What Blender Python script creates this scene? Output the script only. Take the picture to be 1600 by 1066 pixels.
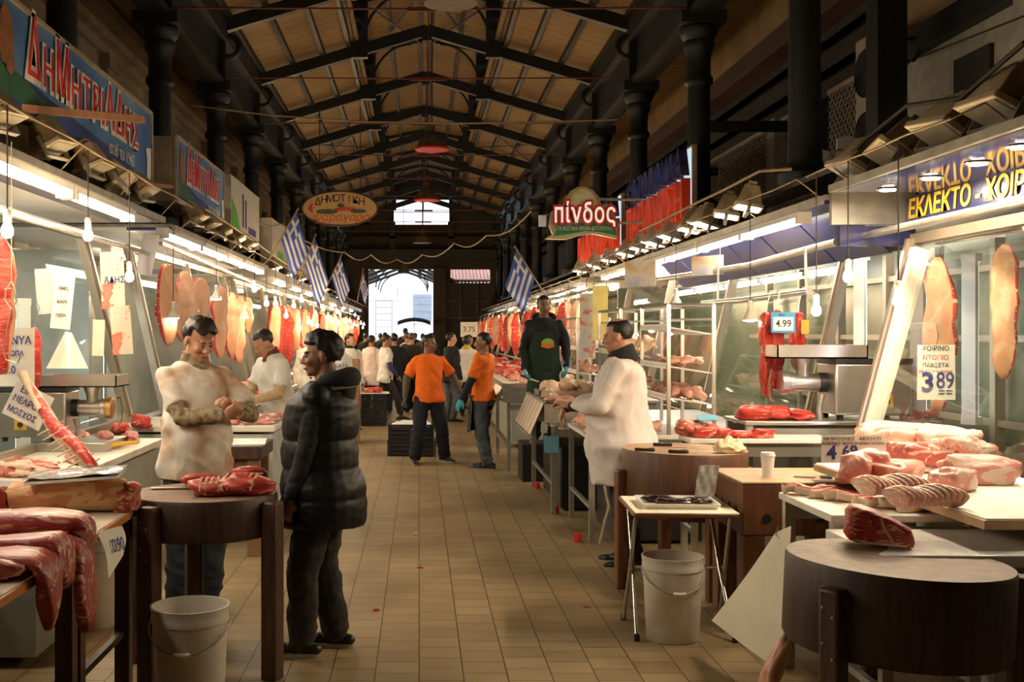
import bpy, bmesh, math, random
from mathutils import Vector, Matrix, Euler, noise
import numpy as np

for o in list(bpy.data.objects):
    bpy.data.objects.remove(o, do_unlink=True)
SC = bpy.context.scene
COL = SC.collection
PI = math.pi
R = math.radians

# ---------------------------------------------------------------- camera, world, exposure
FPX, VX, VY, CAMZ = 1750.0, 655.0, 520.0, 1.72      # focal length and vanishing point of the aisle in photo pixels
cam = bpy.data.cameras.new('camera')
cam.sensor_width = 36
cam.lens = FPX / 1600 * 36
cam.shift_x = (800 - VX) / 1600
cam.shift_y = -(533 - VY) / 1600
cam.clip_end = 300
cam_o = bpy.data.objects.new('camera', cam)
cam_o.location = (0, 0, CAMZ)
cam_o.rotation_euler = (PI / 2, 0, 0)
COL.objects.link(cam_o)
SC.camera = cam_o

W = bpy.data.worlds.new('daylight')
W.use_nodes = True
W.node_tree.nodes['Background'].inputs[0].default_value = (0.78, 0.88, 1.0, 1)
W.node_tree.nodes['Background'].inputs[1].default_value = 2.0
SC.world = W
SC.view_settings.view_transform = 'Standard'
SC.view_settings.look = 'None'
SC.view_settings.gamma = 1
SC.view_settings.exposure = 0.9
SC.view_settings.use_curve_mapping = False
SC.cycles.use_denoising = True
SC.cycles.max_bounces = 7
SC.cycles.transparent_max_bounces = 16
SC.cycles.sample_clamp_indirect = 6
SC.cycles.caustics_reflective = False
SC.cycles.caustics_refractive = False


def at(px, py, Y):
    """point at depth Y that projects to photo pixel (px, py)"""
    k = Y / FPX
    return Vector(((px - VX) * k, Y, CAMZ - (py - VY) * k))


def atz(px, py, z):
    """point on the level plane z under photo pixel (px, py)"""
    k = (CAMZ - z) / (py - VY)
    return Vector(((px - VX) * k, k * FPX, z))


# ---------------------------------------------------------------- materials
MATS = {}


def _nt(name):
    m = bpy.data.materials.new(name)
    m.use_nodes = True
    nt = m.node_tree
    return m, nt, nt.nodes['Principled BSDF']


def ramp(nt, fac, stops):
    r = nt.nodes.new('ShaderNodeValToRGB')
    el = r.color_ramp.elements
    while len(el) < len(stops):
        el.new(0.5)
    for e, (p, c) in zip(el, stops):
        e.position = p
        e.color = (*c, 1)
    nt.links.new(fac, r.inputs[0])
    return r.outputs[0]


def tex_noise(nt, scale, detail=4, dist=0.0, coord='Object', stretch=None):
    tc = nt.nodes.new('ShaderNodeTexCoord')
    v = tc.outputs[coord]
    if stretch:
        mp = nt.nodes.new('ShaderNodeMapping')
        mp.inputs['Scale'].default_value = stretch
        nt.links.new(v, mp.inputs[0])
        v = mp.outputs[0]
    n = nt.nodes.new('ShaderNodeTexNoise')
    n.inputs['Scale'].default_value = scale
    n.inputs['Detail'].default_value = detail
    n.inputs['Distortion'].default_value = dist
    nt.links.new(v, n.inputs['Vector'])
    return n.outputs['Fac']


def bump(nt, b, h, strength, dist=0.01):
    bn = nt.nodes.new('ShaderNodeBump')
    bn.inputs['Strength'].default_value = strength
    bn.inputs['Distance'].default_value = dist
    nt.links.new(h, bn.inputs['Height'])
    nt.links.new(bn.outputs[0], b.inputs['Normal'])


def mat(name, col, rough=0.6, metal=0.0, var=0.15, scale=8, bmp=0.0, stretch=None, stops=None, emit=None, spec=0.5, dist=0.0, detail=4):
    if name in MATS:
        return MATS[name]
    m, nt, b = _nt(name)
    b.inputs['Roughness'].default_value = rough
    b.inputs['Metallic'].default_value = metal
    b.inputs['Specular IOR Level'].default_value = spec
    b.inputs['Base Color'].default_value = (*col, 1)
    if stops or var:
        n = tex_noise(nt, scale, detail=detail, stretch=stretch, dist=dist)
        if not stops:
            stops = [(0.3, tuple(c * (1 - var) for c in col)), (0.7, tuple(min(1, c * (1 + var)) for c in col))]
        nt.links.new(ramp(nt, n, stops), b.inputs['Base Color'])
        if bmp:
            bump(nt, b, n, bmp)
    if emit:
        b.inputs['Emission Color'].default_value = (*emit[0], 1)
        b.inputs['Emission Strength'].default_value = emit[1]
    MATS[name] = m
    return m


def emat(name, col, strength):
    if name in MATS:
        return MATS[name]
    m = bpy.data.materials.new(name)
    m.use_nodes = True
    nt = m.node_tree
    nt.nodes.clear()
    e = nt.nodes.new('ShaderNodeEmission')
    e.inputs[0].default_value = (*col, 1)
    e.inputs[1].default_value = strength
    o = nt.nodes.new('ShaderNodeOutputMaterial')
    nt.links.new(e.outputs[0], o.inputs[0])
    MATS[name] = m
    return m


def glassmat(name, tint, gloss=0.12, alpha_dirt=0.0, rough=0.03, fres=0.3):
    """thin pane: see-through with a mirror share, plus a little dirt"""
    if name in MATS:
        return MATS[name]
    m = bpy.data.materials.new(name)
    m.use_nodes = True
    nt = m.node_tree
    nt.nodes.clear()
    t = nt.nodes.new('ShaderNodeBsdfTransparent')
    t.inputs[0].default_value = (*tint, 1)
    g = nt.nodes.new('ShaderNodeBsdfGlossy')
    g.inputs['Roughness'].default_value = rough
    f = nt.nodes.new('ShaderNodeFresnel')
    f.inputs[0].default_value = 1.45
    ad = nt.nodes.new('ShaderNodeMath')
    ad.operation = 'MULTIPLY_ADD'
    ad.inputs[1].default_value = fres
    ad.inputs[2].default_value = gloss
    nt.links.new(f.outputs[0], ad.inputs[0])
    mx = nt.nodes.new('ShaderNodeMixShader')
    nt.links.new(ad.outputs[0], mx.inputs[0])
    nt.links.new(t.outputs[0], mx.inputs[1])
    nt.links.new(g.outputs[0], mx.inputs[2])
    out = mx
    if alpha_dirt:
        d = nt.nodes.new('ShaderNodeBsdfDiffuse')
        d.inputs[0].default_value = (0.75, 0.75, 0.72, 1)
        m2 = nt.nodes.new('ShaderNodeMixShader')
        n = tex_noise(nt, 3, 5)
        mm = nt.nodes.new('ShaderNodeMath')
        mm.operation = 'MULTIPLY'
        mm.inputs[1].default_value = alpha_dirt * 2
        nt.links.new(n, mm.inputs[0])
        nt.links.new(mm.outputs[0], m2.inputs[0])
        nt.links.new(mx.outputs[0], m2.inputs[1])
        nt.links.new(d.outputs[0], m2.inputs[2])
        out = m2
    o = nt.nodes.new('ShaderNodeOutputMaterial')
    nt.links.new(out.outputs[0], o.inputs[0])
    MATS[name] = m
    return m


def meatmat(name, lean, lean2, fat, fat_at=0.6, scale=9, stretch=(1, 3, 3), rough=0.38, soft=0.06, fine=0.25, dist=1.2):
    """flesh: two lean tones with streaks of fat, moist"""
    if name in MATS:
        return MATS[name]
    m, nt, b = _nt(name)
    n1 = tex_noise(nt, scale, 5, dist, stretch=stretch)
    n2 = tex_noise(nt, scale * 3.2, 4, 0.6)
    mixn = nt.nodes.new('ShaderNodeMath')
    mixn.operation = 'MULTIPLY_ADD'
    nt.links.new(n2, mixn.inputs[0])
    mixn.inputs[1].default_value = fine
    nt.links.new(n1, mixn.inputs[2])
    oi = nt.nodes.new('ShaderNodeObjectInfo')
    sh = nt.nodes.new('ShaderNodeMath')
    sh.operation = 'MULTIPLY_ADD'
    nt.links.new(oi.outputs['Random'], sh.inputs[0])
    sh.inputs[1].default_value = 0.08
    nt.links.new(mixn.outputs[0], sh.inputs[2])
    off = fine * 0.5 + 0.04
    c = ramp(nt, sh.outputs[0], [(0.25 + off, lean2), (fat_at - 0.1 + off, lean), (fat_at + off, lean), (fat_at + soft + off, fat)])
    nt.links.new(c, b.inputs['Base Color'])
    b.inputs['Roughness'].default_value = rough
    bump(nt, b, mixn.outputs[0], 0.5, 0.02)
    MATS[name] = m
    return m


# ---------------------------------------------------------------- mesh collector
class MB:
    def __init__(self):
        self.v, self.f, self.mi, self.cur = [], [], [], 0

    def add(self, vs, fs, M=None):
        n = len(self.v)
        if M is not None:
            vs = [M @ Vector(p) for p in vs]
        self.v += [tuple(p) for p in vs]
        self.f += [tuple(i + n for i in f) for f in fs]
        self.mi += [self.cur] * len(fs)
        return self

    def m(self, i):
        self.cur = i
        return self

    def box(self, x0, x1, y0, y1, z0, z1, M=None):
        return self.add([(x0, y0, z0), (x1, y0, z0), (x1, y1, z0), (x0, y1, z0), (x0, y0, z1), (x1, y0, z1), (x1, y1, z1), (x0, y1, z1)],
                        [(0, 3, 2, 1), (4, 5, 6, 7), (0, 1, 5, 4), (1, 2, 6, 5), (2, 3, 7, 6), (3, 0, 4, 7)], M)

    def bar(self, p0, p1, w, h, up=(0, 0, 1)):
        """rectangular bar from p0 to p1, w across, h along up"""
        p0, p1 = Vector(p0), Vector(p1)
        d = (p1 - p0)
        L = d.length
        d.normalize()
        u = Vector(up)
        s = d.cross(u)
        if s.length < 1e-4:
            u = Vector((0, 1, 0))
            s = d.cross(u)
        s.normalize()
        u = s.cross(d)
        M = Matrix((( s.x, d.x, u.x, p0.x), (s.y, d.y, u.y, p0.y), (s.z, d.z, u.z, p0.z), (0, 0, 0, 1)))
        return self.box(-w / 2, w / 2, 0, L, -h / 2, h / 2, M)

    def tube(self, pts, r, n=8, cap=True, closed=False):
        """round tube through points; r a number or one per point"""
        pts = [Vector(p) for p in pts]
        rs = r if isinstance(r, (list, tuple)) else [r] * len(pts)
        N = len(pts)
        vs, fs = [], []
        prev = None
        for i, p in enumerate(pts):
            if closed:
                t = pts[(i + 1) % N] - pts[i - 1]
            else:
                t = pts[min(i + 1, N - 1)] - pts[max(i - 1, 0)]
            if t.length < 1e-9:
                t = Vector((0, 0, 1))
            t.normalize()
            if prev is None:
                a = Vector((0, 0, 1)) if abs(t.z) < 0.9 else Vector((1, 0, 0))
                u = t.cross(a).normalized()
            else:
                u = prev - t * prev.dot(t)
                u = u.normalized() if u.length > 1e-6 else t.orthogonal().normalized()
            prev = u
            w = t.cross(u)
            for j in range(n):
                a = 2 * PI * j / n
                vs.append(p + (u * math.cos(a) + w * math.sin(a)) * rs[i])
        for i in range(N if closed else N - 1):
            for j in range(n):
                a, b2 = i * n + j, i * n + (j + 1) % n
                c, d = ((i + 1) % N) * n + (j + 1) % n, ((i + 1) % N) * n + j
                fs.append((a, d, c, b2))
        if cap and not closed:
            fs.append(tuple(range(n)))
            fs.append(tuple(reversed(range((N - 1) * n, N * n))))
        return self.add(vs, fs)

    def lathe(self, prof, n=24, c=(0, 0, 0), M=None):
        """profile of (r, z) pairs turned about the z axis"""
        vs, fs = [], []
        c = Vector(c)
        for r, z in prof:
            for j in range(n):
                a = 2 * PI * j / n
                vs.append(c + Vector((r * math.cos(a), r * math.sin(a), z)))
        for i in range(len(prof) - 1):
            for j in range(n):
                fs.append((i * n + j, i * n + (j + 1) % n, (i + 1) * n + (j + 1) % n, (i + 1) * n + j))
        if prof[0][0] > 1e-4:
            fs.append(tuple(reversed(range(n))))
        if prof[-1][0] > 1e-4:
            fs.append(tuple(range((len(prof) - 1) * n, len(prof) * n)))
        return self.add(vs, fs, M)

    def ell(self, c, r, M=None, nu=16, nv=10):
        """ellipsoid"""
        c = Vector(c)
        r = (r, r, r) if isinstance(r, (int, float)) else r
        vs, fs = [], []
        for i in range(1, nv):
            t = PI * i / nv
            for j in range(nu):
                a = 2 * PI * j / nu
                vs.append(Vector((r[0] * math.sin(t) * math.cos(a), r[1] * math.sin(t) * math.sin(a), r[2] * math.cos(t))))
        top, bot = len(vs), len(vs) + 1
        vs += [Vector((0, 0, r[2])), Vector((0, 0, -r[2]))]
        for i in range(nv - 2):
            for j in range(nu):
                a, b2 = i * nu + j, i * nu + (j + 1) % nu
                fs.append((a, a + nu, b2 + nu, b2))
        for j in range(nu):
            fs.append((top, j, (j + 1) % nu))
            fs.append((bot, (nv - 2) * nu + (j + 1) % nu, (nv - 2) * nu + j))
        if M is not None:
            vs = [M @ p for p in vs]
        return self.add([p + c for p in vs], fs)

    def loft(self, rings):
        """rings: equal-length lists of points"""
        n = len(rings[0])
        vs = [p for r_ in rings for p in r_]
        fs = []
        for i in range(len(rings) - 1):
            for j in range(n):
                fs.append((i * n + j, i * n + (j + 1) % n, (i + 1) * n + (j + 1) % n, (i + 1) * n + j))
        fs.append(tuple(reversed(range(n))))
        fs.append(tuple(range((len(rings) - 1) * n, len(rings) * n)))
        return self.add(vs, fs)

    def prism(self, poly, t, M=None):
        """flat outline (x, z) given thickness t along y"""
        n = len(poly)
        vs = [(x, 0, z) for x, z in poly] + [(x, t, z) for x, z in poly]
        fs = [tuple(range(n)), tuple(reversed(range(n, 2 * n)))]
        for i in range(n):
            j = (i + 1) % n
            fs.append((i, i + n, j + n, j))
        return self.add(vs, fs, M)

    def grid(self, f, nu, nv, thick=0.0):
        """sheet of f(u, v), both 0..1; given a thickness when asked"""
        P = [[Vector(f(i / nu, j / nv)) for j in range(nv + 1)] for i in range(nu + 1)]
        w = nv + 1
        vs = [P[i][j] for i in range(nu + 1) for j in range(nv + 1)]
        fs = [(i * w + j, (i + 1) * w + j, (i + 1) * w + j + 1, i * w + j + 1) for i in range(nu) for j in range(nv)]
        if thick:
            N = len(vs)
            back = []
            for i in range(nu + 1):
                for j in range(nv + 1):
                    du = P[min(i + 1, nu)][j] - P[max(i - 1, 0)][j]
                    dv = P[i][min(j + 1, nv)] - P[i][max(j - 1, 0)]
                    nn = du.cross(dv)
                    nn = nn.normalized() if nn.length > 1e-9 else Vector((0, 0, 1))
                    back.append(P[i][j] - nn * thick)
            vs += back
            fs += [tuple(a + N for a in reversed(f_)) for f_ in fs]
            rim = [(i, 0) for i in range(nu + 1)] + [(nu, j) for j in range(1, nv + 1)] + [(i, nv) for i in range(nu - 1, -1, -1)] + [(0, j) for j in range(nv - 1, 0, -1)]
            ids = [i * w + j for i, j in rim]
            for a, b2 in zip(ids, ids[1:] + ids[:1]):
                fs.append((b2, a, a + N, b2 + N))
        return self.add(vs, fs)

    def build(self, name, mats, parent=None, loc=None, rz=0.0, bevel=0.0, ang=40, fix=False):
        me = bpy.data.meshes.new(name)
        me.from_pydata(self.v, [], self.f)
        mats = mats if isinstance(mats, (list, tuple)) else [mats]
        for mm in mats:
            me.materials.append(mm)
        if len(mats) > 1:
            me.polygons.foreach_set('material_index', self.mi)
        if fix:
            bm = bmesh.new()
            bm.from_mesh(me)
            bmesh.ops.recalc_face_normals(bm, faces=bm.faces)
            bm.to_mesh(me)
            bm.free()
        me.polygons.foreach_set('use_smooth', [True] * len(me.polygons))
        me.set_sharp_from_angle(angle=R(ang))
        me.update()
        o = bpy.data.objects.new(name, me)
        COL.objects.link(o)
        if parent is not None:
            o.parent = parent
        if loc is not None:
            o.location = loc
        o.rotation_euler.z = rz
        if bevel:
            bv = o.modifiers.new('bevel', 'BEVEL')
            bv.width = bevel
            bv.segments = 2
            bv.limit_method = 'ANGLE'
        return o


def tag(o, label=None, cat=None, group=None, kind=None):
    if label:
        o['label'] = label
    if cat:
        o['category'] = cat
    if group:
        o['group'] = group
    if kind:
        o['kind'] = kind
    return o


def thing(name, label, cat, loc=(0, 0, 0), rz=0.0, group=None):
    o = bpy.data.objects.new(name, None)
    o.empty_display_size = 0.05
    COL.objects.link(o)
    o.location = loc
    o.rotation_euler.z = rz
    return tag(o, label, cat, group)


def struct(name, mb, mats, **kw):
    return tag(mb.build(name, mats, **kw), kind='structure')


def children(o):
    return [c for c in o.children]


def dup(root, loc=None, rot=None, label=None, group=None, scale=None):
    """copy of a thing with copies of its parts and sub-parts"""
    def cp(o, par):
        c = o.copy()
        COL.objects.link(c)
        if par is not None:
            c.parent = par
        for ch in children(o):
            cp(ch, c)
        return c
    r_ = cp(root, None)
    if loc is not None:
        r_.location = loc
    if rot is not None:
        r_.rotation_euler = rot
    if scale is not None:
        r_.scale = (scale,) * 3 if isinstance(scale, (int, float)) else scale
    if label:
        r_['label'] = label
    if group:
        r_['group'] = group
    return r_


def text_mesh(s, size, depth, name, material, parent, M, align='CENTER', xs=1.0, offset=0.0, shear=0.0, space=1.0):
    """lettering as its own mesh part; M places the local x (reading) / y (up) plane"""
    cu = bpy.data.curves.new(name, 'FONT')
    cu.body = s
    cu.size = size
    cu.extrude = depth
    cu.align_x = align
    cu.align_y = 'CENTER'
    cu.offset = offset
    cu.shear = shear
    cu.space_character = space
    cu.resolution_u = 3
    tmp = bpy.data.objects.new('lettering_source', cu)
    COL.objects.link(tmp)
    dg = bpy.context.evaluated_depsgraph_get()
    me = bpy.data.meshes.new_from_object(tmp.evaluated_get(dg))
    bpy.data.objects.remove(tmp, do_unlink=True)
    bpy.data.curves.remove(cu)
    me.name = name
    me.transform(M @ Matrix.Diagonal((xs, 1, 1, 1)))
    me.materials.clear()
    me.materials.append(material)
    o = bpy.data.objects.new(name, me)
    COL.objects.link(o)
    if parent is not None:
        o.parent = parent
    return o


def frame(origin, xdir, ydir):
    """matrix whose local x, y run along the given directions"""
    x = Vector(xdir).normalized()
    y = Vector(ydir).normalized()
    z = x.cross(y)
    return Matrix(((x.x, y.x, z.x, origin[0]), (x.y, y.y, z.y, origin[1]), (x.z, y.z, z.z, origin[2]), (0, 0, 0, 1)))


def n3(p, s=1.0, seed=0.0):
    return noise.noise(Vector((p[0] * s + seed * 7.31, p[1] * s - seed * 3.7, p[2] * s + seed * 1.9)))
# ================================================================ materials of the place
IRON = mat('dark_iron', (0.011, 0.012, 0.011), rough=0.5, var=0.3, scale=6)
IRON_RED = mat('red_oxide_iron', (0.16, 0.03, 0.02), rough=0.6)
STEEL = mat('stainless_steel', (0.55, 0.53, 0.49), rough=0.32, metal=0.9, var=0.1, scale=5)
STEEL_D = mat('dull_steel', (0.33, 0.31, 0.27), rough=0.45, metal=0.6, var=0.2, scale=7)
ALU = mat('anodised_frame', (0.33, 0.27, 0.20), rough=0.38, metal=0.55, var=0.08, scale=4)
WHITE_P = mat('white_plastic', (0.78, 0.76, 0.70), rough=0.45, var=0.05, scale=5)
BOARD = mat('cutting_board_plastic', (0.82, 0.76, 0.66), rough=0.5, scale=6, stops=[(0.25, (0.72, 0.62, 0.50)), (0.5, (0.82, 0.76, 0.66)), (0.8, (0.86, 0.81, 0.72))])
MARBLE = mat('marble', (0.74, 0.72, 0.68), rough=0.3, scale=3, dist=2, stops=[(0.3, (0.58, 0.56, 0.53)), (0.5, (0.75, 0.72, 0.67)), (0.8, (0.80, 0.78, 0.74))])
COUNTER_FRONT = mat('counter_front', (0.36, 0.37, 0.31), rough=0.4, var=0.1)
WOOD_D = mat('dark_block_wood', (0.05, 0.024, 0.014), rough=0.55, scale=5, stretch=(6, 6, 0.6), bmp=0.15, stops=[(0.3, (0.028, 0.014, 0.009)), (0.7, (0.075, 0.034, 0.02))])
WOOD_LEG = mat('leg_wood', (0.07, 0.03, 0.016), rough=0.5, scale=6, stretch=(6, 6, 0.6), bmp=0.12, stops=[(0.3, (0.04, 0.018, 0.01)), (0.65, (0.09, 0.036, 0.018)), (0.85, (0.2, 0.075, 0.03))])
WOOD_RED = mat('red_brown_wood', (0.17, 0.06, 0.025), rough=0.45, scale=5, stretch=(5, 5, 0.6), bmp=0.1, stops=[(0.3, (0.10, 0.035, 0.015)), (0.7, (0.21, 0.08, 0.035))])
BLOCK_TOP = mat('scored_block_top', (0.22, 0.13, 0.08), rough=0.6, scale=14, bmp=0.4, stretch=(1, 5, 1), stops=[(0.25, (0.10, 0.045, 0.026)), (0.5, (0.18, 0.095, 0.054)), (0.75, (0.34, 0.21, 0.12))])
BLOCK_TOP_L = mat('pale_block_top', (0.45, 0.29, 0.15), rough=0.55, scale=10, bmp=0.2, stretch=(1, 4, 1), stops=[(0.25, (0.33, 0.19, 0.10)), (0.7, (0.52, 0.35, 0.19))])
ORANGE_EDGE = mat('orange_edging', (0.50, 0.17, 0.04), rough=0.5)
PAPER = mat('butcher_paper', (0.84, 0.75, 0.58), rough=0.8, var=0.06, scale=4)
CARD = mat('card_white', (0.88, 0.84, 0.74), rough=0.75, var=0.05)
INK_BLUE = mat('ink_blue', (0.04, 0.045, 0.22), rough=0.7, var=0)
INK_RED = mat('ink_red', (0.62, 0.07, 0.03), rough=0.7, var=0)
INK_BLACK = mat('ink_black', (0.015, 0.012, 0.015), rough=0.6, var=0)
SIGN_BLUE = mat('sign_blue', (0.03, 0.06, 0.24), rough=0.35, var=0.2, scale=1.5)
FASCIA_BLUE = mat('fascia_blue', (0.024, 0.028, 0.10), rough=0.18, var=0.25, scale=1.2)
RED = mat('sign_red', (0.62, 0.035, 0.02), rough=0.4, var=0.05)
GREEN = mat('sign_green', (0.02, 0.22, 0.06), rough=0.4, var=0.05)
CREAM = mat('sign_cream', (0.70, 0.60, 0.38), rough=0.5, var=0.05)
YELLOW = mat('letter_yellow', (0.90, 0.52, 0.03), rough=0.45, var=0.03)
WHITE = mat('clean_white', (0.85, 0.84, 0.80), rough=0.5, var=0.03)
BEIGE_BOX = mat('aged_beige_housing', (0.42, 0.33, 0.20), rough=0.55, var=0.25, scale=9)
BLACK_P = mat('black_plastic', (0.014, 0.014, 0.015), rough=0.42, var=0.3)
RUBBER = mat('rubber', (0.01, 0.01, 0.01), rough=0.7, var=0)
CHROME = mat('chromed_tube', (0.62, 0.60, 0.56), rough=0.22, metal=1.0, var=0.05)
BRASS = mat('brass_ring', (0.60, 0.38, 0.14), rough=0.3, metal=0.9, var=0.1)
CABLE = mat('dark_cable', (0.03, 0.02, 0.015), rough=0.6, var=0)
CABLE_L = mat('pale_cable', (0.38, 0.28, 0.16), rough=0.6, var=0)
GLASS = glassmat('display_glass', (0.93, 0.97, 0.94), gloss=0.0, alpha_dirt=0.012, fres=0.22)
FILM = glassmat('cling_film', (0.93, 0.93, 0.93), gloss=0.22, alpha_dirt=0.12, rough=0.12)
TUBE_E = emat('fluorescent_tube_light', (1.0, 0.90, 0.72), 24.0)
TUBE_PINK = emat('pink_tube_light', (1.0, 0.80, 0.88), 5.0)
TUBE_COOL = emat('cool_tube_light', (0.80, 0.96, 1.0), 4.5)
BULB_E = emat('bulb_light', (1.0, 0.72, 0.40), 330.0)
FLOOD_E = emat('flood_light_face', (1.0, 0.80, 0.52), 14.0)
DOWN_E = emat('downlight_face', (1.0, 0.84, 0.62), 380.0)


def tile_floor():
    m, nt, b = _nt('floor_tiles')
    tc = nt.nodes.new('ShaderNodeTexCoord')
    mp = nt.nodes.new('ShaderNodeMapping')
    mp.inputs['Rotation'].default_value = (0, 0, PI / 2)      # rows run away along the aisle
    nt.links.new(tc.outputs['Object'], mp.inputs[0])
    br = nt.nodes.new('ShaderNodeTexBrick')
    br.offset = 0.4
    br.inputs['Scale'].default_value = 1
    br.inputs['Brick Width'].default_value = 0.195
    br.inputs['Row Height'].default_value = 0.2217
    br.inputs['Mortar Size'].default_value = 0.0036
    br.inputs['Mortar Smooth'].default_value = 0.2
    br.inputs['Color1'].default_value = (0.31, 0.222, 0.113, 1)
    br.inputs['Color2'].default_value = (0.375, 0.275, 0.148, 1)
    br.inputs['Mortar'].default_value = (0.075, 0.045, 0.022, 1)
    nt.links.new(mp.outputs[0], br.inputs['Vector'])
    n = tex_noise(nt, 1.1, 6, 0.5)
    st = ramp(nt, n, [(0.3, (0.62, 0.58, 0.52)), (0.55, (1, 1, 1)), (0.8, (1.0, 0.96, 0.9))])
    mx = nt.nodes.new('ShaderNodeMix')
    mx.data_type = 'RGBA'
    mx.blend_type = 'MULTIPLY'
    mx.inputs[0].default_value = 0.8
    nt.links.new(br.outputs['Color'], mx.inputs[6])
    nt.links.new(st, mx.inputs[7])
    nt.links.new(mx.outputs[2], b.inputs['Base Color'])
    rr = nt.nodes.new('ShaderNodeMapRange')
    rr.inputs[3].default_value = 0.32
    rr.inputs[4].default_value = 0.6
    nt.links.new(n, rr.inputs[0])
    nt.links.new(rr.outputs[0], b.inputs['Roughness'])
    bump(nt, b, br.outputs['Fac'], -0.25, 0.004)
    return m


def board_ceiling():
    m, nt, b = _nt('ceiling_boards')
    tc = nt.nodes.new('ShaderNodeTexCoord')
    w = nt.nodes.new('ShaderNodeTexWave')
    w.bands_direction = 'Y'
    w.inputs['Scale'].default_value = 0.9
    w.inputs['Distortion'].default_value = 0.5
    nt.links.new(tc.outputs['Object'], w.inputs[0])
    n = tex_noise(nt, 0.8, 5)
    c = ramp(nt, n, [(0.3, (0.21, 0.122, 0.037)), (0.55, (0.29, 0.182, 0.058)), (0.75, (0.325, 0.212, 0.083))])
    g = ramp(nt, w.outputs[1], [(0.02, (0.55, 0.45, 0.38)), (0.08, (1, 1, 1))])
    mx = nt.nodes.new('ShaderNodeMix')
    mx.data_type = 'RGBA'
    mx.blend_type = 'MULTIPLY'
    mx.inputs[0].default_value = 0.6
    nt.links.new(c, mx.inputs[6])
    nt.links.new(g, mx.inputs[7])
    nt.links.new(mx.outputs[2], b.inputs['Base Color'])
    b.inputs['Roughness'].default_value = 0.7
    return m


CEIL = board_ceiling()
STONE = mat('facade_stone', (0.36, 0.28, 0.18), rough=0.85, scale=1.6, bmp=0.1, stops=[(0.3, (0.20, 0.145, 0.09)), (0.6, (0.36, 0.27, 0.17)), (0.8, (0.40, 0.31, 0.20))])
PLASTER = mat('cream_plaster', (0.50, 0.36, 0.20), rough=0.8, scale=1.3, stops=[(0.3, (0.28, 0.18, 0.09)), (0.6, (0.40, 0.28, 0.14)), (0.8, (0.42, 0.30, 0.16))])
BROWN = mat('brown_fascia', (0.09, 0.045, 0.03), rough=0.7)
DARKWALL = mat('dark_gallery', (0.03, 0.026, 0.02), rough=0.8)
GREY_WALL = mat('grey_panel_wall', (0.42, 0.40, 0.33), rough=0.7)
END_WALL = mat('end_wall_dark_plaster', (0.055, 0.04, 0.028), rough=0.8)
SHOPWALL_R = mat('greenish_wall_tiles', (0.155, 0.175, 0.115), rough=0.25, scale=2.0)
SHOPWALL_L = mat('steel_wall_lining', (0.36, 0.37, 0.34), rough=0.28, metal=0.35, scale=1.5, var=0.2)

# ================================================================ floor, walls, roof
YB, YE = -4.0, 46.4
struct('floor', MB().box(-6.5, 6.5, YB, 75, -0.12, 0), tile_floor())
struct('wall_left', MB().box(-4.75, -4.45, YB, YE, 0, 6.7), STONE)
struct('wall_right', MB().box(4.85, 5.15, YB, YE, 0, 6.7), PLASTER)
struct('wall_back', MB().box(-4.75, 5.15, YB - 0.3, YB, 0, 9), PLASTER)

X0 = 0.14                                    # ridge line
XL, XR, XPOST = X0 - 3.2, X0 + 3.2, 1.24
Z_EAVE, Z_APEX = 6.32, 7.27
slope = (Z_APEX - Z_EAVE) / 3.2


def zr(dx):
    return Z_APEX - abs(dx) * slope


mb = MB()
for s in (-1, 1):
    a, b_ = X0 + s * 3.35, X0 + s * XPOST
    za, zb = zr(3.35) + 0.16, zr(XPOST) + 0.16
    v = [(a, YB, za), (b_, YB, zb), (b_, YE, zb), (a, YE, za)]
    v += [(x, y, z + 0.06) for x, y, z in v]
    mb.add(v, [(0, 3, 2, 1), (4, 5, 6, 7), (0, 1, 5, 4), (1, 2, 6, 5), (2, 3, 7, 6), (3, 0, 4, 7)])
    a, b_ = X0 + s * (XPOST + 0.25), X0
    za, zb = 7.78, 8.12
    v = [(a, YB, za), (b_, YB, zb), (b_, YE, zb), (a, YE, za)]
    v += [(x, y, z + 0.06) for x, y, z in v]
    mb.add(v, [(0, 3, 2, 1), (4, 5, 6, 7), (0, 1, 5, 4), (1, 2, 6, 5), (2, 3, 7, 6), (3, 0, 4, 7)])
    xo = -4.75 if s < 0 else 5.15
    x1, x2 = sorted((X0 + s * 3.25, xo))
    mb.box(x1, x2, YB, YE, 6.42, 6.5)
struct('ceiling', mb, CEIL, fix=True)
# louvred sides of the roof lantern: boards with narrow open slits that let daylight in
mb = MB()
for s in (-1, 1):
    x = X0 + s * (XPOST + 0.08)
    for z in (6.98, 7.22, 7.46):
        mb.bar((x, YB, z + 0.1), (x, YE, z + 0.1), 0.012, 0.222)
    mb.box(x - .006, x + .006, YB, YE, 7.68, 7.9)
struct('trim_1', mb, IRON)
# purlins
mb = MB()
for s in (-1, 1):
    for dx in (1.42, 1.9, 2.45, 3.0):
        z = zr(dx) + 0.12
        mb.box(X0 + s * dx - 0.035, X0 + s * dx + 0.035, YB, YE, z - 0.06, z + 0.04)
    for dx in (0.12, 0.72):
        z = 8.12 - dx * 0.23
        mb.box(X0 + s * dx - 0.03, X0 + s * dx + 0.03, YB, YE, z - 0.08, z)
struct('trim_2', mb, IRON)

TY = [9.59 + 3.63 * i for i in range(11)]
COLX = {-1: -3.06, 1: 3.3}


def ring_pts(c, r, n=20, plane='xz'):
    return [Vector((c[0] + r * math.cos(2 * PI * j / n), c[1], c[2] + r * math.sin(2 * PI * j / n))) for j in range(n)]


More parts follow.
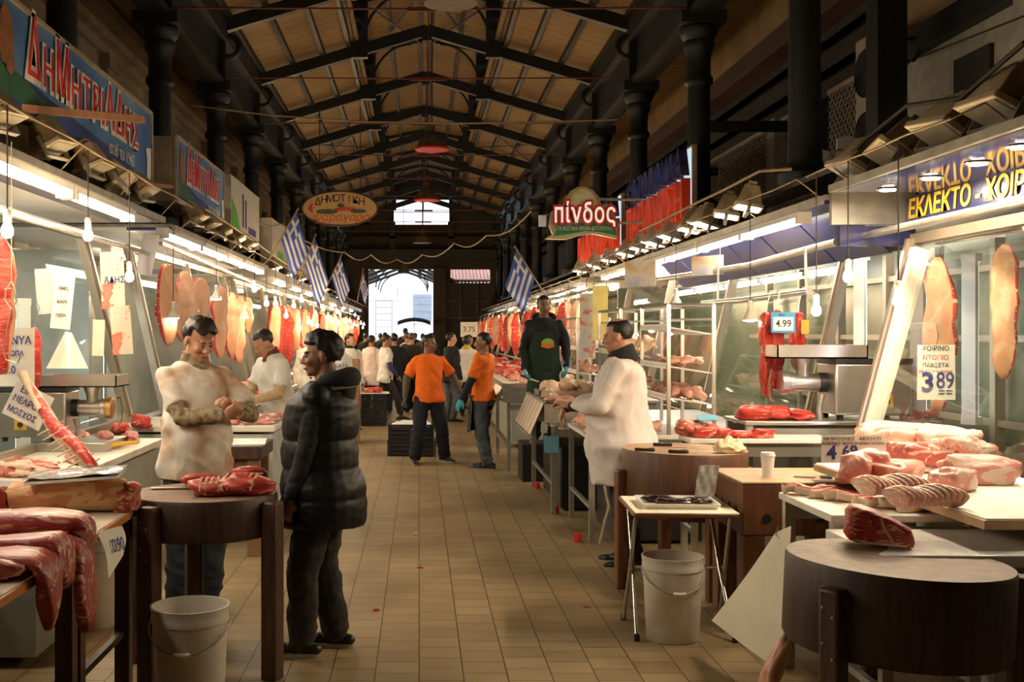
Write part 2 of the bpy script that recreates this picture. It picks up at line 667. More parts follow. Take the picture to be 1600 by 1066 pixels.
for i, y in enumerate(TY):
    if i == 0:
        continue
    mb = MB()
    for s in (-1, 1):
        mb.bar((X0 + s * 3.4, y, zr(3.4) - 0.02), (X0, y, zr(0) - 0.02), 0.13, 0.2)
        mb.box(X0 + s * XPOST - 0.16, X0 + s * XPOST + 0.16, y - 0.08, y + 0.08, zr(XPOST) - 0.16, 7.86)
        # cast ring and bracket at the eave
        mb.tube(ring_pts((X0 + s * 3.0, y, 6.02), 0.155), 0.046, 8, closed=True)
        mb.bar((X0 + s * 3.2, y, 5.75), (X0 + s * 3.2, y, 6.3), 0.12, 0.14, up=(0, 1, 0))
        # quarter arch inside the lantern
        arc = []
        for j in range(11):
            a = PI / 2 * j / 10
            arc.append((X0 + s * (XPOST - 0.08 - 0.85 * (1 - math.cos(a))), y, 6.98 + 0.95 * math.sin(a)))
        mb.tube(arc, 0.028, 6)
        mb.bar((X0 + s * (XPOST + 0.2), y, 7.74), (X0, y, 8.04), 0.07, 0.09)
    # king plate
    mb.bar((X0, y, 7.05), (X0, y, 7.32), 0.16, 0.16, up=(0, 1, 0))
    struct('trim_%d' % (10 + i), mb, IRON)
    mr = MB()
    mr.tube([(XL - 0.1, y, 5.56), (X0, y, 5.54), (XR + 0.1, y, 5.56)], 0.012, 6)
    mr.bar((X0 - 0.28, y, 5.54), (X0 + 0.28, y, 5.54), 0.03, 0.05)
    mr.bar((X0, y, 5.54), (X0, y, 7.1), 0.014, 0.014, up=(0, 1, 0))
    struct('trim_%d' % (30 + i), mr, IRON_RED)
# wind braces lying under the slopes
mb = MB()
for i in (3, 5):
    for s in (-1, 1):
        for (d1, d2) in ((1.4, 3.1), (3.1, 1.4)):
            if i == 5:
                mb.bar((X0 + s * d1, TY[i], zr(d1) + 0.05), (X0 + s * d2, TY[i + 1], zr(d2) + 0.05), 0.05, 0.02)
        if i == 3:
            mb.bar((X0 + s * 1.1, TY[i], 7.7), (X0 + s * 0.1, TY[i + 1], 7.95), 0.05, 0.02)
            mb.bar((X0 + s * 0.1, TY[i], 7.95), (X0 + s * 1.1, TY[i + 1], 7.7), 0.05, 0.02)
struct('trim_3', mb, IRON)

# girders over the columns, columns
for s in (-1, 1):
    x = COLX[s]
    mb = MB().box(x - 0.16, x + 0.16, YB, YE, 5.42, 5.5).box(x - 0.05, x + 0.05, YB, YE, 5.5, 6.1).box(x - 0.18, x + 0.18, YB, YE, 6.1, 6.4)
    for y in TY:
        mb.box(x - 0.15, x + 0.15, y - 0.05, y + 0.05, 5.5, 6.1)
    struct('trim_%d' % (4 if s < 0 else 5), mb, IRON)
col_src = None
for s in (-1, 1):
    for i in range(0, 11):
        if col_src is None:
            mb = MB()
            mb.lathe([(0.22, 2.98), (0.22, 3.08), (0.17, 3.12), (0.145, 3.2), (0.135, 3.6), (0.13, 4.62), (0.165, 4.66), (0.165, 4.72), (0.135, 4.76), (0.14, 5.0), (0.17, 5.06), (0.185, 5.12),
                      (0.17, 5.16), (0.2, 5.2), (0.225, 5.26), (0.225, 5.3), (0.2, 5.32)], 20)
            mb.box(-0.26, 0.26, -0.26, 0.26, 5.32, 5.46)
            col_src = struct('iron_column', mb, IRON)
            c = col_src
        else:
            c = col_src.copy()
            COL.objects.link(c)
        c.location = (COLX[s], TY[i], 0)
for s in (-1, 1):
    struct('trim_%d' % (7 + 100 + s), MB().box(COLX[s] - .14, COLX[s] + .14, 2.0, YE, 2.95, 3.0), IRON)
# extra dark stanchion in front of the right-hand wall
struct('iron_stanchion', MB().box(-0.13, 0.13, -0.13, 0.13, 2.95, 6.42).box(-0.2, 0.2, -0.2, 0.2, 2.9, 2.98), IRON, loc=(4.15, 9.95, 0))
mb = MB()
for y in (13.2, 16.9, 20.5):
    mb.bar((3.3, y, 4.15), (4.85, y, 4.15), 0.09, 0.12)
    mb.bar((3.35, y, 3.3), (4.5, y + 0.1, 2.75), 0.06, 0.08)
struct('trim_6', mb, IRON)

# ---- left facade: cornices, pilasters and arched heads
mb = MB()
for z, d, h in ((6.05, 0.24, 0.16), (5.82, 0.14, 0.12), (5.62, 0.08, 0.06), (4.15, 0.12, 0.1), (4.0, 0.07, 0.07)):
    mb.box(-4.46, -4.46 + d, YB, YE, z, z + h)
for i in range(11):
    y = TY[i] - 1.0
    mb.box(-4.46, -4.34, y - 0.22, y + 0.22, 2.6, 5.62)
    mb.box(-4.46, -4.3, y - 0.27, y + 0.27, 5.42, 5.62)
    yc = y + 1.82
    arc = [(-4.42, yc + 0.85 * math.cos(PI * j / 16), 4.25 + 0.85 * math.sin(PI * j / 16)) for j in range(17)]
    mb.tube(arc, 0.1, 8)
    mb.tube([(-4.44, yc + 0.66 * math.cos(PI * j / 16), 4.25 + 0.66 * math.sin(PI * j / 16)) for j in range(17)], 0.05, 6)
struct('trim_7', mb, STONE)
for i in range(11):
    yc = TY[i] + 0.82
    mb = MB()
    poly = [(0.6, 0)] + [(0.6 * math.cos(PI * j / 16), 0.6 * math.sin(PI * j / 16)) for j in range(17)] + [(-0.6, -0.9), (0.6, -0.9)]
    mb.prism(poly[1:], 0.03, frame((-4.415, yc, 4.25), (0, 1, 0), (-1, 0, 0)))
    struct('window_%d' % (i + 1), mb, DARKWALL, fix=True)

# ---- right side: brown cornice, dark gallery band, lattice screens, wall boxes
mb = MB().box(4.55, 4.86, 11.3, YE, 5.28, 5.6).box(4.4, 4.86, 11.3, YE, 5.2, 5.28)
struct('trim_8', mb, BROWN)
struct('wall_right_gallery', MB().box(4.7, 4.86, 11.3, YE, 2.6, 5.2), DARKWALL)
mb = MB()
for i in range(1, 9):
    for z in (4.62, 4.95):
        mb.bar((4.55, 11.3, z), (4.55, YE, z), 0.05, 0.05)
struct('trim_9', mb, IRON)
mb = MB().box(4.5, 4.85, YB, 11.0, 4.28, 4.5)
struct('trim_50', mb, IRON)
struct('wall_right_panels', MB().box(4.62, 4.86, 8.6, 10.9, 3.0, 4.28).box(4.5, 4.86, 6.0, 8.5, 3.0, 4.28), GREY_WALL, bevel=0.01)
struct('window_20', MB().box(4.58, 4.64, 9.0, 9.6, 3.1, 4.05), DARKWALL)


def lattice(y0, y1, z0, z1, x, step=0.11):
    mb = MB()
    n = int((y1 - y0 + (z1 - z0)) / step) + 1
    for k in range(n):
        a = y0 + k * step
        for s in (0, 1):
            p, q = (a - (z1 - z0), z0), (a, z1)
            if s:
                p, q = (p[0], z1), (q[0], z0)
            # clip to the panel
            t0 = max(0, (y0 - p[0]) / (q[0] - p[0]))
            t1 = min(1, (y1 - p[0]) / (q[0] - p[0]))
            if t1 - t0 < 0.02:
                continue
            P = lambda t: (x, p[0] + (q[0] - p[0]) * t, p[1] + (q[1] - p[1]) * t)
            mb.bar(P(t0), P(t1), 0.012, 0.012, up=(1, 0, 0))
    for z in (z0, z1):
        mb.bar((x, y0, z), (x, y1, z), 0.04, 0.05)
    return mb


LATT = mat('lattice_paint', (0.42, 0.34, 0.24), rough=0.6)
for k, (y0, y1) in enumerate(((11.4, 12.3), (12.7, 13.9), (14.3, 18.2), (18.6, 22.0))):
    struct('trim_%d' % (60 + k), lattice(y0, y1, 3.1, 4.35, 4.5), LATT)
struct('trim_70', MB().box(4.42, 4.7, 13.95, 14.25, 2.7, 4.4), GREY_WALL)

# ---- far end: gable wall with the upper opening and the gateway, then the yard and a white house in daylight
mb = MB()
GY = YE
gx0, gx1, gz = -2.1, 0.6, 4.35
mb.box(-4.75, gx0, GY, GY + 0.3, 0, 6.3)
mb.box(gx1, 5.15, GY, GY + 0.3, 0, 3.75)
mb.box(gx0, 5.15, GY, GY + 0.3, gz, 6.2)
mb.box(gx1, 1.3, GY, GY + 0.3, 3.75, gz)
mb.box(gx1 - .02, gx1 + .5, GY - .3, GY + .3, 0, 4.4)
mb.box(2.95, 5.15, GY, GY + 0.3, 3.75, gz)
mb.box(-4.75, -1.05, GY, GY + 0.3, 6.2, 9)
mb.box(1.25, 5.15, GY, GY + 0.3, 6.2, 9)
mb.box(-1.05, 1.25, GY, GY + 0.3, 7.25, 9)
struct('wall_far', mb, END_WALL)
mb = MB()
mb.box(-4.7, 5.1, GY - 0.45, GY - 0.05, 4.75, 5.15)
mb.box(-4.7, 5.1, GY - 0.3, GY - 0.05, 5.6, 5.7)
for x in (-3.3, -1.1, 1.3, 3.3):
    mb.box(x - 0.12, x + 0.12, GY - 0.3, GY - 0.05, 5.1, 6.3)
mb.tube([(-1.05, GY - 0.05, 6.72), (1.25, GY - 0.05, 6.72)], 0.02, 6)
for x in (1.1, 1.7, 2.4, 3.1, 3.8):
    mb.box(x - 0.05, x + 0.05, GY - 0.12, GY, 0, 3.7)
for z in (1.1, 2.3, 3.0, 3.7):
    mb.box(1.0, 5.1, GY - 0.1, GY, z, z + 0.08)
struct('trim_80', mb, IRON)
# covered passage behind the gateway
mb = MB()
for y in (49, 52, 55):
    for s in (-1, 1):
        mb.bar((-0.75 + s * 2.4, y, 3.9), (-0.75, y, 4.75), 0.1, 0.12)
        mb.tube([(-0.75 + s * (1.15 - 0.0 * j) * math.cos(PI / 2 * j / 8), y, 3.7 + 0.95 * math.sin(PI / 2 * j / 8)) for j in range(9)], 0.03, 6)
for x in (-2.9, 1.35):
    mb.box(x - 0.1, x + 0.1, 47, 56, 3.75, 3.95)
struct('trim_81', mb, IRON)
mb = MB()
v = [(-3.2, 46.7, 3.85), (-1.9, 46.7, 4.35), (-1.9, 56, 4.35), (-3.2, 56, 3.85)]
mb.add(v + [(x, y, z + 0.05) for x, y, z in v], [(0, 3, 2, 1), (4, 5, 6, 7), (0, 1, 5, 4), (1, 2, 6, 5), (2, 3, 7, 6), (3, 0, 4, 7)])
v = [(0.35, 46.7, 4.35), (1.6, 46.7, 3.85), (1.6, 56, 3.85), (0.35, 56, 4.35)]
mb.add(v + [(x, y, z + 0.05) for x, y, z in v], [(0, 3, 2, 1), (4, 5, 6, 7), (0, 1, 5, 4), (1, 2, 6, 5), (2, 3, 7, 6), (3, 0, 4, 7)])
struct('trim_82', mb, DARKWALL, fix=True)

HOUSE = mat('white_render', (0.80, 0.80, 0.80), rough=0.8, var=0.05, scale=2)
house = thing('building', 'white rendered house with barred window seen through the far gateway in daylight', 'building', (0, 62, 0))
MB().box(-6, -1.15, 0, 0.4, 0, 5.6).box(-1.15, -0.7, -0.12, 0.4, 0, 5.6).box(-0.7, 5, 0, 0.4, 0, 12).box(-6, 5, 0.5, 0.9, 5, 12).build('wall', HOUSE, house)
MB().box(-3.4, -1.0, -0.18, 0.0, 3.55, 3.75).box(-3.1, -1.2, -0.12, 0, 3.75, 4.3).box(-2.8, -1.5, -0.08, 0, 4.3, 4.6).build('cornice', HOUSE, house)
wnd = MB().box(-0.35, 0.7, -0.06, 0.0, 2.35, 3.85).build('window', mat('pale_shutter', (0.36, 0.40, 0.48), var=0.1), house)
mb = MB()
for k in range(9):
    mb.tube([(-0.3 + k * 0.12, -0.12, 2.35), (-0.3 + k * 0.12, -0.12, 3.85)], 0.012, 5)
for k in range(4):
    mb.tube([(-0.35, -0.12, 2.5 + k * 0.4), (0.7, -0.12, 2.5 + k * 0.4)], 0.012, 5)
mb.build('window_bars', mat('grey_bars', (0.25, 0.27, 0.3), var=0), wnd)
MB().box(-0.5, 0.85, -0.14, 0, 2.22, 2.34).build('window_sill', HOUSE, house)
mb = MB()
for x in (-2.4, -1.5):
    mb.tube([(x, -0.15, 0), (x, -0.15, 3.5)], 0.03, 6)
for k in range(9):
    mb.tube([(-2.4, -0.15, 0.6 + k * 0.36), (-1.5, -0.15, 0.6 + k * 0.36)], 0.022, 6)
tag(mb.build('ladder', mat('grey_bars', (0.25, 0.27, 0.3)), loc=(0, 61.9, 0)), 'grey steel ladder standing against the white house beyond the gateway', 'ladder')
# red tiled roof seen through the small opening right of the gateway
mb = MB()
for k in range(14):
    mb.tube([(1.2 + 0.15 * k, 47.4, 3.9), (1.2 + 0.15 * k, 49.5, 4.6)], 0.085, 8)
tag(mb.build('tiled_roof', mat('terracotta_tiles', (0.42, 0.17, 0.11), var=0.3)), 'red clay tiled roof seen through the low slot beside the gateway', 'roof')
# ================================================================ stalls: canopies, glass, lamps
ORD = ['first', 'second', 'third', 'fourth', 'fifth', 'sixth', 'seventh', 'eighth', 'ninth', 'tenth', 'eleventh', 'twelfth', 'thirteenth', 'fourteenth', 'fifteenth', 'sixteenth', 'seventeenth',
       'eighteenth', 'nineteenth', 'twentieth'] + ['%dth' % k for k in range(21, 60)]


def nth(i):
    return ORD[i]


def canopy(side, y0, y1, xf, z0, z1, label, soffit, depth=0.5, lip=0.05):
    """flat stall roof from its front edge back to the wall"""
    s = 1 if side == 'right' else -1
    xw = 4.84 if s > 0 else -4.44
    t = thing('stall_canopy', label, 'canopy', (s * abs(xf), (y0 + y1) / 2, z0))
    h = (y1 - y0) / 2
    d = abs(xw) - abs(xf)
    MB().box(*sorted((0.02 * s, d * s)), -h, h, 0.03, z1 - z0).build('roof_panel', STEEL_D, t)
    MB().box(*sorted((0.03 * s, depth * s)), -h + .02, h - .02, 0.0, 0.03).build('soffit', soffit, t)
    MB().box(*sorted((depth * s, d * s)), -h + .02, h - .02, 0.0, 0.03).build('inner_ceiling', WHITE_P, t)
    MB().box(-0.02, 0.02, -h, h, 0, z1 - z0 - 0.01).build('edge_strip', STEEL_D, t)
    return t


def glass_screen(side, ys, xb, zb, xt, zt, label, pw=0.09, top=True):
    """leaning row of glass panes between metal posts; ys are the post positions"""
    s = 1 if side == 'right' else -1
    t = thing('glass_screen', label, 'glass screen', (s * xb, ys[0], 0))
    dx = s * (xt - xb)
    for y in ys:
        mb = MB().bar((0, y - ys[0], zb - 0.1), (dx, y - ys[0], zt), pw, 0.07, up=(s, 0, 0))
        mb.bar((-s * 0.045, y - ys[0], zb - 0.1), (dx - s * 0.045, y - ys[0], zt), pw * 0.35, 0.02, up=(s, 0, 0))
        mb.build('post', ALU, t)
    for a, b in zip(ys, ys[1:]):
        a, b = a - ys[0] + pw / 2, b - ys[0] - pw / 2
        MB().add([(0, a, zb), (0, b, zb), (dx, b, zt), (dx, a, zt)], [(0, 1, 2, 3)]).build('pane', GLASS, t)
    L = ys[-1] - ys[0]
    MB().bar((dx, 0, zt), (dx, L, zt), 0.06, 0.07).bar((0, 0, zb), (0, L, zb), 0.05, 0.05).build('rail', ALU, t)
    return t


# ---- right-hand canopies
REFL_BLUE = mat('blue_gloss_soffit', (0.05, 0.065, 0.18), rough=0.08, var=0.3, scale=0.8, spec=0.8)
canopy('right', 2.2, 7.75, 2.85, 2.69, 2.75, 'stall canopy with a blue glossy underside and downlights at the nearest right stall', REFL_BLUE, 0.72)
canopy('right', 8.35, 19.6, 3.0, 2.68, 2.75, 'long grey stall canopy over the poultry counters under the lit floodlights', FASCIA_BLUE, 0.5)
canopy('right', 19.9, 29.0, 2.9, 2.62, 2.7, 'grey stall canopy behind the poultry seller, next beyond the poultry stall', STEEL_D, 0.4)
canopy('right', 29.4, 45.5, 2.8, 2.55, 2.66, 'farthest stall canopy on the right, running to the gateway wall', STEEL_D, 0.4)
canopy('left', 2.0, 10.3, 2.35, 2.73, 2.79, 'stall canopy under the larger blue cow sign at the nearest left stall', FASCIA_BLUE, 0.45)
canopy('left', 10.7, 17.3, 2.35, 2.7, 2.76, 'stall canopy under the smaller blue cow sign on the left', FASCIA_BLUE, 0.45)
canopy('left', 17.7, 29.0, 2.35, 2.62, 2.74, 'third stall canopy on the left, under the striped flags', STEEL_D, 0.45)
canopy('left', 29.4, 45.5, 2.35, 2.55, 2.67, 'farthest stall canopy on the left, running to the gateway', STEEL_D, 0.45)

t = thing('canopy_end_panel', 'grey boxed end panel with a blue lower half between the two nearest right canopies', 'panel', (3.05, 8.3, 2.36))
MB().box(0, .62, -.02, .03, .16, .42).build('upper_panel', STEEL_D, t)
MB().box(.06, .62, -.02, .03, 0, .15).build('lower_panel', FASCIA_BLUE, t)
t = thing('blue_fascia', 'leaning row of blue fascia panels behind the right edge fixtures', 'panel', (3.2, 8.4, 2.3))
for j in range(6):
    MB().add([(0, j * 1.1 + .02, .36), (0, j * 1.1 + 1.08, .36), (.34, j * 1.1 + 1.08, .02), (.34, j * 1.1 + .02, .02), (.02, j * 1.1 + .02, .36), (.02, j * 1.1 + 1.08, .36), (.36, j * 1.1 + 1.08, .02), (.36, j * 1.1 + .02, .02)],
             [(0, 3, 2, 1), (4, 5, 6, 7), (0, 1, 5, 4), (1, 2, 6, 5), (2, 3, 7, 6), (3, 0, 4, 7)]).build('panel', FASCIA_BLUE, t)
# ---- glass screens
glass_screen('right', [2.4, 8.15], 3.18, 0.9, 3.6, 2.4, 'leaning glass screen of the nearest right stall with the price card behind it', 0.13)
glass_screen('right', [9.45, 12.8, 16.0, 19.2], 3.22, 0.75, 3.66, 2.6, 'leaning glass screen behind the grinder and the poultry shelves', 0.12)
glass_screen('right', [20.2, 23, 26, 28.8], 3.0, 0.96, 3.4, 2.5, 'leaning glass screen of the right stall behind the poultry seller', 0.1)
glass_screen('right', [29.8, 34, 38, 42, 45], 2.9, 0.96, 3.3, 2.45, 'farthest leaning glass screen on the right side', 0.1)
glass_screen('left', [3.2, 10.0], 2.58, 0.95, 3.02, 2.6, 'leaning glass screen of the nearest left stall beside the steel grinder', 0.14)
glass_screen('left', [11.6, 14.4, 17.1], 2.62, 0.95, 3.02, 2.6, 'leaning glass screen behind the butcher in the stained white shirt', 0.12)
glass_screen('left', [17.9, 21, 24.5, 28.8], 2.6, 0.95, 3.0, 2.55, 'leaning glass screen of the third stall on the left', 0.12)
glass_screen('left', [29.6, 34, 39, 45], 2.6, 0.95, 3.0, 2.5, 'farthest leaning glass screen on the left side', 0.1)

# ---- shop back linings, low walls under the glass, partitions between shops
struct('wall_right_shop', MB().box(4.55, 4.7, 1.5, 45.8, 0, 2.5), SHOPWALL_R)
struct('wall_left_shop', MB().box(-4.35, -4.2, 1.5, 45.8, 0, 2.6), SHOPWALL_L)
struct('wall_right_plinth', MB().box(3.3, 3.42, 2.3, 45.5, 0, 0.7), COUNTER_FRONT)
struct('wall_left_plinth', MB().box(-2.75, -2.62, 2.3, 45.5, 0, 0.9), COUNTER_FRONT)
k = 0
for x0, x1, ys, m_ in ((3.5, 4.55, (19.75, 29.2, 37.0), SHOPWALL_R), (-4.2, -3.1, (10.55, 17.5, 29.2, 38.0), SHOPWALL_L)):
    for y in ys:
        k += 1
        struct('wall_partition_%d' % k, MB().box(x0, x1, y - 0.04, y + 0.04, 0, 2.5), m_)
# window frames standing inside the right shop, seen through the panes
mb = MB()
for y in (3.6, 4.6, 5.6, 7.6, 8.6, 9.6, 10.6, 11.8, 13.0, 14.2):
    mb.box(4.4, 4.48, y - 0.04, y + 0.04, 0.0, 2.45)
for z in (1.0, 1.65, 2.2):
    mb.box(4.42, 4.47, 2.5, 15, z, z + 0.05)
struct('trim_90', mb, ALU)

# ---- fluorescent fixtures
tube_src = {}


def tube_fixture(loc, L, label, group, rz=0.0, e=TUBE_E, key='n', rot=None):
    kk = (round(L, 2), key)
    if kk not in tube_src:
        t = thing('fluorescent_fixture', label, 'tube light', loc, rz, group)
        MB().box(-0.055, 0.055, -L / 2, L / 2, 0.0, 0.045).build('housing', WHITE_P, t)
        mb = MB()
        prof = [(0.05 * math.cos(PI + PI * j / 8), 0.045 * math.sin(PI + PI * j / 8)) for j in range(9)]
        mb.prism(prof, L - 0.06, Matrix.Translation((0, -L / 2 + 0.03, 0)))
        mb.build('diffuser', e, t, fix=True)
        for s in (-1, 1):
            MB().box(-0.058, 0.058, s * L / 2 - 0.03, s * L / 2 + 0.03, -0.05, 0.05).build('end_cap', WHITE_P, t)
        tube_src[kk] = t
    else:
        t = dup(tube_src[kk], loc, (0, 0, rz), label, group)
    if rot is not None:
        t.rotation_euler = rot
    return t


G = 'fluorescent fixtures along the left canopies'
for i, y in enumerate((3.55, 5.2, 6.85, 8.5, 11.3, 12.95, 14.6, 16.2, 19.0, 21.5, 24.0, 27.0, 31.0, 35.0, 39.0)):
    tube_fixture((-2.41, y, 2.687 if y < 10.3 else 2.657 if y < 17.4 else 2.577 if y < 29 else 2.507), 1.56, nth(i) + ' bright fluorescent fixture from the front under the left canopy edge', G)
G = 'fluorescent fixtures along the right canopies'
for i, y in enumerate((9.7, 11.3, 12.9, 14.5, 16.1, 17.7, 21.0, 24.0, 28.0, 32.0, 37.0)):
    tube_fixture((3.06, y, 2.637 if y < 19 else 2.577 if y < 29 else 2.507), 1.56, nth(i) + ' bright fluorescent fixture from the front under the right canopy edge', G)
G = 'inner fluorescent fixtures over the poultry'
for i, y in enumerate((12.4, 14.0, 15.6)):
    tube_fixture((3.44, y, 2.637), 1.5, nth(i) + ' inner fluorescent fixture above the poultry shelves, behind the edge row', G)
G = 'ceiling fixtures inside the shops'
for i, (x, y, z) in enumerate(((4.1, 5.6, 2.647), (4.1, 10.0, 2.637), (4.1, 14.0, 2.637), (-3.6, 5.4, 2.687), (-3.6, 8.4, 2.687), (-3.6, 13.5, 2.657), (-3.6, 22.0, 2.577), (3.7, 21.0, 2.577), (-3.6, 33, 2.507), (3.7, 33, 2.507))):
    tube_fixture((x, y, z), 1.2, nth(i % 5) + (' ceiling fixture inside the right shops' if x > 0 else ' ceiling fixture inside the left shops') + ' counted from the front', G)
# slanting and upright tubes standing in the glass cases
tube_fixture(at(1395, 545, 8.02), 1.42, 'slanting pinkish tube light along the post beside the price card', None, e=TUBE_PINK, key='p', rot=(R(90) - 0.0, 0, 0))
bpy.context.view_layer.update()
o = tube_src[(1.42, 'p')]
o.rotation_euler = Matrix(((0, math.cos(0), 0), (0, 0, 1), (1, 0, 0))).to_euler()
_d = Vector((0.42, 0, 1.5)).normalized()
_z = Vector((0, -1, 0))
_x = _d.cross(_z)
o.rotation_euler = Matrix(((_x.x, _d.x, -_z.x), (_x.y, _d.y, -_z.y), (_x.z, _d.z, -_z.z))).to_euler()
UP = (R(90), 0, R(-55))
for p, lab in ((at(1437, 545, 8.7), 'upright cool white tube light behind the hanging pork with the price card'), (at(1518, 530, 8.6), 'upright cool white tube light between the two hanging pork bellies'),
               (at(1346, 505, 10.6), 'upright cool white tube light behind the two red hanging beef strips')):
    tube_fixture(p, 1.25, lab, None, e=TUBE_COOL, key='c', rot=UP)
for p, lab in (((-3.7, 8.5, 1.75), 'upright cool tube light behind the paper cards in the nearest left shop'), ((-3.3, 9.3, 1.35), 'upright cool tube light beside the paper bag in the nearest left shop'),
               ((-3.05, 11.0, 1.5), 'upright cool tube light beside the second left glass post')):
    tube_fixture(p, 1.25, lab, None, e=TUBE_COOL, key='c', rot=(R(90), 0, R(50)))

# ---- floodlights
flood_src = {}


def floodlight(loc, label, group, side, lit, tilt=25, sc=1.0, yaw=0.0):
    key = (lit,)
    if key not in flood_src:
        t = thing('floodlight', label, 'floodlight', loc, 0, group)
        r0 = [(-.07, -.06, .19), (.07, -.06, .19), (.07, .06, .19), (-.07, .06, .19)]
        r1 = [(-.13, -.1, .03), (.13, -.1, .03), (.13, .1, .03), (-.13, .1, .03)]
        mb = MB().loft([[Vector(p) for p in r1], [Vector(p) for p in r0]])
        mb.box(-.045, .045, -.035, .035, .185, .225)
        mb.build('housing', BEIGE_BOX, t, bevel=0.006, fix=True)
        MB().box(-.145, .145, -.115, .115, 0, .03).build('front_frame', mat('pale_frame', (0.52, 0.43, 0.28), rough=0.5), t, bevel=0.005)
        MB().box(-.125, .125, -.095, .095, -.004, .004).build('front_glass', FLOOD_E if lit else mat('dull_lamp_glass', (0.5, 0.45, 0.33), rough=0.2), t)
        mb = MB()
        for s in (-1, 1):
            mb.bar((s * .152, 0, .08), (s * .152, 0, -.05), .012, .03, up=(0, 1, 0))
        mb.bar((-.152, 0, -.05), (.152, 0, -.05), .03, .012)
        mb.build('bracket', STEEL_D, t)
        flood_src[key] = t
    else:
        t = dup(flood_src[key], loc, None, label, group)
    s = 1 if side == 'right' else -1
    t.rotation_euler = Euler((0, s * R(tilt), R(90) + yaw + (0 if s > 0 else PI)), 'XYZ')
    # turn so that the long side runs along the aisle and the face looks down towards it
    m = Matrix.Rotation(R(90) + yaw, 4, 'Z')
    t.rotation_euler = (Matrix.Rotation(s * R(tilt), 4, 'Y') @ m).to_euler()
    t.scale = (sc,) * 3
    return t


rnd = random.Random(4)
G = 'unlit beige floodlights on the left canopies'
for i, y in enumerate((6.3, 7.25, 8.15, 8.9, 9.65, 11.9, 12.6, 13.5, 14.6, 15.6)):
    floodlight((-2.36, y, 2.9), nth(i) + ' beige floodlight from the front on the left canopy edge', G, 'left', False, 28 + rnd.uniform(-8, 8), 1.05, rnd.uniform(-.2, .2))
G = 'beige floodlights on the nearest right canopy'
for i, (y, z) in enumerate(((5.75, 2.83), (6.35, 2.82), (7.05, 2.81), (7.65, 2.80))):
    floodlight((2.97, y, z), nth(3 - i) + ' beige floodlight from the corner on the nearest right canopy', G, 'right', False, 30 + rnd.uniform(-6, 6), 1.35, rnd.uniform(-.2, .2))
G = 'lit floodlights along the poultry canopy'
for i, y in enumerate((10.1, 10.8, 11.7, 12.3, 13.3, 14.2, 15.1, 16.1, 17.5, 19.0, 20.6)):
    floodlight((2.96, y, 2.84), nth(i) + ' lit floodlight from the front above the poultry canopy', G, 'right', True, 12 + rnd.uniform(-6, 6), 1.1, rnd.uniform(-.3, .3))
G = 'lit floodlights along the far left canopies'
for i, y in enumerate((18.5, 20.5, 22.5, 25.0, 28.0, 33.0)):
    floodlight((-2.36, y, 2.78), nth(i) + ' small lit floodlight from the front on the far left canopies', G, 'left', True, 14, 0.9)
# power cables draped over the floodlights
for (pts, lab) in (([(2.95, 8.9, 3.02), (2.95, 9.7, 3.12), (2.9, 10.6, 3.08), (2.95, 12, 3.1), (2.9, 13.6, 3.06), (2.95, 15, 3.08)], 'thick pale cable looping over the lit floodlights on the poultry canopy'),
                   ([(2.92, 5.4, 3.12), (2.95, 6.1, 3.0), (2.92, 6.7, 3.08), (2.95, 7.4, 3.0), (2.9, 7.7, 2.86)], 'dark cable linking the beige floodlights on the nearest right canopy'),
                   ([(-2.3, 12.0, 3.05), (-2.28, 13.5, 3.02), (-2.3, 15.5, 3.0), (-2.25, 18, 2.9), (-2.3, 22, 2.88)], 'pale cable running along the left canopy edge past the flags')):
    tag(MB().tube(pts, 0.014, 6).build('power_cable', CABLE_L if 'pale' in lab else CABLE), lab, 'cable')

# ---- bulbs on cords
bulb_src = {}


def bulb(loc, ztop, label, group, kind='bulb'):
    x, y, z = loc
    key = (kind,)
    if key not in bulb_src:
        t = thing('hanging_bulb' if kind == 'bulb' else 'reflector_lamp', label, 'light bulb', loc, 0, group)
        if kind == 'bulb':
            MB().lathe([(0.0, -0.038), (0.017, -0.034), (0.028, -0.018), (0.03, 0), (0.026, 0.018), (0.016, 0.036), (0.014, 0.046)], 14).build('bulb', BULB_E, t)
            MB().lathe([(0.017, 0.04), (0.02, 0.05), (0.02, 0.1), (0.008, 0.11)], 12).build('socket', WHITE_P, t)
        else:
            MB().lathe([(0.0, -0.012), (0.045, -0.008), (0.058, 0.0)], 18).build('lens', emat('reflector_light', (1.0, 0.78, 0.5), 45), t)
            MB().lathe([(0.06, 0.0), (0.052, 0.03), (0.026, 0.075), (0.02, 0.1)], 18).build('reflector', mat('frosted_glass', (0.75, 0.68, 0.55), rough=0.25, var=0.05), t)
            MB().lathe([(0.021, 0.095), (0.023, 0.1), (0.023, 0.15), (0.008, 0.16)], 12).build('socket', WHITE_P, t)
        c = MB().tube([(0, 0, 0.1), (0, 0, 1.0)], 0.0045, 5).build('cord', CABLE, t)
        bulb_src[key] = t
    else:
        t = dup(bulb_src[key], loc, (0, 0, 0), label, group)
    for c in t.children:
        if c.name.startswith('cord'):
            h = ztop - z - 0.1
            c.scale = (1, 1, h / 0.9)
            c.location = (0, 0, 0.1 - 0.1 * h / 0.9)
    return t


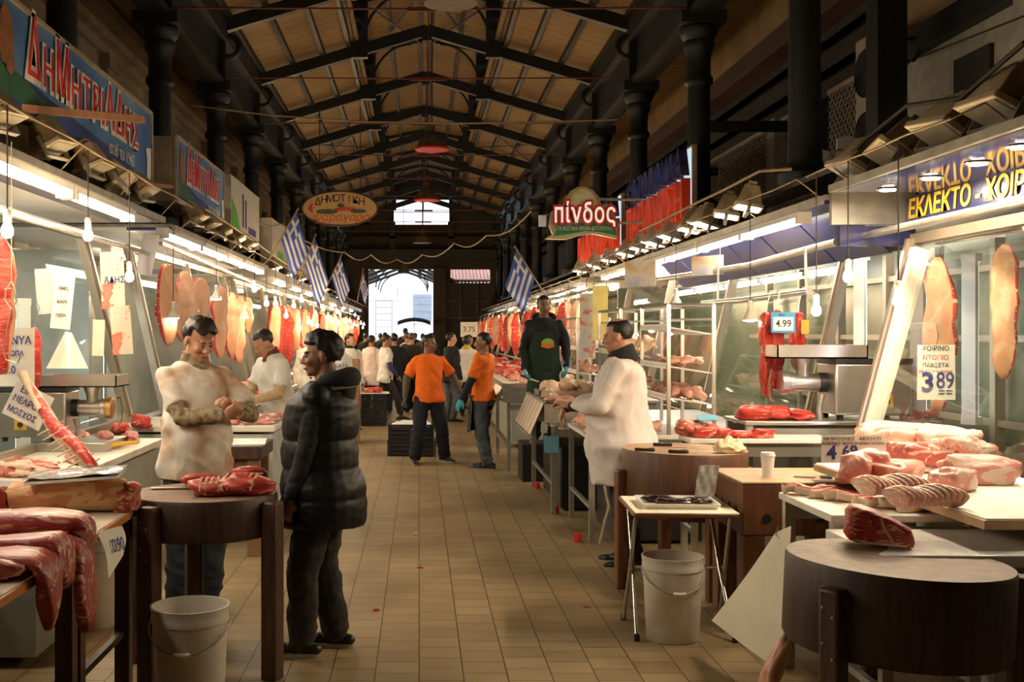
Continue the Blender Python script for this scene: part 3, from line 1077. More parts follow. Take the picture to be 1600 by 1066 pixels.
B = [((-2.06, 5.6, 2.23), 2.86, 'bare lit bulb on a dark cord, nearest over the left counter'), ((-2.07, 7.0, 2.33), 2.86, 'bare lit bulb hanging at the top of the first left glass post'),
     ((-2.07, 8.0, 2.12), 2.86, 'small bare lit bulb hanging beside the folded paper bags'),
     ((2.67, 6.24, 1.9), 2.79, 'bare lit bulb hanging in front of the slanting glass post near the price card'), ((2.67, 6.97, 2.07), 2.79, 'bare lit bulb hanging highest near the blue lettered fascia'),
     ((2.66, 7.5, 1.87), 2.79, 'bare lit bulb hanging beside the small blue price ticket')]
for p, zt, lab in B:
    bulb(p, zt, lab, None)
for p, zt, lab in (((-2.35, 10.7, 1.86), 2.71, 'reflector lamp hanging in front of the first hanging pork side'), ((-2.3, 12.7, 2.1), 2.7, 'reflector lamp hanging above the head of the bearded butcher in white'.replace('bearded ', '')),
                   ((-2.3, 14.7, 1.92), 2.7, 'reflector lamp hanging before the last pork side of the second left stall'), ((2.66, 9.0, 1.82), 2.79, 'reflector lamp hanging left of the red beef strips'),
                   ((2.66, 11.6, 2.02), 2.79, 'reflector lamp hanging over the poultry shelves')):
    bulb(p, zt, lab, None, 'reflector')
rnd = random.Random(11)
G = 'bare bulbs over the far left counters'
for i in range(26):
    y = 14.0 + i * 1.12 + rnd.uniform(-.3, .3)
    bulb((-2.06 + rnd.uniform(-.03, .03), y, 2.1 + rnd.uniform(-.25, .2)), 2.72, nth(i) + ' bare lit bulb from the front over the far left counters', G)
G = 'bare bulbs over the far right counters'
for i in range(16):
    y = 17.0 + i * 1.6 + rnd.uniform(-.4, .4)
    bulb((2.52 + rnd.uniform(-.03, .03), y, 2.05 + rnd.uniform(-.25, .2)), 2.62, nth(i) + ' bare lit bulb from the front over the far right counters', G)

# cables the bulbs hang from, held off the canopies by short arms
for (x, xc, segs, lab) in ((-2.06, -2.36, ((4.5, 10.2, 2.86, 2.78), (10.8, 45, 2.72, 2.68)), 'long lamp cable on short arms along the left canopies'), (2.66, 3.0, ((5.6, 7.7, 2.79, 2.74), (8.4, 19.5, 2.79, 2.74)), 'lamp cable on short arms along the two nearest right canopies'), (2.52, 2.95, ((16.5, 45, 2.62, 2.62),), 'lamp cable on short arms along the far right canopies')):
    mb = MB()
    for y0, y1, z, zc in segs:
        n_ = max(2, int((y1 - y0) / 1.4))
        mb.tube([(x, y0 + (y1 - y0) * j / (n_ * 2), z + .012 * (j % 2)) for j in range(n_ * 2 + 1)], .006, 5)
        for j in range(n_ + 1):
            y = y0 + (y1 - y0) * j / n_
            mb.tube([(x, y, z), ((x + xc) / 2, y, z + .08), (xc, y, zc)], .006, 5)
    tag(mb.build('lamp_cable', CABLE_L), lab, 'cable')
# ---- big bell pendants on the ridge line
pend = thing('bell_pendant', 'big bell pendant lamp nearest the camera at the top edge of the photo', 'pendant lamp', (0.36, 12.8, 5.48))
MB().lathe([(0.31, 0.0), (0.3, 0.02), (0.25, 0.16), (0.16, 0.27), (0.07, 0.33), (0.05, 0.45), (0.02, 0.47)], 28).build('shade', mat('old_tin_shade', (0.16, 0.12, 0.08), rough=0.5, metal=0.3, var=0.3), pend)
MB().lathe([(0.0, 0.005), (0.27, 0.005), (0.27, 0.02), (0.0, 0.02)], 28).build('lens', mat('dusty_lens', (0.45, 0.42, 0.33), rough=0.3), pend)
MB().tube([(0, 0, 0.45), (0, 0, 2.62)], 0.012, 6).build('chain', IRON, pend)
for (p, sc, lab) in (((0.24, 21.0, 5.15), 1.0, 'second bell pendant lamp on the ridge with a red rim'), ((0.2, 27.6, 4.98), 1.0, 'third bell pendant lamp on the ridge before the upper window'), ((0.1, 36.0, 4.6), .95, 'fourth bell pendant lamp on the ridge, small and dark'),
                     ((-0.6, 43.0, 4.0), 0.8, 'farthest bell pendant lamp, hanging before the gateway arch')):
    q = dup(pend, p, None, lab)
    q.scale = (sc,) * 3
    for c in q.children:
        if c.name.startswith('chain'):
            f_ = ((8.1 if p[1] < 40 else 7.9) - p[2]) / sc
            c.scale = (1, 1, (f_ - .45) / 2.17)
            c.location = (0, 0, .45 - .45 * (f_ - .45) / 2.17)
    if 'red rim' in lab or 'third' in lab:
        tag(MB().lathe([(0.315, -0.01), (0.325, 0.0), (0.325, 0.03), (0.3, 0.035)], 28).build('rim', RED, q), 'red rim')
# ================================================================ signs, flags
FX_R = lambda x, y, z: frame((x, y, z), (0, -1, 0), (0, 0, 1))      # board on the right side, read from the aisle
FX_L = lambda x, y, z: frame((x, y, z), (0, 1, 0), (0, 0, 1))
FX_F = lambda x, y, z: frame((x, y, z), (1, 0, 0), (0, 0, 1))       # faces the camera end


def word_mesh(items, name, material, parent, M, depth=0.004, offset=0.0):
    """one mesh out of several (string, x, y, size, xscale, yscale) strings"""
    bm = bmesh.new()
    for s, x, y, size, xs, ys in items:
        o = text_mesh(s, size, depth, 'piece', material, None, M @ Matrix.Translation((x, y, 0)) @ Matrix.Diagonal((xs, ys, 1, 1)), offset=offset)
        bm.from_mesh(o.data)
        me = o.data
        bpy.data.objects.remove(o, do_unlink=True)
        bpy.data.meshes.remove(me)
    me = bpy.data.meshes.new(name)
    bm.to_mesh(me)
    bm.free()
    me.materials.append(material)
    o = bpy.data.objects.new(name, me)
    COL.objects.link(o)
    o.parent = parent
    return o


def shapes(polys, name, material, parent, M, t):
    mb = MB()
    for p in polys:
        mb.prism(p, t, M @ Matrix.Rotation(0, 4, 'X') @ Matrix(((1, 0, 0, 0), (0, 0, 1, 0), (0, -1, 0, 0), (0, 0, 0, 1))).inverted())
    return mb.build(name, material, parent, fix=True)


def flatM(M, lift):
    """turns the (x, thickness, z) prism frame into the board frame, lifted off its face"""
    return M @ Matrix(((1, 0, 0, 0), (0, 0, 1, 0), (0, -1, 0, lift), (0, 0, 0, 1)))


def circ(cx, cy, rx, ry, n=20, a0=0, a1=2 * PI, wob=0.0, seed=1):
    r_ = random.Random(seed)
    return [(cx + rx * math.cos(a0 + (a1 - a0) * j / n) * (1 + r_.uniform(-wob, wob)), cy + ry * math.sin(a0 + (a1 - a0) * j / n) * (1 + r_.uniform(-wob, wob))) for j in range(n)]


SKY_L = mat('painted_sky', (0.06, 0.16, 0.36), rough=0.35, scale=1.2, stops=[(0.3, (0.04, 0.14, 0.50)), (0.6, (0.13, 0.30, 0.58)), (0.8, (0.36, 0.50, 0.64))])
FIELD = mat('painted_field', (0.03, 0.13, 0.07), rough=0.4, var=0.3)
RED_B = mat('bright_sign_red', (0.80, 0.03, 0.02), rough=0.4, var=0)
COW = mat('painted_cow', (0.30, 0.12, 0.04), rough=0.5, var=0.4, scale=12)


SIGN_SIDE = mat('sign_side_beige', (0.36, 0.29, 0.20), rough=0.6)


def cow_sign(loc, L, H, label, box_depth):
    t = thing('shop_sign', label, 'sign', loc)
    MB().box(-box_depth, -.012, -L / 2, L / 2, 0, H).build('box', SIGN_SIDE, t)
    MB().box(-.012, 0, -L / 2, L / 2, 0, H).build('panel', SKY_L, t)
    fr = MB()
    for (a, b) in (((0.0, -L / 2, 0), (0.0, L / 2, 0)), ((0, -L / 2, H), (0, L / 2, H)), ((0, -L / 2, 0), (0, -L / 2, H)), ((0, L / 2, 0), (0, L / 2, H))):
        fr.bar(a, b, 0.03, 0.03)
    fr.build('frame', mat('aged_frame', (0.42, 0.34, 0.22), rough=0.5), t)
    M = FX_L(0, 0, 0)
    mb = MB()
    mb.prism([(-L / 2, 0.02), (L * 0.42, 0.02), (L * 0.2, H * 0.16), (-L * 0.1, H * 0.26), (-L / 2, H * 0.42)], 0.003, flatM(M, 0.004))
    mb.build('field_picture', SIGN_BLUE, t, fix=True)
    mb = MB()
    mb.prism([(-L / 2, 0.1 * H), (-L * 0.15, 0.1 * H), (-L * 0.2, H * 0.22), (-L * 0.35, H * 0.36), (-L / 2, H * 0.38)], 0.003, flatM(M, 0.008))
    mb.build('meadow_picture', FIELD, t, fix=True)
    mb = MB()
    mb.prism(circ(-L * 0.40, H * 0.62, 0.13 * H * 1.4, 0.3 * H, 24, wob=.06), 0.003, flatM(M, 0.008))
    mb.prism(circ(-L * 0.385, H * 0.40, 0.08 * H * 1.4, 0.1 * H, 18, wob=.08), 0.003, flatM(M, 0.009))
    mb.build('cow_picture', COW, t, fix=True)
    mb = MB()
    mb.prism([(L * .49, 0.04), (L * .49, H * .5), (L * .44, H * .46), (L * .455, H * .3), (L * .45, .04)], 0.003, flatM(M, 0.009))
    mb.build('waterfall_picture', WHITE, t, fix=True)
    # the name, its peaks taller than the rest
    word = 'ΔΗΜΗΤΡΙΑΔΗΣ'
    wid = [1.15, 1, 1.25, 1, .95, .9, .45, 1.1, 1.1, 1, .9]
    x = -L * 0.325
    tot = sum(wid)
    stepw = L * 0.70 / tot
    items = []
    for ch, w_ in zip(word, wid):
        peak = {'Δ': 1.5, 'Μ': 1.4, 'Α': 1.35}.get(ch, 1.0)
        if x > L * 0.1 and ch in 'ΔΑ':
            peak = 1.3
        size = H * 0.56
        cap = size * 0.727
        items.append((ch, x + stepw * w_ / 2, H * 0.34 + cap * peak / 2, size, stepw * w_ / (size * {'Ι': .35, 'Μ': .95}.get(ch, .8)), peak))
        x += stepw * w_
    word_mesh(items, 'lettering_outline', WHITE, t, M @ Matrix.Translation((0, 0, 0.012)), 0.003, offset=H * 0.034)
    tag(word_mesh(items, 'lettering', RED_B, t, M @ Matrix.Translation((0, 0, 0.02)), 0.003, offset=-0.004), 'red lettering')
    text_mesh('από το 1942', H * 0.22, 0.002, 'small_lettering', WHITE, t, M @ Matrix.Translation((L * 0.24, H * 0.17, 0.014)))
    return t


cow_sign((-2.47, 8.3, 3.08), 4.05, 0.66, 'larger blue shop sign with a cow head and red Greek lettering, nearest left', 0.12)
cow_sign((-2.47, 12.75, 3.06), 2.75, 0.66, 'smaller blue shop sign with red Greek lettering, second along the left', 0.26)
# wooden lath in front of the big sign
tag(MB().bar(at(20, 168, 6.9), at(222, 187, 8.6), 0.05, 0.05).build('wooden_lath', mat('raw_lath', (0.48, 0.24, 0.12), rough=0.7, var=0.2)), 'loose wooden lath stuck out across the larger blue sign', 'lath')
tag(MB().bar(at(222, 287, 9.5), at(268, 292, 10.6), 0.04, 0.03).build('wooden_lath', mat('raw_lath2', (0.36, 0.12, 0.07), rough=0.7)), 'short reddish lath end beside the pale box of the smaller blue sign', 'lath')

# pale signs further along the left
t = thing('shop_sign', 'white shop sign with a green patch beside the first flag on the left', 'sign', (-2.47, 16.0, 3.0))
MB().box(-0.25, 0, -1.3, 1.3, 0, 0.8).build('panel', mat('pale_sign', (0.62, 0.58, 0.48), rough=0.5), t)
MB().prism([(-1.25, 0.03), (-0.5, 0.03), (-0.7, 0.25), (-1.0, 0.42), (-1.25, 0.5)], 0.004, flatM(FX_L(0, 0, 0), 0.006)).build('green_patch', mat('bright_green', (0.08, 0.42, 0.04), rough=0.5), t, fix=True)
MB().prism([(-0.35, 0.2), (-0.25, 0.2), (-0.25, 0.66), (-0.35, 0.66)], 0.004, flatM(FX_L(0, 0, 0), 0.006)).prism([(-0.1, 0.2), (0.0, 0.2), (0.0, 0.6), (-0.1, 0.6)], 0.004, flatM(FX_L(0, 0, 0), 0.006)).prism([(0.2, 0.15), (0.9, 0.15), (0.9, 0.25), (0.2, 0.25)], 0.004, flatM(FX_L(0, 0, 0), 0.006)).build('blue_marks', INK_BLUE, t, fix=True)
t = thing('shop_sign', 'white shop sign with red writing behind the second flag on the left', 'sign', (-2.47, 22.0, 2.9))
MB().box(-0.2, 0, -3.2, 3.2, 0, 0.75).build('panel', mat('pale_sign2', (0.58, 0.52, 0.44), rough=0.5), t)
text_mesh('ΚΡΕΑΤΑ', 0.5, 0.003, 'lettering', INK_RED, t, FX_L(0.008, 0, 0.4))
MB().prism([(-2.6, 0.03), (-1.6, 0.03), (-1.8, 0.25), (-2.5, 0.25)], 0.004, flatM(FX_L(0, 0, 0), 0.006)).build('green_patch', mat('bright_green'  , (0.08, 0.42, 0.04)), t, fix=True)

# channel letter signs on the right
NAVY = mat('navy_channel_letter', (0.03, 0.032, 0.11), rough=0.4, var=0.1)
ORANGE_RED = mat('orange_red_channel_letter', (0.72, 0.06, 0.015), rough=0.4, var=0.05, emit=((0.8, 0.05, 0.01), 0.06))
SIGN_PALE = mat('beige_sign_board', (0.50, 0.38, 0.24), rough=0.6)


def channel_sign(y0, y1, label, both=True):
    L = y1 - y0
    t = thing('channel_letter_sign', label, 'sign', (3.1, (y0 + y1) / 2, 2.88))
    MB().box(0.0, 0.05, -L / 2 - .05, L / 2 + .05, 0, 0.98).build('board', SIGN_PALE, t)
    MB().box(-0.015, 0.0, -L / 2, L / 2, 0.08, .95).build('glow_panel', emat('backlight', (0.75, 0.9, 1.0), 0.45), t)
    tag(text_mesh('ΠΑΠΟΥΤΣΗ', 0.62, 0.05, 'lettering', ORANGE_RED, t, FX_R(-0.09, 0, 0.32), xs=L * 0.94 / 2.98), 'orange red letters')
    if both:
        tag(text_mesh('ΚΟΤΟΠΟΥΛΑ', 0.45, 0.05, 'lettering', NAVY, t, FX_R(-0.09, 0, 0.76), xs=L * 0.94 / 2.55), 'navy letters')
    return t


channel_sign(12.75, 15.9, 'sign with deep navy and orange red letters on the right, nearest the camera')
channel_sign(17.2, 20.8, 'second sign with deep orange red letters, partly behind the hanging chicken brand sign'.replace('chicken brand', 'green and white'))

# hanging two-sided sign with the red name and green ribbon
def hanging_sign():
    p = at(911, 336, 15.0)
    t = thing('hanging_sign', 'hanging sign with red bubble letters and a green ribbon, sticking out on the right', 'sign', p)
    M = FX_F(0, 0, 0)
    S = 15.0 / FPX
    def P(pts):
        return [((x - 911) * S, -(y - 336) * S) for x, y in pts]
    out = P([(858, 352), (862, 330), (868, 326), (880, 324), (884, 310), (892, 298), (903, 292), (914, 292), (926, 297), (936, 308), (940, 320), (956, 318), (960, 324), (962, 346), (971, 347), (965, 358), (964, 373), (945, 369), (925, 365), (905, 368), (885, 374), (868, 374), (852, 373), (864, 366)])
    MB().prism(list(reversed(out)), 0.1, Matrix.Identity(4)).build('panel', mat('gold_edge', (0.50, 0.40, 0.20), rough=0.4), t, fix=True)
    arch = P([(888, 326), (889, 314), (896, 301), (906, 296), (914, 296), (924, 301), (932, 312), (936, 326)])
    MB().prism(arch, 0.003, flatM(M, 0.004)).build('arch_picture', mat('pale_yellow_arch', (0.72, 0.70, 0.30), rough=0.5, scale=9, stops=[(0.4, (0.75, 0.68, 0.12)), (0.6, (0.80, 0.80, 0.62))]), t, fix=True)
    rib = P([(866, 349), (885, 352), (915, 347), (945, 344), (966, 349), (962, 358), (964, 369), (940, 363), (915, 361), (890, 366), (866, 369), (870, 359)])
    MB().prism(rib, 0.004, flatM(M, 0.012)).build('ribbon', GREEN, t, fix=True)
    text_mesh('пίνδος', 0.37, 0.004, 'lettering_outline', RED_B, t, M @ Matrix.Translation((0.02, 0.01, 0.024)), xs=0.66, offset=0.036, space=1.1)
    text_mesh('пίνδος', 0.37, 0.004, 'lettering', mat('lit_white', (0.8, 0.8, 0.75), var=0, emit=((1, .95, .8), .3)), t, M @ Matrix.Translation((0.02, 0.01, 0.034)), xs=0.66, offset=0.004, space=1.1)
    text_mesh('ΤΑ ΝΟΣΤΙΜΑ ΟΡΕΙΝΑ ΚΟΤΟΠΟΥΛΑ', 0.07, 0.002, 'small_lettering', WHITE, t, M @ Matrix.Translation((0.02, -0.185, 0.024)), xs=0.62)
    MB().tube([(0.2, 0.05, 0.22), (1.1, 0.05, 0.2)], 0.02, 6).tube([(0.3, 0.05, -0.1), (1.1, 0.05, -0.1)], 0.02, 6).build('bracket', BEIGE_BOX, t)
    MB().box(-0.59, -0.49, 0.03, 0.07, -0.15, -0.0).build('side_tab', WHITE, t)


hanging_sign()
# oval wooden sign
p = at(531, 326, 22.0)
t = thing('oval_sign', 'oval hanging sign with dark and red Greek lettering on the left', 'sign', p)
w_, h_ = 59 * 22 / FPX, 27 * 22 / FPX
MB().prism(circ(0, 0, w_, h_, 40), 0.06).build('panel', mat('ochre_board', (0.62, 0.42, 0.19), rough=0.5, var=0.06), t, fix=True)
mb = MB().tube([(w_ * math.cos(2 * PI * j / 40), 0.0, h_ * math.sin(2 * PI * j / 40)) for j in range(40)], 0.018, 6, closed=True)
mb.build('rim', BROWN, t)
M = FX_F(0, -0.006, 0)
items = []
for j, ch in enumerate('ΔΗΜΟΤΙΚΗ'):
    a = (j - 3.5) / 3.5
    items.append((ch, a * w_ * 0.58, h_ * (0.58 - 0.2 * a * a), 0.2, 1.0, 1.0))
word_mesh(items, 'lettering', INK_BLACK, t, M, 0.002, 0.0)
tag(text_mesh('ψαραγορά', 0.22, 0.002, 'lettering', INK_RED, t, M @ Matrix.Translation((0.02, -h_ * 0.52, 0)), shear=0.2), 'red lettering')
MB().prism([(-w_ * .85, 0), (-w_ * .72, h_ * .35), (-w_ * .72, -h_ * .3)], 0.003, flatM(M, 0.002)).build('arrow_picture', INK_RED, t, fix=True)
MB().prism([(-.12, .0), (.12, .03), (.3, .02), (.3, -.03), (-.05, -.05)], 0.003, flatM(M, 0.002)).build('lobster_picture', INK_RED, t, fix=True)
MB().prism(circ(-.25, -.06, .22, .05, 14), 0.002, flatM(M, 0.002)).prism(circ(.36, -.05, .16, .045, 14), 0.002, flatM(M, 0.002)).prism(circ(0.02, .06, .07, .04, 10), 0.002, flatM(M, 0.003)).build('fish_picture', mat('painted_fish', (0.07, 0.10, 0.07), rough=0.5), t, fix=True)
MB().tube([(-.4, .03, h_ * .8), (-.4, .03, 2.0)], 0.01, 5).tube([(.4, .03, h_ * .8), (.4, .03, 2.0)], 0.01, 5).build('hanger', CABLE, t)

# blue fascia sign with yellow letters at the near right stall
t = thing('fascia_sign', 'blue fascia strip with yellow Greek lettering at the nearest right stall', 'sign', (3.54, 5.8, 2.5))
MB().box(0, 0.04, -2.6, 2.35, 0, 0.2).build('panel', mat('deep_blue_strip', (0.012, 0.014, 0.075), rough=0.25, var=0.1), t)
text_mesh('ΕΚΛΕΚΤΟ - ΧΟΙΡΙΝΟ', 0.185, 0.002, 'lettering', YELLOW, t, FX_R(-0.006, 2.3, 0.1), align='LEFT', xs=1.08, shear=0.12, offset=0.004)
tag(MB().tube([(3.3, 2.4, 2.44), (3.3, 8.4, 2.44)], 0.028, 10).build('steel_rail', STEEL), 'steel rail running under the blue and yellow lettered fascia', 'rail')
for i, (px, py) in enumerate(((1387, 296), (1455, 278), (1528, 255), (1596, 229), (1720, 185))):
    p = atz(px, py, 2.686)
    t = thing('downlight', nth(i) + ' round downlight from the canopy corner in the blue glossy underside', 'downlight', p, group='downlights in the blue underside')
    MB().lathe([(0.0, -0.009), (0.05, -0.009), (0.05, 0.0), (0, 0.0)], 20).build('lamp', DOWN_E, t)
    MB().lathe([(0.051, -0.002), (0.07, -0.006), (0.075, 0.0), (0.051, 0.004)], 20).build('trim_ring', CHROME, t)
# white signs behind the near right canopy
for (px, py, Y, s, lab) in ((1327, 243, 11.2, 'ΟΛΟ', 'white sign corner with red letters below the air conditioner'), (1288, 262, 12.3, 'Κ', 'white sign corner with a red letter beside the dark column')):
    p = at(px, py, Y)
    t = thing('shop_sign', lab, 'sign', p)
    MB().prism([(-.12, -.2), (.14, -.2), (.14, .1), (.09, .17), (-.02, .2), (-.12, .17)], 0.03).build('panel', WHITE_P, t, fix=True)
    text_mesh(s, 0.15, 0.002, 'lettering', INK_RED, t, FX_F(0.01, -0.005, 0.0))
# air conditioner outdoor unit
t = thing('air_conditioner', 'beige outdoor air conditioner unit with two fans on the upper right wall', 'air conditioner', (4.6, 11.05, 3.3))
MB().box(-.2, .2, -.26, .26, 0, 1.35).build('casing', mat('aged_white_casing', (0.42, 0.38, 0.30), rough=0.5), t, bevel=0.02)
for z in (0.36, 0.98):
    M = Matrix.Translation((-.205, 0, z)) @ Matrix.Rotation(R(-90), 4, 'Y')
    mb = MB().lathe([(0.0, 0.01), (0.21, 0.01), (0.22, 0.02), (0.24, 0.0)], 24, M=M)
    for q in range(1, 6):
        mb.tube([M @ Vector((q * .042 * math.cos(2 * PI * j / 24), q * .042 * math.sin(2 * PI * j / 24), .02)) for j in range(24)], .004, 4, closed=True)
    mb.build('fan_grille', BLACK_P, t)
tag(MB().tube([at(1420, 78, 10.2) + Vector((0.1 * math.sin(j * 1.3), 0.05 * math.cos(j * 2.1), 0.12 * math.cos(j * 1.3))) for j in range(22)] + [at(1600, 25, 7.5)], 0.008, 5).build('cable_coil', CABLE), 'tangled black cable coil on the upper right wall', 'cable')

# flags
BLUE_F = mat('flag_blue', (0.05, 0.10, 0.42), rough=0.8, var=0.1)
WHITE_F = mat('flag_white', (0.66, 0.63, 0.58), rough=0.8, var=0.05)


def flag(p, w_, h_, label, side, tilt=35, group='blue and white striped flags'):
    """nine stripes and a cross in the corner, hanging in folds from a slanted staff"""
    t = thing('flag', label, 'flag', p, 0, group)
    a = R(tilt)
    s = -1 if side == 'left' else 1
    d = Vector((-s * math.sin(a), 0, math.cos(a)))
    MB().tube([d * -0.15, d * (h_ + 0.25)], 0.012, 6).build('staff', mat('flag_staff', (0.3, 0.2, 0.1), rough=0.5), t)
    nu, nv = 24, 18
    def f(u, v):
        q = d * (h_ * (1 - v) + 0.18)
        droop = u * w_
        return q + Vector((-s * droop * 0.28, droop * 0.10 + 0.045 * math.sin(u * 10 + v * 3) * (0.3 + u), -droop * 0.88 + 0.02 * math.sin(u * 7)))
    mb = MB()
    mb.grid(f, nu, nv)
    mb.mi = []
    for i in range(nu):
        for j in range(nv):
            stripe = int(j / 2) % 2
            m_ = 0 if stripe == 0 else 1
            if i < 10 and j < 10:
                m_ = 0
                if 4 <= j <= 5 or 4 <= i <= 5:
                    m_ = 1
            mb.mi.append(m_)
    o = mb.build('cloth', [BLUE_F, WHITE_F], t)
    sd = o.modifiers.new('thickness', 'SOLIDIFY')
    sd.thickness = 0.003
    return t


flag(at(428, 392, 15.2), 0.62, 0.42, 'striped flag beside the white and green sign, nearest on the left', 'left', 30)
flag(at(470, 430, 19.0), 0.85, 0.5, 'striped flag with a clear cross, second along the left', 'left', 20)
flag(at(512, 445, 23.5), 0.75, 0.45, 'striped flag third along the left', 'left', 25)
flag(at(560, 462, 27.0), 0.5, 0.42, 'striped flag hanging at the far end of the left stalls', 'left', 10)
flag(at(846, 452, 16.4), 0.62, 0.5, 'striped flag on a staff above the poultry seller on the right', 'right', 32)
# festoon wires across the hall
for pts, lab in (([at(380, 330, 17), at(440, 350, 18), at(540, 395, 20), at(580, 398, 21), at(620, 405, 22), at(660, 398, 21), at(710, 380, 19), at(760, 368, 17.5), at(830, 330, 16)], 'sagging string of small cables hung across the hall before the dark beam'),
                 ([at(300, 165, 15), at(420, 180, 15), at(560, 190, 15), at(700, 193, 15), at(880, 190, 15), at(965, 187, 15)], 'thin pale cable strung straight across the hall under the roof')):
    q = []
    for a, b in zip(pts, pts[1:]):
        for k in range(6):
            w = k / 6
            q.append(a.lerp(b, w) + Vector((0, 0, -0.12 * math.sin(PI * w) * ('sagging' in lab))))
    q.append(pts[-1])
    tag(MB().tube(q, 0.011, 5).build('overhead_cable', CABLE_L), lab, 'cable')
# ================================================================ meats
BEEF = meatmat('beef', (0.50, 0.05, 0.035), (0.28, 0.02, 0.018), (0.72, 0.42, 0.30), 0.62, 8)
BEEF_B = meatmat('bright_beef', (0.62, 0.055, 0.035), (0.42, 0.03, 0.025), (0.80, 0.48, 0.36), 0.60, 9)
BEEF_D = meatmat('aged_beef', (0.42, 0.045, 0.036), (0.22, 0.020, 0.018), (0.68, 0.36, 0.21), 0.55, 14)
VEAL = meatmat('veal', (0.55, 0.13, 0.10), (0.40, 0.06, 0.05), (0.80, 0.56, 0.46), 0.56, 6)
PORK = meatmat('pork', (0.68, 0.28, 0.22), (0.55, 0.15, 0.12), (0.82, 0.62, 0.50), 0.52, 5)
PORK_FAT = meatmat('pork_skin', (0.70, 0.37, 0.22), (0.62, 0.25, 0.14), (0.80, 0.56, 0.40), 0.55, 4, (1, 1, 0.5), soft=0.2)
LAMB = meatmat('lamb', (0.52, 0.10, 0.07), (0.36, 0.045, 0.035), (0.82, 0.60, 0.44), 0.48, 7)
LIVER = meatmat('liver', (0.035, 0.010, 0.010), (0.015, 0.006, 0.007), (0.10, 0.03, 0.03), 0.7, 5, rough=0.12)
CHICK = meatmat('chicken', (0.80, 0.52, 0.33), (0.74, 0.38, 0.24), (0.86, 0.66, 0.46), 0.5, 6, soft=0.15)
CHICK_P = meatmat('chicken_pieces', (0.76, 0.38, 0.28), (0.62, 0.22, 0.16), (0.86, 0.64, 0.48), 0.5, 7, soft=0.12)
GIBLET = meatmat('giblets', (0.30, 0.08, 0.05), (0.16, 0.035, 0.03), (0.55, 0.28, 0.18), 0.62, 10, rough=0.2)
BONE = mat('bone', (0.72, 0.55, 0.38), rough=0.5, var=0.15, scale=20)
FATM = mat('fat_trim', (0.78, 0.60, 0.42), rough=0.45, var=0.12, scale=15)


def blob(L, W, H, seed, amp=0.16, e=0.75, f=3.0, taper=0.0, bend=0.0, nu=26, nv=16, flat=True):
    """lumpy cut of meat lying on its flat base; long axis along x"""
    mb = MB().ell((0, 0, 0), 1, nu=nu, nv=nv)
    out = []
    sg = lambda v: math.copysign(abs(v) ** e, v)
    m_ = max(L, W)
    for x, y, z in mb.v:
        d = 1 + amp * n3((x, y, z), 1.3, seed) * 1.3 + amp * 0.6 * n3((x, y, z), f, seed + 3)
        X, Y, Z = sg(x) * d, sg(y) * d, sg(z) * d
        k = 1 - taper * (X * 0.5 + 0.5)
        px, py, pz = X * L / 2, Y * W / 2 * k, (Z + 1) * H / 2 * (1 - taper * 0.5 * (X * 0.5 + 0.5))
        py += bend * (X * X) * W
        if flat:
            pz = max(0.0, pz - 0.06 * H)
        out.append((px, py, pz))
    mb.v = out
    return mb


def sweep(pts, ws, ts, up=(0, 0, 1), n=14, seed=0, amp=0.12, e=0.7, edge=None):
    """strip of meat along a path; widths, thicknesses per point; edge = material index for the narrow sides"""
    pts = [Vector(p) for p in pts]
    N = len(pts)
    up = Vector(up)
    mb = MB()
    rings = []
    for i, p in enumerate(pts):
        t = (pts[min(i + 1, N - 1)] - pts[max(i - 1, 0)]).normalized()
        s = t.cross(up)
        s = s.normalized() if s.length > 1e-4 else Vector((1, 0, 0))
        u = s.cross(t)
        w, th = ws[i], ts[i]
        ring = []
        for j in range(n):
            a = 2 * PI * j / n
            c, q = math.cos(a), math.sin(a)
            x = math.copysign(abs(c) ** e, c) * w / 2
            y = math.copysign(abs(q) ** e, q) * th / 2
            d = 1 + amp * n3((i * 0.35, c * 1.5, q * 1.5), 1.0, seed) + amp * .5 * n3((i * 0.9, c * 3, q * 3), 1.0, seed + 5)
            ring.append(p + s * x * d + u * y * d)
        rings.append(ring)
    mb.loft(rings)
    if edge is not None:
        k = 0
        for i in range(N - 1):
            for j in range(n):
                a = 2 * PI * (j + .5) / n
                if edge == 'one':
                    mb.mi[k] = 1 if math.cos(a) > 0.55 else 0
                else:
                    mb.mi[k] = 1 if abs(math.cos(a)) > 0.75 else 0
                k += 1
        mb.mi[-1] = mb.mi[-2] = 1
    return mb


def lerpl(a, b, n):
    return [a + (b - a) * i / (n - 1) for i in range(n)]


def piece(name, mb, m_, label, cat, loc, rz=0.0, group=None, rot=None):
    o = mb.build(name, m_, loc=loc, rz=rz, ang=180)
    if rot is not None:
        o.rotation_euler = rot
    return tag(o, label, cat, group)


def hook(parent, top, h, w=0.0):
    MB().tube([(0.0 + w, 0, top + h), (0.018 + w, 0, top + h + .03), (0.03 + w, 0, top + h), (0.012 + w, 0, top + h * 0.5), (0.0 + w, 0, top + .0), (-0.015 + w, 0, top - .035), (0.0 + w, 0, top - .05)], 0.004, 6).build('hook', STEEL, parent)


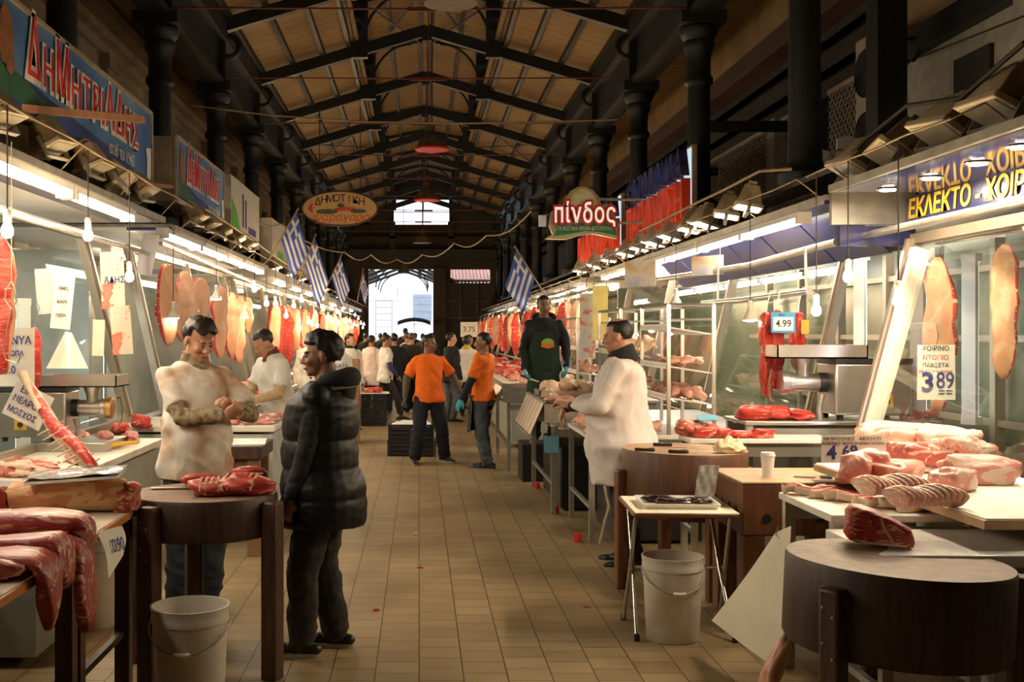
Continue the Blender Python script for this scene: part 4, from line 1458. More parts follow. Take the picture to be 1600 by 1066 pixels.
# ================================================================ tables and blocks
def table(name, label, cat, x0, x1, y0, y1, z, top_m, leg_m, t=0.04, lw=0.045, legs=4, rail=True, edge_m=None, shelf=None, front=None):
    cx, cy = (x0 + x1) / 2, (y0 + y1) / 2
    r_ = thing(name, label, cat, (cx, cy, 0))
    hx, hy = (x1 - x0) / 2, (y1 - y0) / 2
    MB().box(-hx, hx, -hy, hy, z - t, z).build('top', top_m, r_, bevel=0.006)
    if edge_m:
        MB().box(-hx - .008, hx + .008, -hy - .008, hy + .008, z - t - 0.005, z - t * 0.2).build('edging', edge_m, r_)
    if legs:
        for sx in (-1, 1):
            for sy in (-1, 1):
                x, y = sx * (hx - lw * .8), sy * (hy - lw * .8)
                MB().box(x - lw / 2, x + lw / 2, y - lw / 2, y + lw / 2, 0, z - t).build('leg', leg_m, r_)
    if rail:
        for sy in (-1, 1):
            MB().bar((-hx + lw, sy * (hy - lw * .8), z - t - .06), (hx - lw, sy * (hy - lw * .8), z - t - .06), .03, .07).build('apron_rail', leg_m, r_)
        for sx in (-1, 1):
            MB().bar((sx * (hx - lw * .8), -hy + lw, 0.28), (sx * (hx - lw * .8), hy - lw, 0.28), .03, .03).build('stretcher', leg_m, r_)
    if front is not None:
        MB().box(-hx + .02, hx - .02, -hy + .02, hy - .02, 0.06, z - t - 0.02).build('front_panel', front, r_)
    return r_


def round_block(label, c, r, z, thick, angs, lw, leg_m, tilt=(0, 0), top_m=BLOCK_TOP, drop=0.03, band=True, side_m=WOOD_D):
    t = thing('chopping_block', label, 'chopping block', (c[0], c[1], 0))
    Mt = Matrix.Translation((0, 0, z)) @ Matrix.Rotation(R(tilt[0]), 4, 'X') @ Matrix.Rotation(R(tilt[1]), 4, 'Y')
    n = 56
    MB().lathe([(r * .97, -thick), (r, -thick + .02), (r, -.012), (r - .006, 0), (r - .02, -.004), (0.0, -.04)], n, M=Mt).build('drum', side_m, t)
    mb = MB()
    rs = [0, .25, .5, .75, .93, 1.0]
    vs, fs = [], []
    for i, q in enumerate(rs[1:]):
        for j in range(n):
            a = 2 * PI * j / n
            rr = q * (r - .005)
            dz = -.012 * (1 - q) ** 1.0 + 0.004 * n3((rr * math.cos(a) * 6, rr * math.sin(a) * 6, 0), 1, 4) * (1 if q < .99 else 0)
            vs.append((rr * math.cos(a), rr * math.sin(a), dz + 0.002))
    vs.append((0, 0, -.010))
    for i in range(len(rs) - 2):
        for j in range(n):
            fs.append((i * n + j, i * n + (j + 1) % n, (i + 1) * n + (j + 1) % n, (i + 1) * n + j)[::-1])
    for j in range(n):
        fs.append((len(vs) - 1, (j + 1) % n, j)[::-1])
    mb.add(vs, fs, Mt)
    mb.build('cutting_surface', top_m, t, fix=True)
    for a in angs:
        a = R(a)
        M = Matrix.Rotation(a, 4, 'Z')
        rr = r - 0.01
        mb = MB().box(rr, rr + lw, -lw * .55, lw * .55, 0, z - drop, M)
        lo = mb.build('leg', leg_m, t, bevel=0.012)
        for (dy, dz) in ((-.02, .07), (.02, .1), (-.02, .2), (.02, .25)):
            MB().ell(M @ Vector((rr + lw, dy, z - drop - dz)), .007, nu=8, nv=6).build('bolt', STEEL_D, lo)
    mb = MB()
    return t


def bucket(label, c, h, r, m_, handle_side=1, fill=None, bail=True):
    t = thing('bucket', label, 'bucket', (c[0], c[1], 0))
    MB().lathe([(0.0, 0.012), (r * .82, 0.0), (r * .86, .01), (r * .965, h - .075), (r * 1.0, h - .07), (r * 1.0, h - .045), (r * .985, h - .04), (r * 1.01, h - .01), (r * 1.02, h), (r * .97, h), (r * .95, h - .05), (r * .84, .02), (0, .02)], 40).build('tub', m_, t)
    if bail:
        mb = MB()
        pts = []
        for j in range(17):
            a = PI * j / 16
            pts.append((handle_side * r * 1.04 * math.cos(a), -r * 1.08 * math.sin(a) * .98, h - .07 - .11 * math.sin(a)))
        mb.tube(pts, .004, 6)
        mb.build('bail_handle', STEEL_D, t)
        MB().tube([pts[7], pts[8], pts[9]], .009, 8).build('grip', WHITE_P, t)
    if fill:
        MB().lathe([(0, h - .07), (r * .93, h - .07), (r * .93, h - .075), (0, h - .08)], 32).build('contents', fill, t)
    return t


BUCKET = mat('bucket_white', (0.62, 0.56, 0.47), rough=0.4, scale=2.5, var=0.1)
BUCKET2 = mat('bucket_used_white', (0.66, 0.58, 0.48), rough=0.45, scale=5, stops=[(0.3, (0.50, 0.38, 0.26)), (0.5, (0.66, 0.58, 0.48)), (0.8, (0.70, 0.63, 0.53))])

# ================================================================ right foreground
blk = round_block('big dark round chopping block at the front right with a beef joint on it', (1.85, 4.33), 0.415, 0.845, 0.33, (-142, -8, 80), 0.075, WOOD_LEG, tilt=(0, 2.6), drop=0.05)
# beef joint
pts = [(-.13, 0, .075), (-.10, 0, .09), (-.03, 0, .092), (.05, 0, .082), (.10, .0, .062), (.13, 0, .05)]
t = thing('beef_joint', 'dark red beef joint with a yellow fat seam on the front round block', 'beef joint', atz(1372, 850, 0.848), R(-14))
oc = [(-.132, .045), (-.130, .09), (-.122, .135), (-.10, .158), (-.06, .155), (-.03, .145), (0.0, .132), (.03, .120), (.06, .105), (.09, .088), (.118, .07), (.128, .045), (.130, .02), (.122, .003), (.09, .0), (.05, .004), (0, .008), (-.05, .012), (-.09, .015), (-.12, .024)]
cxo, czo = -.01, .072
rings = []
for (yy, sc_) in ((-.084, .02), (-.086, .35), (-.087, .7), (-.084, .9), (-.07, 1.0), (-.035, 1.03), (0, 1.02), (.04, 1.0), (.07, .95), (.085, .85), (.088, .5), (.088, .02)):
    rings.append([Vector((cxo + (x - cxo) * sc_ * (1 + .07 * n3((x * 22, yy * 30, z * 22), 1, 5)), yy + .010 * n3((x * 30, sc_ * 3, z * 30), 1, 8), max(.0, czo + (z - czo) * sc_ * (1 + .06 * n3((x * 25, yy * 30, z * 25), 1, 2))))) for x, z in oc])
mb = MB().loft(rings)
mb.build('flesh', BEEF_D, t, ang=55, fix=True)
MB().tube([(.0, -.088, .125), (.008, -.09, .09), (.028, -.09, .055), (.045, -.088, .025)], [.004, .007, .008, .005], 8).build('fat_seam', mat('yellow_fat', (0.50, 0.28, 0.09), rough=0.4), t)
MB().tube([(-.11, -.082, .03), (-.06, -.086, .018), (.02, -.086, .012), (.10, -.084, .010)], [.003, .004, .004, .003], 6).build('fat_rim', FATM, t)

table('steel_table', 'steel table with a white top behind the front round block', 'table', 1.82, 3.0, 4.42, 5.02, 0.84, MARBLE, STEEL_D, t=0.05)
table('steel_table', 'low steel framed table with a white board holding meat strips', 'table', 1.86, 2.56, 5.06, 5.80, 0.895, BOARD, STEEL, t=0.035, lw=0.05)
dc = table('display_counter', 'white topped display counter heaped with pork at the nearest right stall', 'counter', 2.3, 3.14, 4.55, 6.5, 0.965, BOARD, STEEL_D, t=0.04, legs=0, rail=False, edge_m=mat('pale_wood_edge', (0.50, 0.33, 0.17), rough=0.6))
MB().box(-.12, .40, -.46, .93, .06, .91).build('front_panel', COUNTER_FRONT, dc)
PORK_B = meatmat('pork_belly', (0.76, 0.44, 0.34), (0.66, 0.25, 0.19), (0.86, 0.68, 0.55), .5, 4, soft=.12)
# ---- pork on the display counter: (px, py of base centre, L, W, H, rz, kind)
rnd = random.Random(5)
pk = [(1338, 753, .26, .15, .13, 60, PORK, 'rolled pork joint at the left tip of the board, nearest the price card'), (1362, 748, .22, .15, .14, 75, PORK, 'second rolled pork joint from the left tip of the board'),
      (1402, 752, .26, .17, .10, 30, PORK, 'flat pork cut between the rolled joints and the sliced fans'), (1432, 738, .24, .17, .12, 10, VEAL, 'pinker pork cut behind the left sliced fan'),
      (1408, 722, .26, .2, .15, 25, PORK_B, 'fat covered pork piece at the back left of the heap'), (1478, 712, .46, .22, .15, -8, PORK_B, 'long pork belly lying on top at the back of the heap'),
      (1500, 738, .24, .16, .15, 50, PORK, 'pale pork piece in the middle of the heap'), (1468, 738, .2, .17, .12, 0, VEAL, 'small reddish pork piece in the middle of the heap'),
      (1492, 768, .24, .15, .11, 40, PORK, 'pale pork piece right behind the right sliced fan'), (1530, 756, .33, .17, .13, -10, PORK, 'pork shoulder at the front right of the heap'),
      (1555, 735, .3, .2, .14, 15, PORK, 'pork piece at the right edge of the heap'), (1590, 730, .3, .22, .17, -30, PORK_B, 'large pork side leaning at the right edge of the photo'), (1445, 722, .24, .16, .14, 80, VEAL, 'dark pink pork piece under the long belly')]
for i, (px, py, L, W_, H_, rz, m_, lab) in enumerate(pk):
    p = atz(px, py, 0.965)
    p.x = min(p.x, 2.98)
    if py < 745 and i not in (0, 1):
        p = p + Vector((0, 0, .035))
    piece('pork_cut', blob(L * 1.15, W_ * 1.15, H_ * 1.2, 60 + i, 0.24, 0.65, taper=rnd.uniform(0, .3)), m_, lab, 'pork', p, R(rz), 'pork cuts heaped on the display counter')
# end faces of the rolled joints
# fans of slices
for f_, (px, py, n, name) in enumerate(((1405, 776, 11, 'thin pork slice in the left fan on the display counter'), (1460, 795, 11, 'thin pork slice in the right fan on the display counter'))):
    p0 = atz(px, py, 0.965)
    src = None
    for j in range(n):
        q = p0 + Vector((0.019 * (j - n / 2) * 1.15, 0.03 * math.sin(j * .3) + 0.06, 0.0))
        rot = (R(4), R(-26 + 2 * j), R(20 + 5 * j * .6))
        if src is None:
            mb = MB()
            prof = [(0.075 * math.cos(2 * PI * a / 22) * (1 + .1 * math.sin(3 * 2 * PI * a / 22)), 0.047 * math.sin(2 * PI * a / 22) + .047) for a in range(22)]
            MBp = MB().prism(prof, 0.011, Matrix.Rotation(R(90), 4, 'Z'))
            src = MBp.build('pork_slice', meatmat('pork_slice', (0.74, 0.42, 0.32), (0.62, 0.28, 0.21), (0.84, 0.68, 0.52), .5, 14), fix=True, bevel=0.002)
            o = src
        else:
            o = src.copy()
            COL.objects.link(o)
        o.location = q
        o.rotation_euler = rot
        o.scale = (1, 1, 1 + .08 * math.sin(j))
        tag(o, name, 'pork slice', name.replace('thin pork slice in', 'slices of'))
# strips of meat on the low table
for i in range(9):
    p = Vector((1.97 + 0.042 * i, 5.72 - 0.07 * i + 0.012 * math.sin(i * 2), 0.897))
    L = .21
    path = [(-L / 2 + L * k / 8, .010 * math.sin(k * 1.1 + i), .024 + .008 * math.sin(k * .9 + i * 2)) for k in range(9)]
    piece('meat_strip', sweep(path, [.052 + .010 * math.sin(k + i) for k in range(9)], [.046] * 9, seed=i, amp=.3, edge='both'), [BEEF_B, FATM], nth(i) + ' red and white meat strip from the aisle side on the low steel table', 'meat strip', p, R(-12 + 3 * i), 'meat strips on the low steel table')
# price card 4 69
t = thing('price_card', 'white price card reading 4 69 standing beside the rolled pork', 'price card', at(1334, 724, 6.0))
w_, h_ = 51 * 6 / FPX, 45 * 6 / FPX
Mc = FX_F(0, 0, h_ / 2)
MB().prism([(-w_, 0), (w_, .012), (w_ * .98, h_), (-w_ * .98, h_ * .95)], .003).build('card', CARD, t, fix=True)
text_mesh('4', .10, .001, 'price_lettering', INK_BLUE, t, Mc @ Matrix.Translation((-w_ * .68, -h_ * .15, .003)), offset=.003)
text_mesh('69', .085, .001, 'price_lettering', INK_BLUE, t, Mc @ Matrix.Translation((-w_ * .12, -h_ * .1, .003)), offset=.001)
text_mesh('ΜΠΡΙΖΟΛΕΣ', .024, .0006, 'handwriting', INK_BLACK, t, Mc @ Matrix.Translation((-w_ * .45, h_ * .34, .003)), xs=1.2)
text_mesh('ΧΟΙΡΙΝΕΣ ΝΩΠΕΣ', .022, .0006, 'handwriting', INK_BLACK, t, Mc @ Matrix.Translation((-w_ * .45, h_ * .18, .003)), xs=1.0)
text_mesh('ΜΠΟΥΤΙ', .024, .0006, 'handwriting', INK_BLACK, t, Mc @ Matrix.Translation((w_ * .5, h_ * .34, .003)), xs=1.2)
text_mesh('ΧΟΙΡΙΝΟ ΝΤΟΠΙΟ', .02, .0006, 'handwriting', INK_BLACK, t, Mc @ Matrix.Translation((w_ * .5, h_ * .18, .003)), xs=.95)


def hanging_slab(label, top, h, w, th, seed, rz=0.0, m_=None, group=None, waist=None, hookh=.14, name='hanging_pork_belly', cat='hanging meat', ribs=0):
    """slab of belly or a strip of beef hung by a hook; origin at its upper end"""
    t = thing(name, label, cat, top, rz, group)
    n = 22
    r_ = random.Random(seed)
    ctrl = [c * (1 + r_.uniform(-.16, .16)) for c in (.42, .80, 1.0, .92, 1.02, .86, .70, .34)]
    ctr2 = [r_.uniform(-.12, .12) for _ in range(8)]
    pts, ws, ts = [], [], []
    for i in range(n):
        v = i / (n - 1)
        q = v * 6.999
        j = int(q)
        f_ = q - j
        cw = ctrl[j] * (1 - f_) + ctrl[j + 1] * f_
        off = ctr2[j] * (1 - f_) + ctr2[j + 1] * f_
        pts.append((off * w * .6, 0.02 * math.cos(v * 4 + seed), -h * v))
        ws.append(w * cw * (.6 if i == 0 else .75 if i == n - 1 else 1))
        ts.append(th * (0.45 if i in (0, n - 1) else 1 + .22 * math.sin(v * 9 + seed) + r_.uniform(-.1, .1)))
    sweep(pts, ws, ts, up=(0, 1, 0), seed=seed, amp=.17, e=.4, edge='one', n=20).build('flesh', m_ or [PORK_FAT, BEEF_B], t, ang=180)
    if ribs:
        for j in range(ribs):
            v = .12 + .7 * j / ribs
            i = int(v * (n - 1))
            MB().ell(Vector((pts[i][0] + ws[i] * .49, pts[i][1] - th * .12, -h * v)), (.012, .016, .007), nu=10, nv=6).build('rib_end', BONE, t)
    hook(t, -.01, hookh)
    return t


hanging_slab('pork belly hanging behind the price card at the nearest right stall', at(1467, 402, 8.0), 1.10, .215, .075, 3, R(-28), ribs=12)
hanging_slab('paler pork belly hanging farthest right at the nearest right stall', at(1570, 382, 7.5), .90, .175, .085, 8, R(-28), [PORK_FAT, BEEF_B])
tag(MB().tube([(3.84, 5.0, 2.42), (3.86, 7.0, 2.38), (3.74, 8.1, 2.36)], .012, 8).build('hook_rail', CHROME), 'slim chrome rail the pork bellies hang from at the nearest right stall', 'rail')
t = thing('price_card', 'white price card reading 3 89 hung before the pork belly', 'price card', at(1463, 625, 7.55))
t.scale = (1.313,) * 3
w_, h_ = 30 * 5.75 / FPX, 86 * 5.75 / FPX
MB().prism([(-w_, 0), (w_, .0), (w_ * .97, h_), (-w_ * .97, h_ * 1.0)], .003).build('card', CARD, t, fix=True)
Mc = FX_F(0, 0, h_ / 2)
text_mesh('3', .14, .001, 'price_lettering', INK_BLUE, t, Mc @ Matrix.Translation((-.045, -.055, .003)), offset=.004)
text_mesh('89', .12, .001, 'price_lettering', INK_BLUE, t, Mc @ Matrix.Translation((.045, -.045, .003)), xs=.8, offset=.001)
for (s_, y_, sz, m_) in (('ΧΟΙΡΙΝΟ', .122, .036, INK_BLACK), ('ΝΤΟΠΙΟ', .075, .036, INK_RED), ('ΠΑΝΣΕΤΑ', .036, .03, INK_BLACK), ('ΜΕ ΟΣΤΑ & ΔΕΡΜΑ', .004, .02, INK_RED)):
    text_mesh(s_, sz, .0006, 'handwriting', m_, t, Mc @ Matrix.Translation((-.005, y_, .003)), xs=.95)
MB().box(.01, .04, -.004, -.002, .045, .05).box(.05, .08, -.004, -.002, .045, .05).box(.01, .04, -.004, -.002, .03, .035).box(.05, .08, -.004, -.002, .03, .035).build('underline_marks', INK_BLUE, t)
MB().tube([(0, 0, h_), (.012, .0, h_ + .05), (0, 0, h_ + .09), (.01, 0, h_ + .11)], .0025, 5).build('hook', STEEL, t)
# white board at the right edge
tag(MB().box(2.42, 3.0, 4.2, 4.42, .845, .875).build('plastic_board', BOARD, bevel=.005), 'white plastic board lying at the right edge behind the front round block', 'board')

# ---- hanging butcher paper and trotter
t = thing('paper_sheet', 'cream butcher paper sheet hooked to the low steel table, hanging to the floor', 'paper', (0, 0, 0))
def sheet(u, v):
    a = at(1236, 822, 5.42).lerp(at(1212, 832, 5.60), u)
    b = at(1222, 1052, 5.36).lerp(at(1112, 970, 6.0), u)
    q = a.lerp(b, v ** 1.0)
    return q + Vector((0.0, 0.05 * math.sin(u * 5 + v * 2) * v - .03 * v, 0))
MB().grid(sheet, 18, 18, .002).build('sheet', PAPER, t)
MB().tube([at(1216, 824, 5.60), at(1212, 836, 5.55), at(1218, 842, 5.53), at(1222, 834, 5.54)], .003, 5).build('hook', STEEL_D, t)
mb = blob(.26, .10, .10, 77, .2, .8, taper=.45)
piece('pork_trotter', mb, PORK_FAT, 'pig trotter hanging below the front round block beside the paper', 'trotter', at(1222, 1040, 5.0), 0, rot=(R(10), R(-62), R(20)))

# ================================================================ grinders
def grinder(label, loc, flip=1):
    t = thing('meat_grinder', label, 'meat grinder', loc)
    f = flip
    MB().box(*sorted((0.06 * f, .52 * f)), -.16, .16, .03, .34).build('motor_housing', STEEL, t, bevel=.012)
    MB().box(*sorted((.06 * f, .52 * f)), -.165, .165, .34, .37).build('lid', BLACK_P, t)
    for x in (.1, .48):
        for y in (-.12, .12):
            MB().lathe([(.018, 0), (.022, .03)], 10, (x * f, y, 0)).build('foot', RUBBER, t)
    Mx = Matrix.Translation((0.06 * f, 0, .22)) @ Matrix.Rotation(R(90 * -f), 4, 'Y')
    MB().lathe([(.06, 0), (.06, .045), (.052, .05)], 20, M=Mx).build('coupling', BLACK_P, t)
    MB().lathe([(.052, .04), (.056, .06), (.056, .2), (.066, .205), (.066, .25), (.058, .255)], 24, M=Mx).build('barrel', STEEL, t)
    MB().lathe([(.068, .235), (.075, .24), (.075, .28), (.05, .285), (0, .28)], 24, M=Mx).build('ring_nut', BRASS if f < 0 else STEEL, t)
    MB().tube([(-(.25) * f, 0, .285), (-.27 * f, 0, .30), (-.285 * f, .01, .22), (-.28 * f, 0, .13), (-.26 * f, 0, .10)], .007, 6).build('plate_guard', CHROME, t)
    MB().lathe([(.042, 0.0), (.042, .06), (.062, .11), (.068, .12)], 22, (-.08 * f, 0, .25)).build('feed_throat', STEEL, t)
    c = -.02 * f
    mb = MB().box(c - .27, c + .27, -.17, .17, .37, .378)
    for (x0, x1, y0, y1) in ((c - .27, c - .262, -.17, .17), (c + .262, c + .27, -.17, .17), (c - .27, c + .27, -.17, -.162), (c - .27, c + .27, .162, .17)):
        mb.box(x0, x1, y0, y1, .37, .45)
    mb.build('tray', STEEL, t)
    MB().box(.36 * f - .04, .36 * f + .04, -.168, -.16, .08, .155).build('switch_plate', YELLOW, t)
    MB().lathe([(.018, 0), (.018, .012), (0, .014)], 14, M=Matrix.Translation((.36 * f, -.168, .118)) @ Matrix.Rotation(R(90), 4, 'X')).build('switch_knob', BLACK_P, t)
    MB().tube([(.02 * f, -.05, .15), (.0 * f, -.06, .08), (.0 * f, -.06, .0)], [.022, .016, .024], 12).build('support_post', STEEL_D, t)
    return t


table('steel_shelf', 'tall steel shelf between the right stalls carrying a meat grinder', 'shelf', 2.46, 3.95, 8.45, 9.05, 1.05, STEEL, STEEL_D, t=.03, lw=.05)
gr = grinder('steel meat grinder with a yellow switch on the tall right shelf', (3.1, 8.75, 1.05), 1)
gr.scale = (1.28,) * 3
grinder('steel meat grinder with a brass ring on the left counter', (-2.34, 7.75, 0.98), -1)
for i, (px, L, lab) in enumerate(((1180, .22, 'dark red beef piece at the left end of the tall right shelf'), (1212, .2, 'beef piece beside the left one on the tall right shelf'), (1246, .18, 'small beef piece nearest the grinder on the tall right shelf'))):
    piece('beef_piece', blob(L * 1.3, .18, .11 if i < 2 else .075, 90 + i, .25, .7), BEEF_B, lab, 'beef', Vector((at(px, 655, 8.65).x, 8.65, 1.052)), R(-15 + 20 * i), 'beef pieces on the tall right shelf')
piece('beef_piece', blob(.26, .14, .08, 95, .25, .7), BEEF, 'beef piece behind the grinder at the right end of the tall shelf', 'beef', (3.88, 8.7, 1.052), 0)
# red beef strips hanging over the shelf with the blue price ticket
for i, (px, py, h, w, lab) in enumerate(((1197, 484, .53, .09, 'long red beef strip hanging left of the blue price ticket'), (1213, 480, .5, .085, 'second red beef strip hanging directly behind the blue price ticket'), (1246, 484, .36, .08, 'shorter red beef strip hanging right of the blue price ticket'))):
    hanging_slab(lab, at(px, py, 8.9) + Vector((0, 0, -.02)), h * 1.27, w * 1.27, .075, 20 + i, R(20), [BEEF_B, BEEF_B], 'red beef strips over the grinder', name='hanging_beef_strip')
t = thing('price_ticket', 'blue edged price ticket reading 4.99 between the red beef strips', 'price ticket', at(1224, 520, 8.7))
t.scale = (1.27,) * 3
MB().box(-.074, .074, 0, .003, 0, .125).build('border', mat('ticket_blue', (0.05, 0.30, 0.55), rough=.5), t)
MB().box(-.062, .062, -.002, 0, .014, .095).build('card', WHITE, t)
text_mesh('4.99', .062, .0008, 'price_lettering', INK_BLACK, t, FX_F(0, -.003, .054), xs=.9, offset=.001)
text_mesh('ΚΙΛΟ', .016, .0006, 'handwriting', INK_BLACK, t, FX_F(-.01, -.003, .108))
tag(MB().box(-.03, .03, 0, .002, 0, .11).build('price_ticket', mat('ticket_orange', (0.85, 0.38, 0.04), rough=.5), loc=at(1258, 522, 8.75)), 'small orange ticket beside the shorter red beef strip', 'price ticket')
t = thing('hook_rail', 'steel tube rail over the grinder that the red beef strips hang from', 'rail', (0, 0, 0))
MB().tube([at(1098, 474, 11.6), at(1160, 469, 10.2), at(1264, 455, 8.6)], .028, 10).build('tube', STEEL, t)
for a, b in ((at(1258, 385, 8.65), at(1260, 452, 8.65)), (at(1122, 412, 11.0), at(1122, 470, 11.0))):
    MB().bar(a, b, .03, .012, up=(1, 0, 0)).build('hanger', STEEL, t)
tag(MB().tube([at(1030, 437, 13.6), at(1170, 415, 10.6), at(1308, 378, 8.5)], .032, 10).build('upper_rail', STEEL), 'upper steel tube rail under the poultry canopy', 'rail')

# ================================================================ right middle: wooden block table, second round block, tray table
t = thing('block_table', 'square wooden butcher block table with drilled sides and a paper cup on it', 'chopping block', (2.2, 6.72, 0))
MB().box(-.36, .36, -.34, .34, .56, .855).build('block', WOOD_RED, t, bevel=.01)
MB().box(-.362, .362, -.342, .342, .855, .868).build('cutting_surface', BLOCK_TOP_L, t, bevel=.004)
for x in (-1, 1):
    for y in (-1, 1):
        MB().box(x * .29 - .065, x * .29 + .065, y * .27 - .065, y * .27 + .065, 0, .56).build('leg', WOOD_RED, t, bevel=.008)
for q in (-.22, -.08, .08, .22):
    MB().lathe([(.026, 0), (.026, .004), (0, .003)], 14, M=Matrix.Translation((q, -.342, .66)) @ Matrix.Rotation(R(90), 4, 'X')).build('bolt_hole', BLACK_P, t)
    MB().lathe([(.02, 0), (.02, .004), (0, .003)], 14, M=Matrix.Translation((-.362, q, .70)) @ Matrix.Rotation(R(-90), 4, 'Y')).build('bolt_hole', BLACK_P, t)
cup = thing('paper_cup', 'white paper cup with a lid on the square wooden block table', 'cup', (2.06, 6.62, .868))
MB().lathe([(.0, .0), (.029, 0), (.041, .125), (.038, .125), (.027, .005), (0, .005)], 24).build('cup', WHITE, cup)
MB().lathe([(.044, .122), (.044, .132), (.040, .134), (.038, .145), (.0, .143)], 24).build('lid', WHITE_P, cup)


def knife(label, p, rz, L=.2, hl=.12, red=False, tiltx=0.0, wide=.035):
    t = thing('knife', label, 'knife', p, R(rz))
    MB().tube([(-hl, 0, .012), (-hl * .95, 0, .013), (-hl * .5, 0, .011), (-hl * .1, 0, .013), (0, 0, .012)], [.008, .013, .011, .013, .010], 10).build('handle', RED if red else BLACK_P, t)
    mb = MB().add([(0, -wide / 2, .011), (L * .8, -wide / 2, .011), (L, wide * .2, .011), (L * .95, wide / 2, .011), (0, wide / 2, .011), (0, -wide / 2, .013), (L * .8, -wide / 2, .012), (L, wide * .2, .012), (L * .95, wide / 2, .013), (0, wide / 2, .0135)],
                  [(4, 3, 2, 1, 0), (5, 6, 7, 8, 9), (0, 1, 6, 5), (1, 2, 7, 6), (2, 3, 8, 7), (3, 4, 9, 8), (4, 0, 5, 9)])
    mb.build('blade', STEEL, t)
    return t


knife('red handled knife on the square wooden block table', (2.47, 6.6, .868), 172, .14, .08, True)
t = thing('scissors', 'pair of black scissors lying on the square wooden block table', 'scissors', (2.32, 6.56, .868), R(165))
for s in (-1, 1):
    MB().bar((0, s * .004, .006 + .003 * s), (.12, s * .012, .006 + .003 * s), .012, .003).build('blade', STEEL_D, t)
    MB().tube([(-.06 + .03 * math.cos(2 * PI * j / 14), s * .024 + .016 * math.sin(2 * PI * j / 14), .007) for j in range(14)], .005, 6, closed=True).build('handle_loop', BLACK_P, t)
round_block('brown round chopping block with knives and a cloth, beside the man in the white coat', (1.80, 7.60), 0.42, 0.93, 0.43, (-172, -80, 8, 95), .075, WOOD_RED, tilt=(0, .8), top_m=BLOCK_TOP_L, drop=.13, side_m=mat('brown_drum_wood', (0.12, 0.05, 0.028), rough=.5, scale=5, stretch=(6, 6, .6), stops=[(0.3, (0.08, 0.032, 0.018)), (0.7, (0.15, 0.065, 0.034))]))
knife('knife with a black handle at the left rim of the brown round block', (1.56, 7.42, .932), -4, .24, .13)
knife('black handled knife in the middle of the brown round block', (1.76, 7.32, .93), -6, .26, .13)
knife('black handled knife at the back of the brown round block', (1.75, 7.75, .932), -8, .22, .13)
mb = MB().ell((0, 0, 0), 1, nu=40, nv=24)
mb.v = [(x * .11 * (1 + .35 * n3((x, y, z), 2.2, 9)), y * .09 * (1 + .35 * n3((x, y, z), 2.6, 4)), max(0, (z * .055 + .02) * (1 + .8 * n3((x, y, z), 3.2, 2)))) for x, y, z in mb.v]
piece('cloth', mb, cloth_m := mat('crumpled_cloth', (0.70, 0.56, 0.38), rough=.9, var=.15, scale=20), 'crumpled cream cloth at the right rim of the brown round block', 'cloth', (2.06, 7.42, .93))

t = thing('folding_tray_table', 'small folding table with chromed legs standing over the lidded bucket', 'table', (1.5, 6.55, 0), R(-3))
MB().box(-.29, .29, -.33, .33, .69, .712).build('table_top', mat('brown_laminate', (0.20, 0.08, 0.045), rough=.4), t, bevel=.004)
MB().box(-.28, .295, -.325, .325, .712, .716).build('paper_cover', PAPER, t)
for sx in (-1, 1):
    mb = MB().tube([(sx * .27, -.32, .0), (sx * .25, -.02, .34), (sx * .245, .22, .66), (sx * .245, .25, .69)], .012, 10)
    mb.build('leg', CHROME, t)
    mb = MB().tube([(sx * .285, .14, .0), (sx * .27, -.06, .36), (sx * .265, -.22, .66), (sx * .265, -.25, .69)], .012, 10)
    mb.build('leg', CHROME, t)
    for y in (-.32, .14):
        MB().lathe([(.016, 0), (.016, .035), (.012, .04)], 10, (sx * (.27 if y < 0 else .285), y, 0)).build('foot_cap', RUBBER, t)
MB().tube([(-.27, .0, .35), (.27, .0, .35)], .009, 8).build('cross_bar', CHROME, t)


def foam_tray(label, c, w_, d_, rz, m_=None, h=.03):
    t = thing('foam_tray', label, 'tray', c, R(rz))
    mb = MB()
    mb.loft([[Vector((sx * (w_ / 2 - .02), sy * (d_ / 2 - .02), 0)) for sx, sy in ((-1, -1), (1, -1), (1, 1), (-1, 1))], [Vector((sx * w_ / 2, sy * d_ / 2, h)) for sx, sy in ((-1, -1), (1, -1), (1, 1), (-1, 1))],
             [Vector((sx * (w_ / 2 - .008), sy * (d_ / 2 - .008), h)) for sx, sy in ((-1, -1), (1, -1), (1, 1), (-1, 1))], [Vector((sx * (w_ / 2 - .026), sy * (d_ / 2 - .026), .008)) for sx, sy in ((-1, -1), (1, -1), (1, 1), (-1, 1))]])
    mb.build('tray', m_ or WHITE_P, t, fix=True)
    return t


tt = Vector((1.5, 6.53, .716))
foam_tray('shallow white tray of dark livers on the small folding table', tt, .44, .36, -3)
for i, (dx, dy, L, w_, lab) in enumerate(((-.08, .05, .22, .11, 'dark glossy liver at the left back of the tray on the folding table'), (-.03, -.05, .22, .11, 'dark glossy liver at the front of the tray on the folding table'), (.12, -.01, .16, .10, 'smaller dark liver at the right of the tray on the folding table'))):
    piece('liver', blob(L, w_, .045, 120 + i, .2, .8, taper=.3), LIVER, lab, 'liver', tt + Vector((dx, dy, .009)), R(-12 + 10 * i), 'livers on the folding table')
mb = MB()
mb.grid(lambda u, v: ((u - .5) * .12 + .04 * v, .03 * v + .006 * math.sin(u * 14) * math.cos(v * 11), v * .2), 14, 16, .004)
tag(mb.build('film_pack', mat('glossy_film_pack', (0.50, 0.47, 0.44), rough=.15, metal=.3, var=.3, scale=20, bmp=.3), loc=tt + Vector((.19, .12, .012))), 'shiny film packet leaning up at the back corner of the folding table', 'packet')
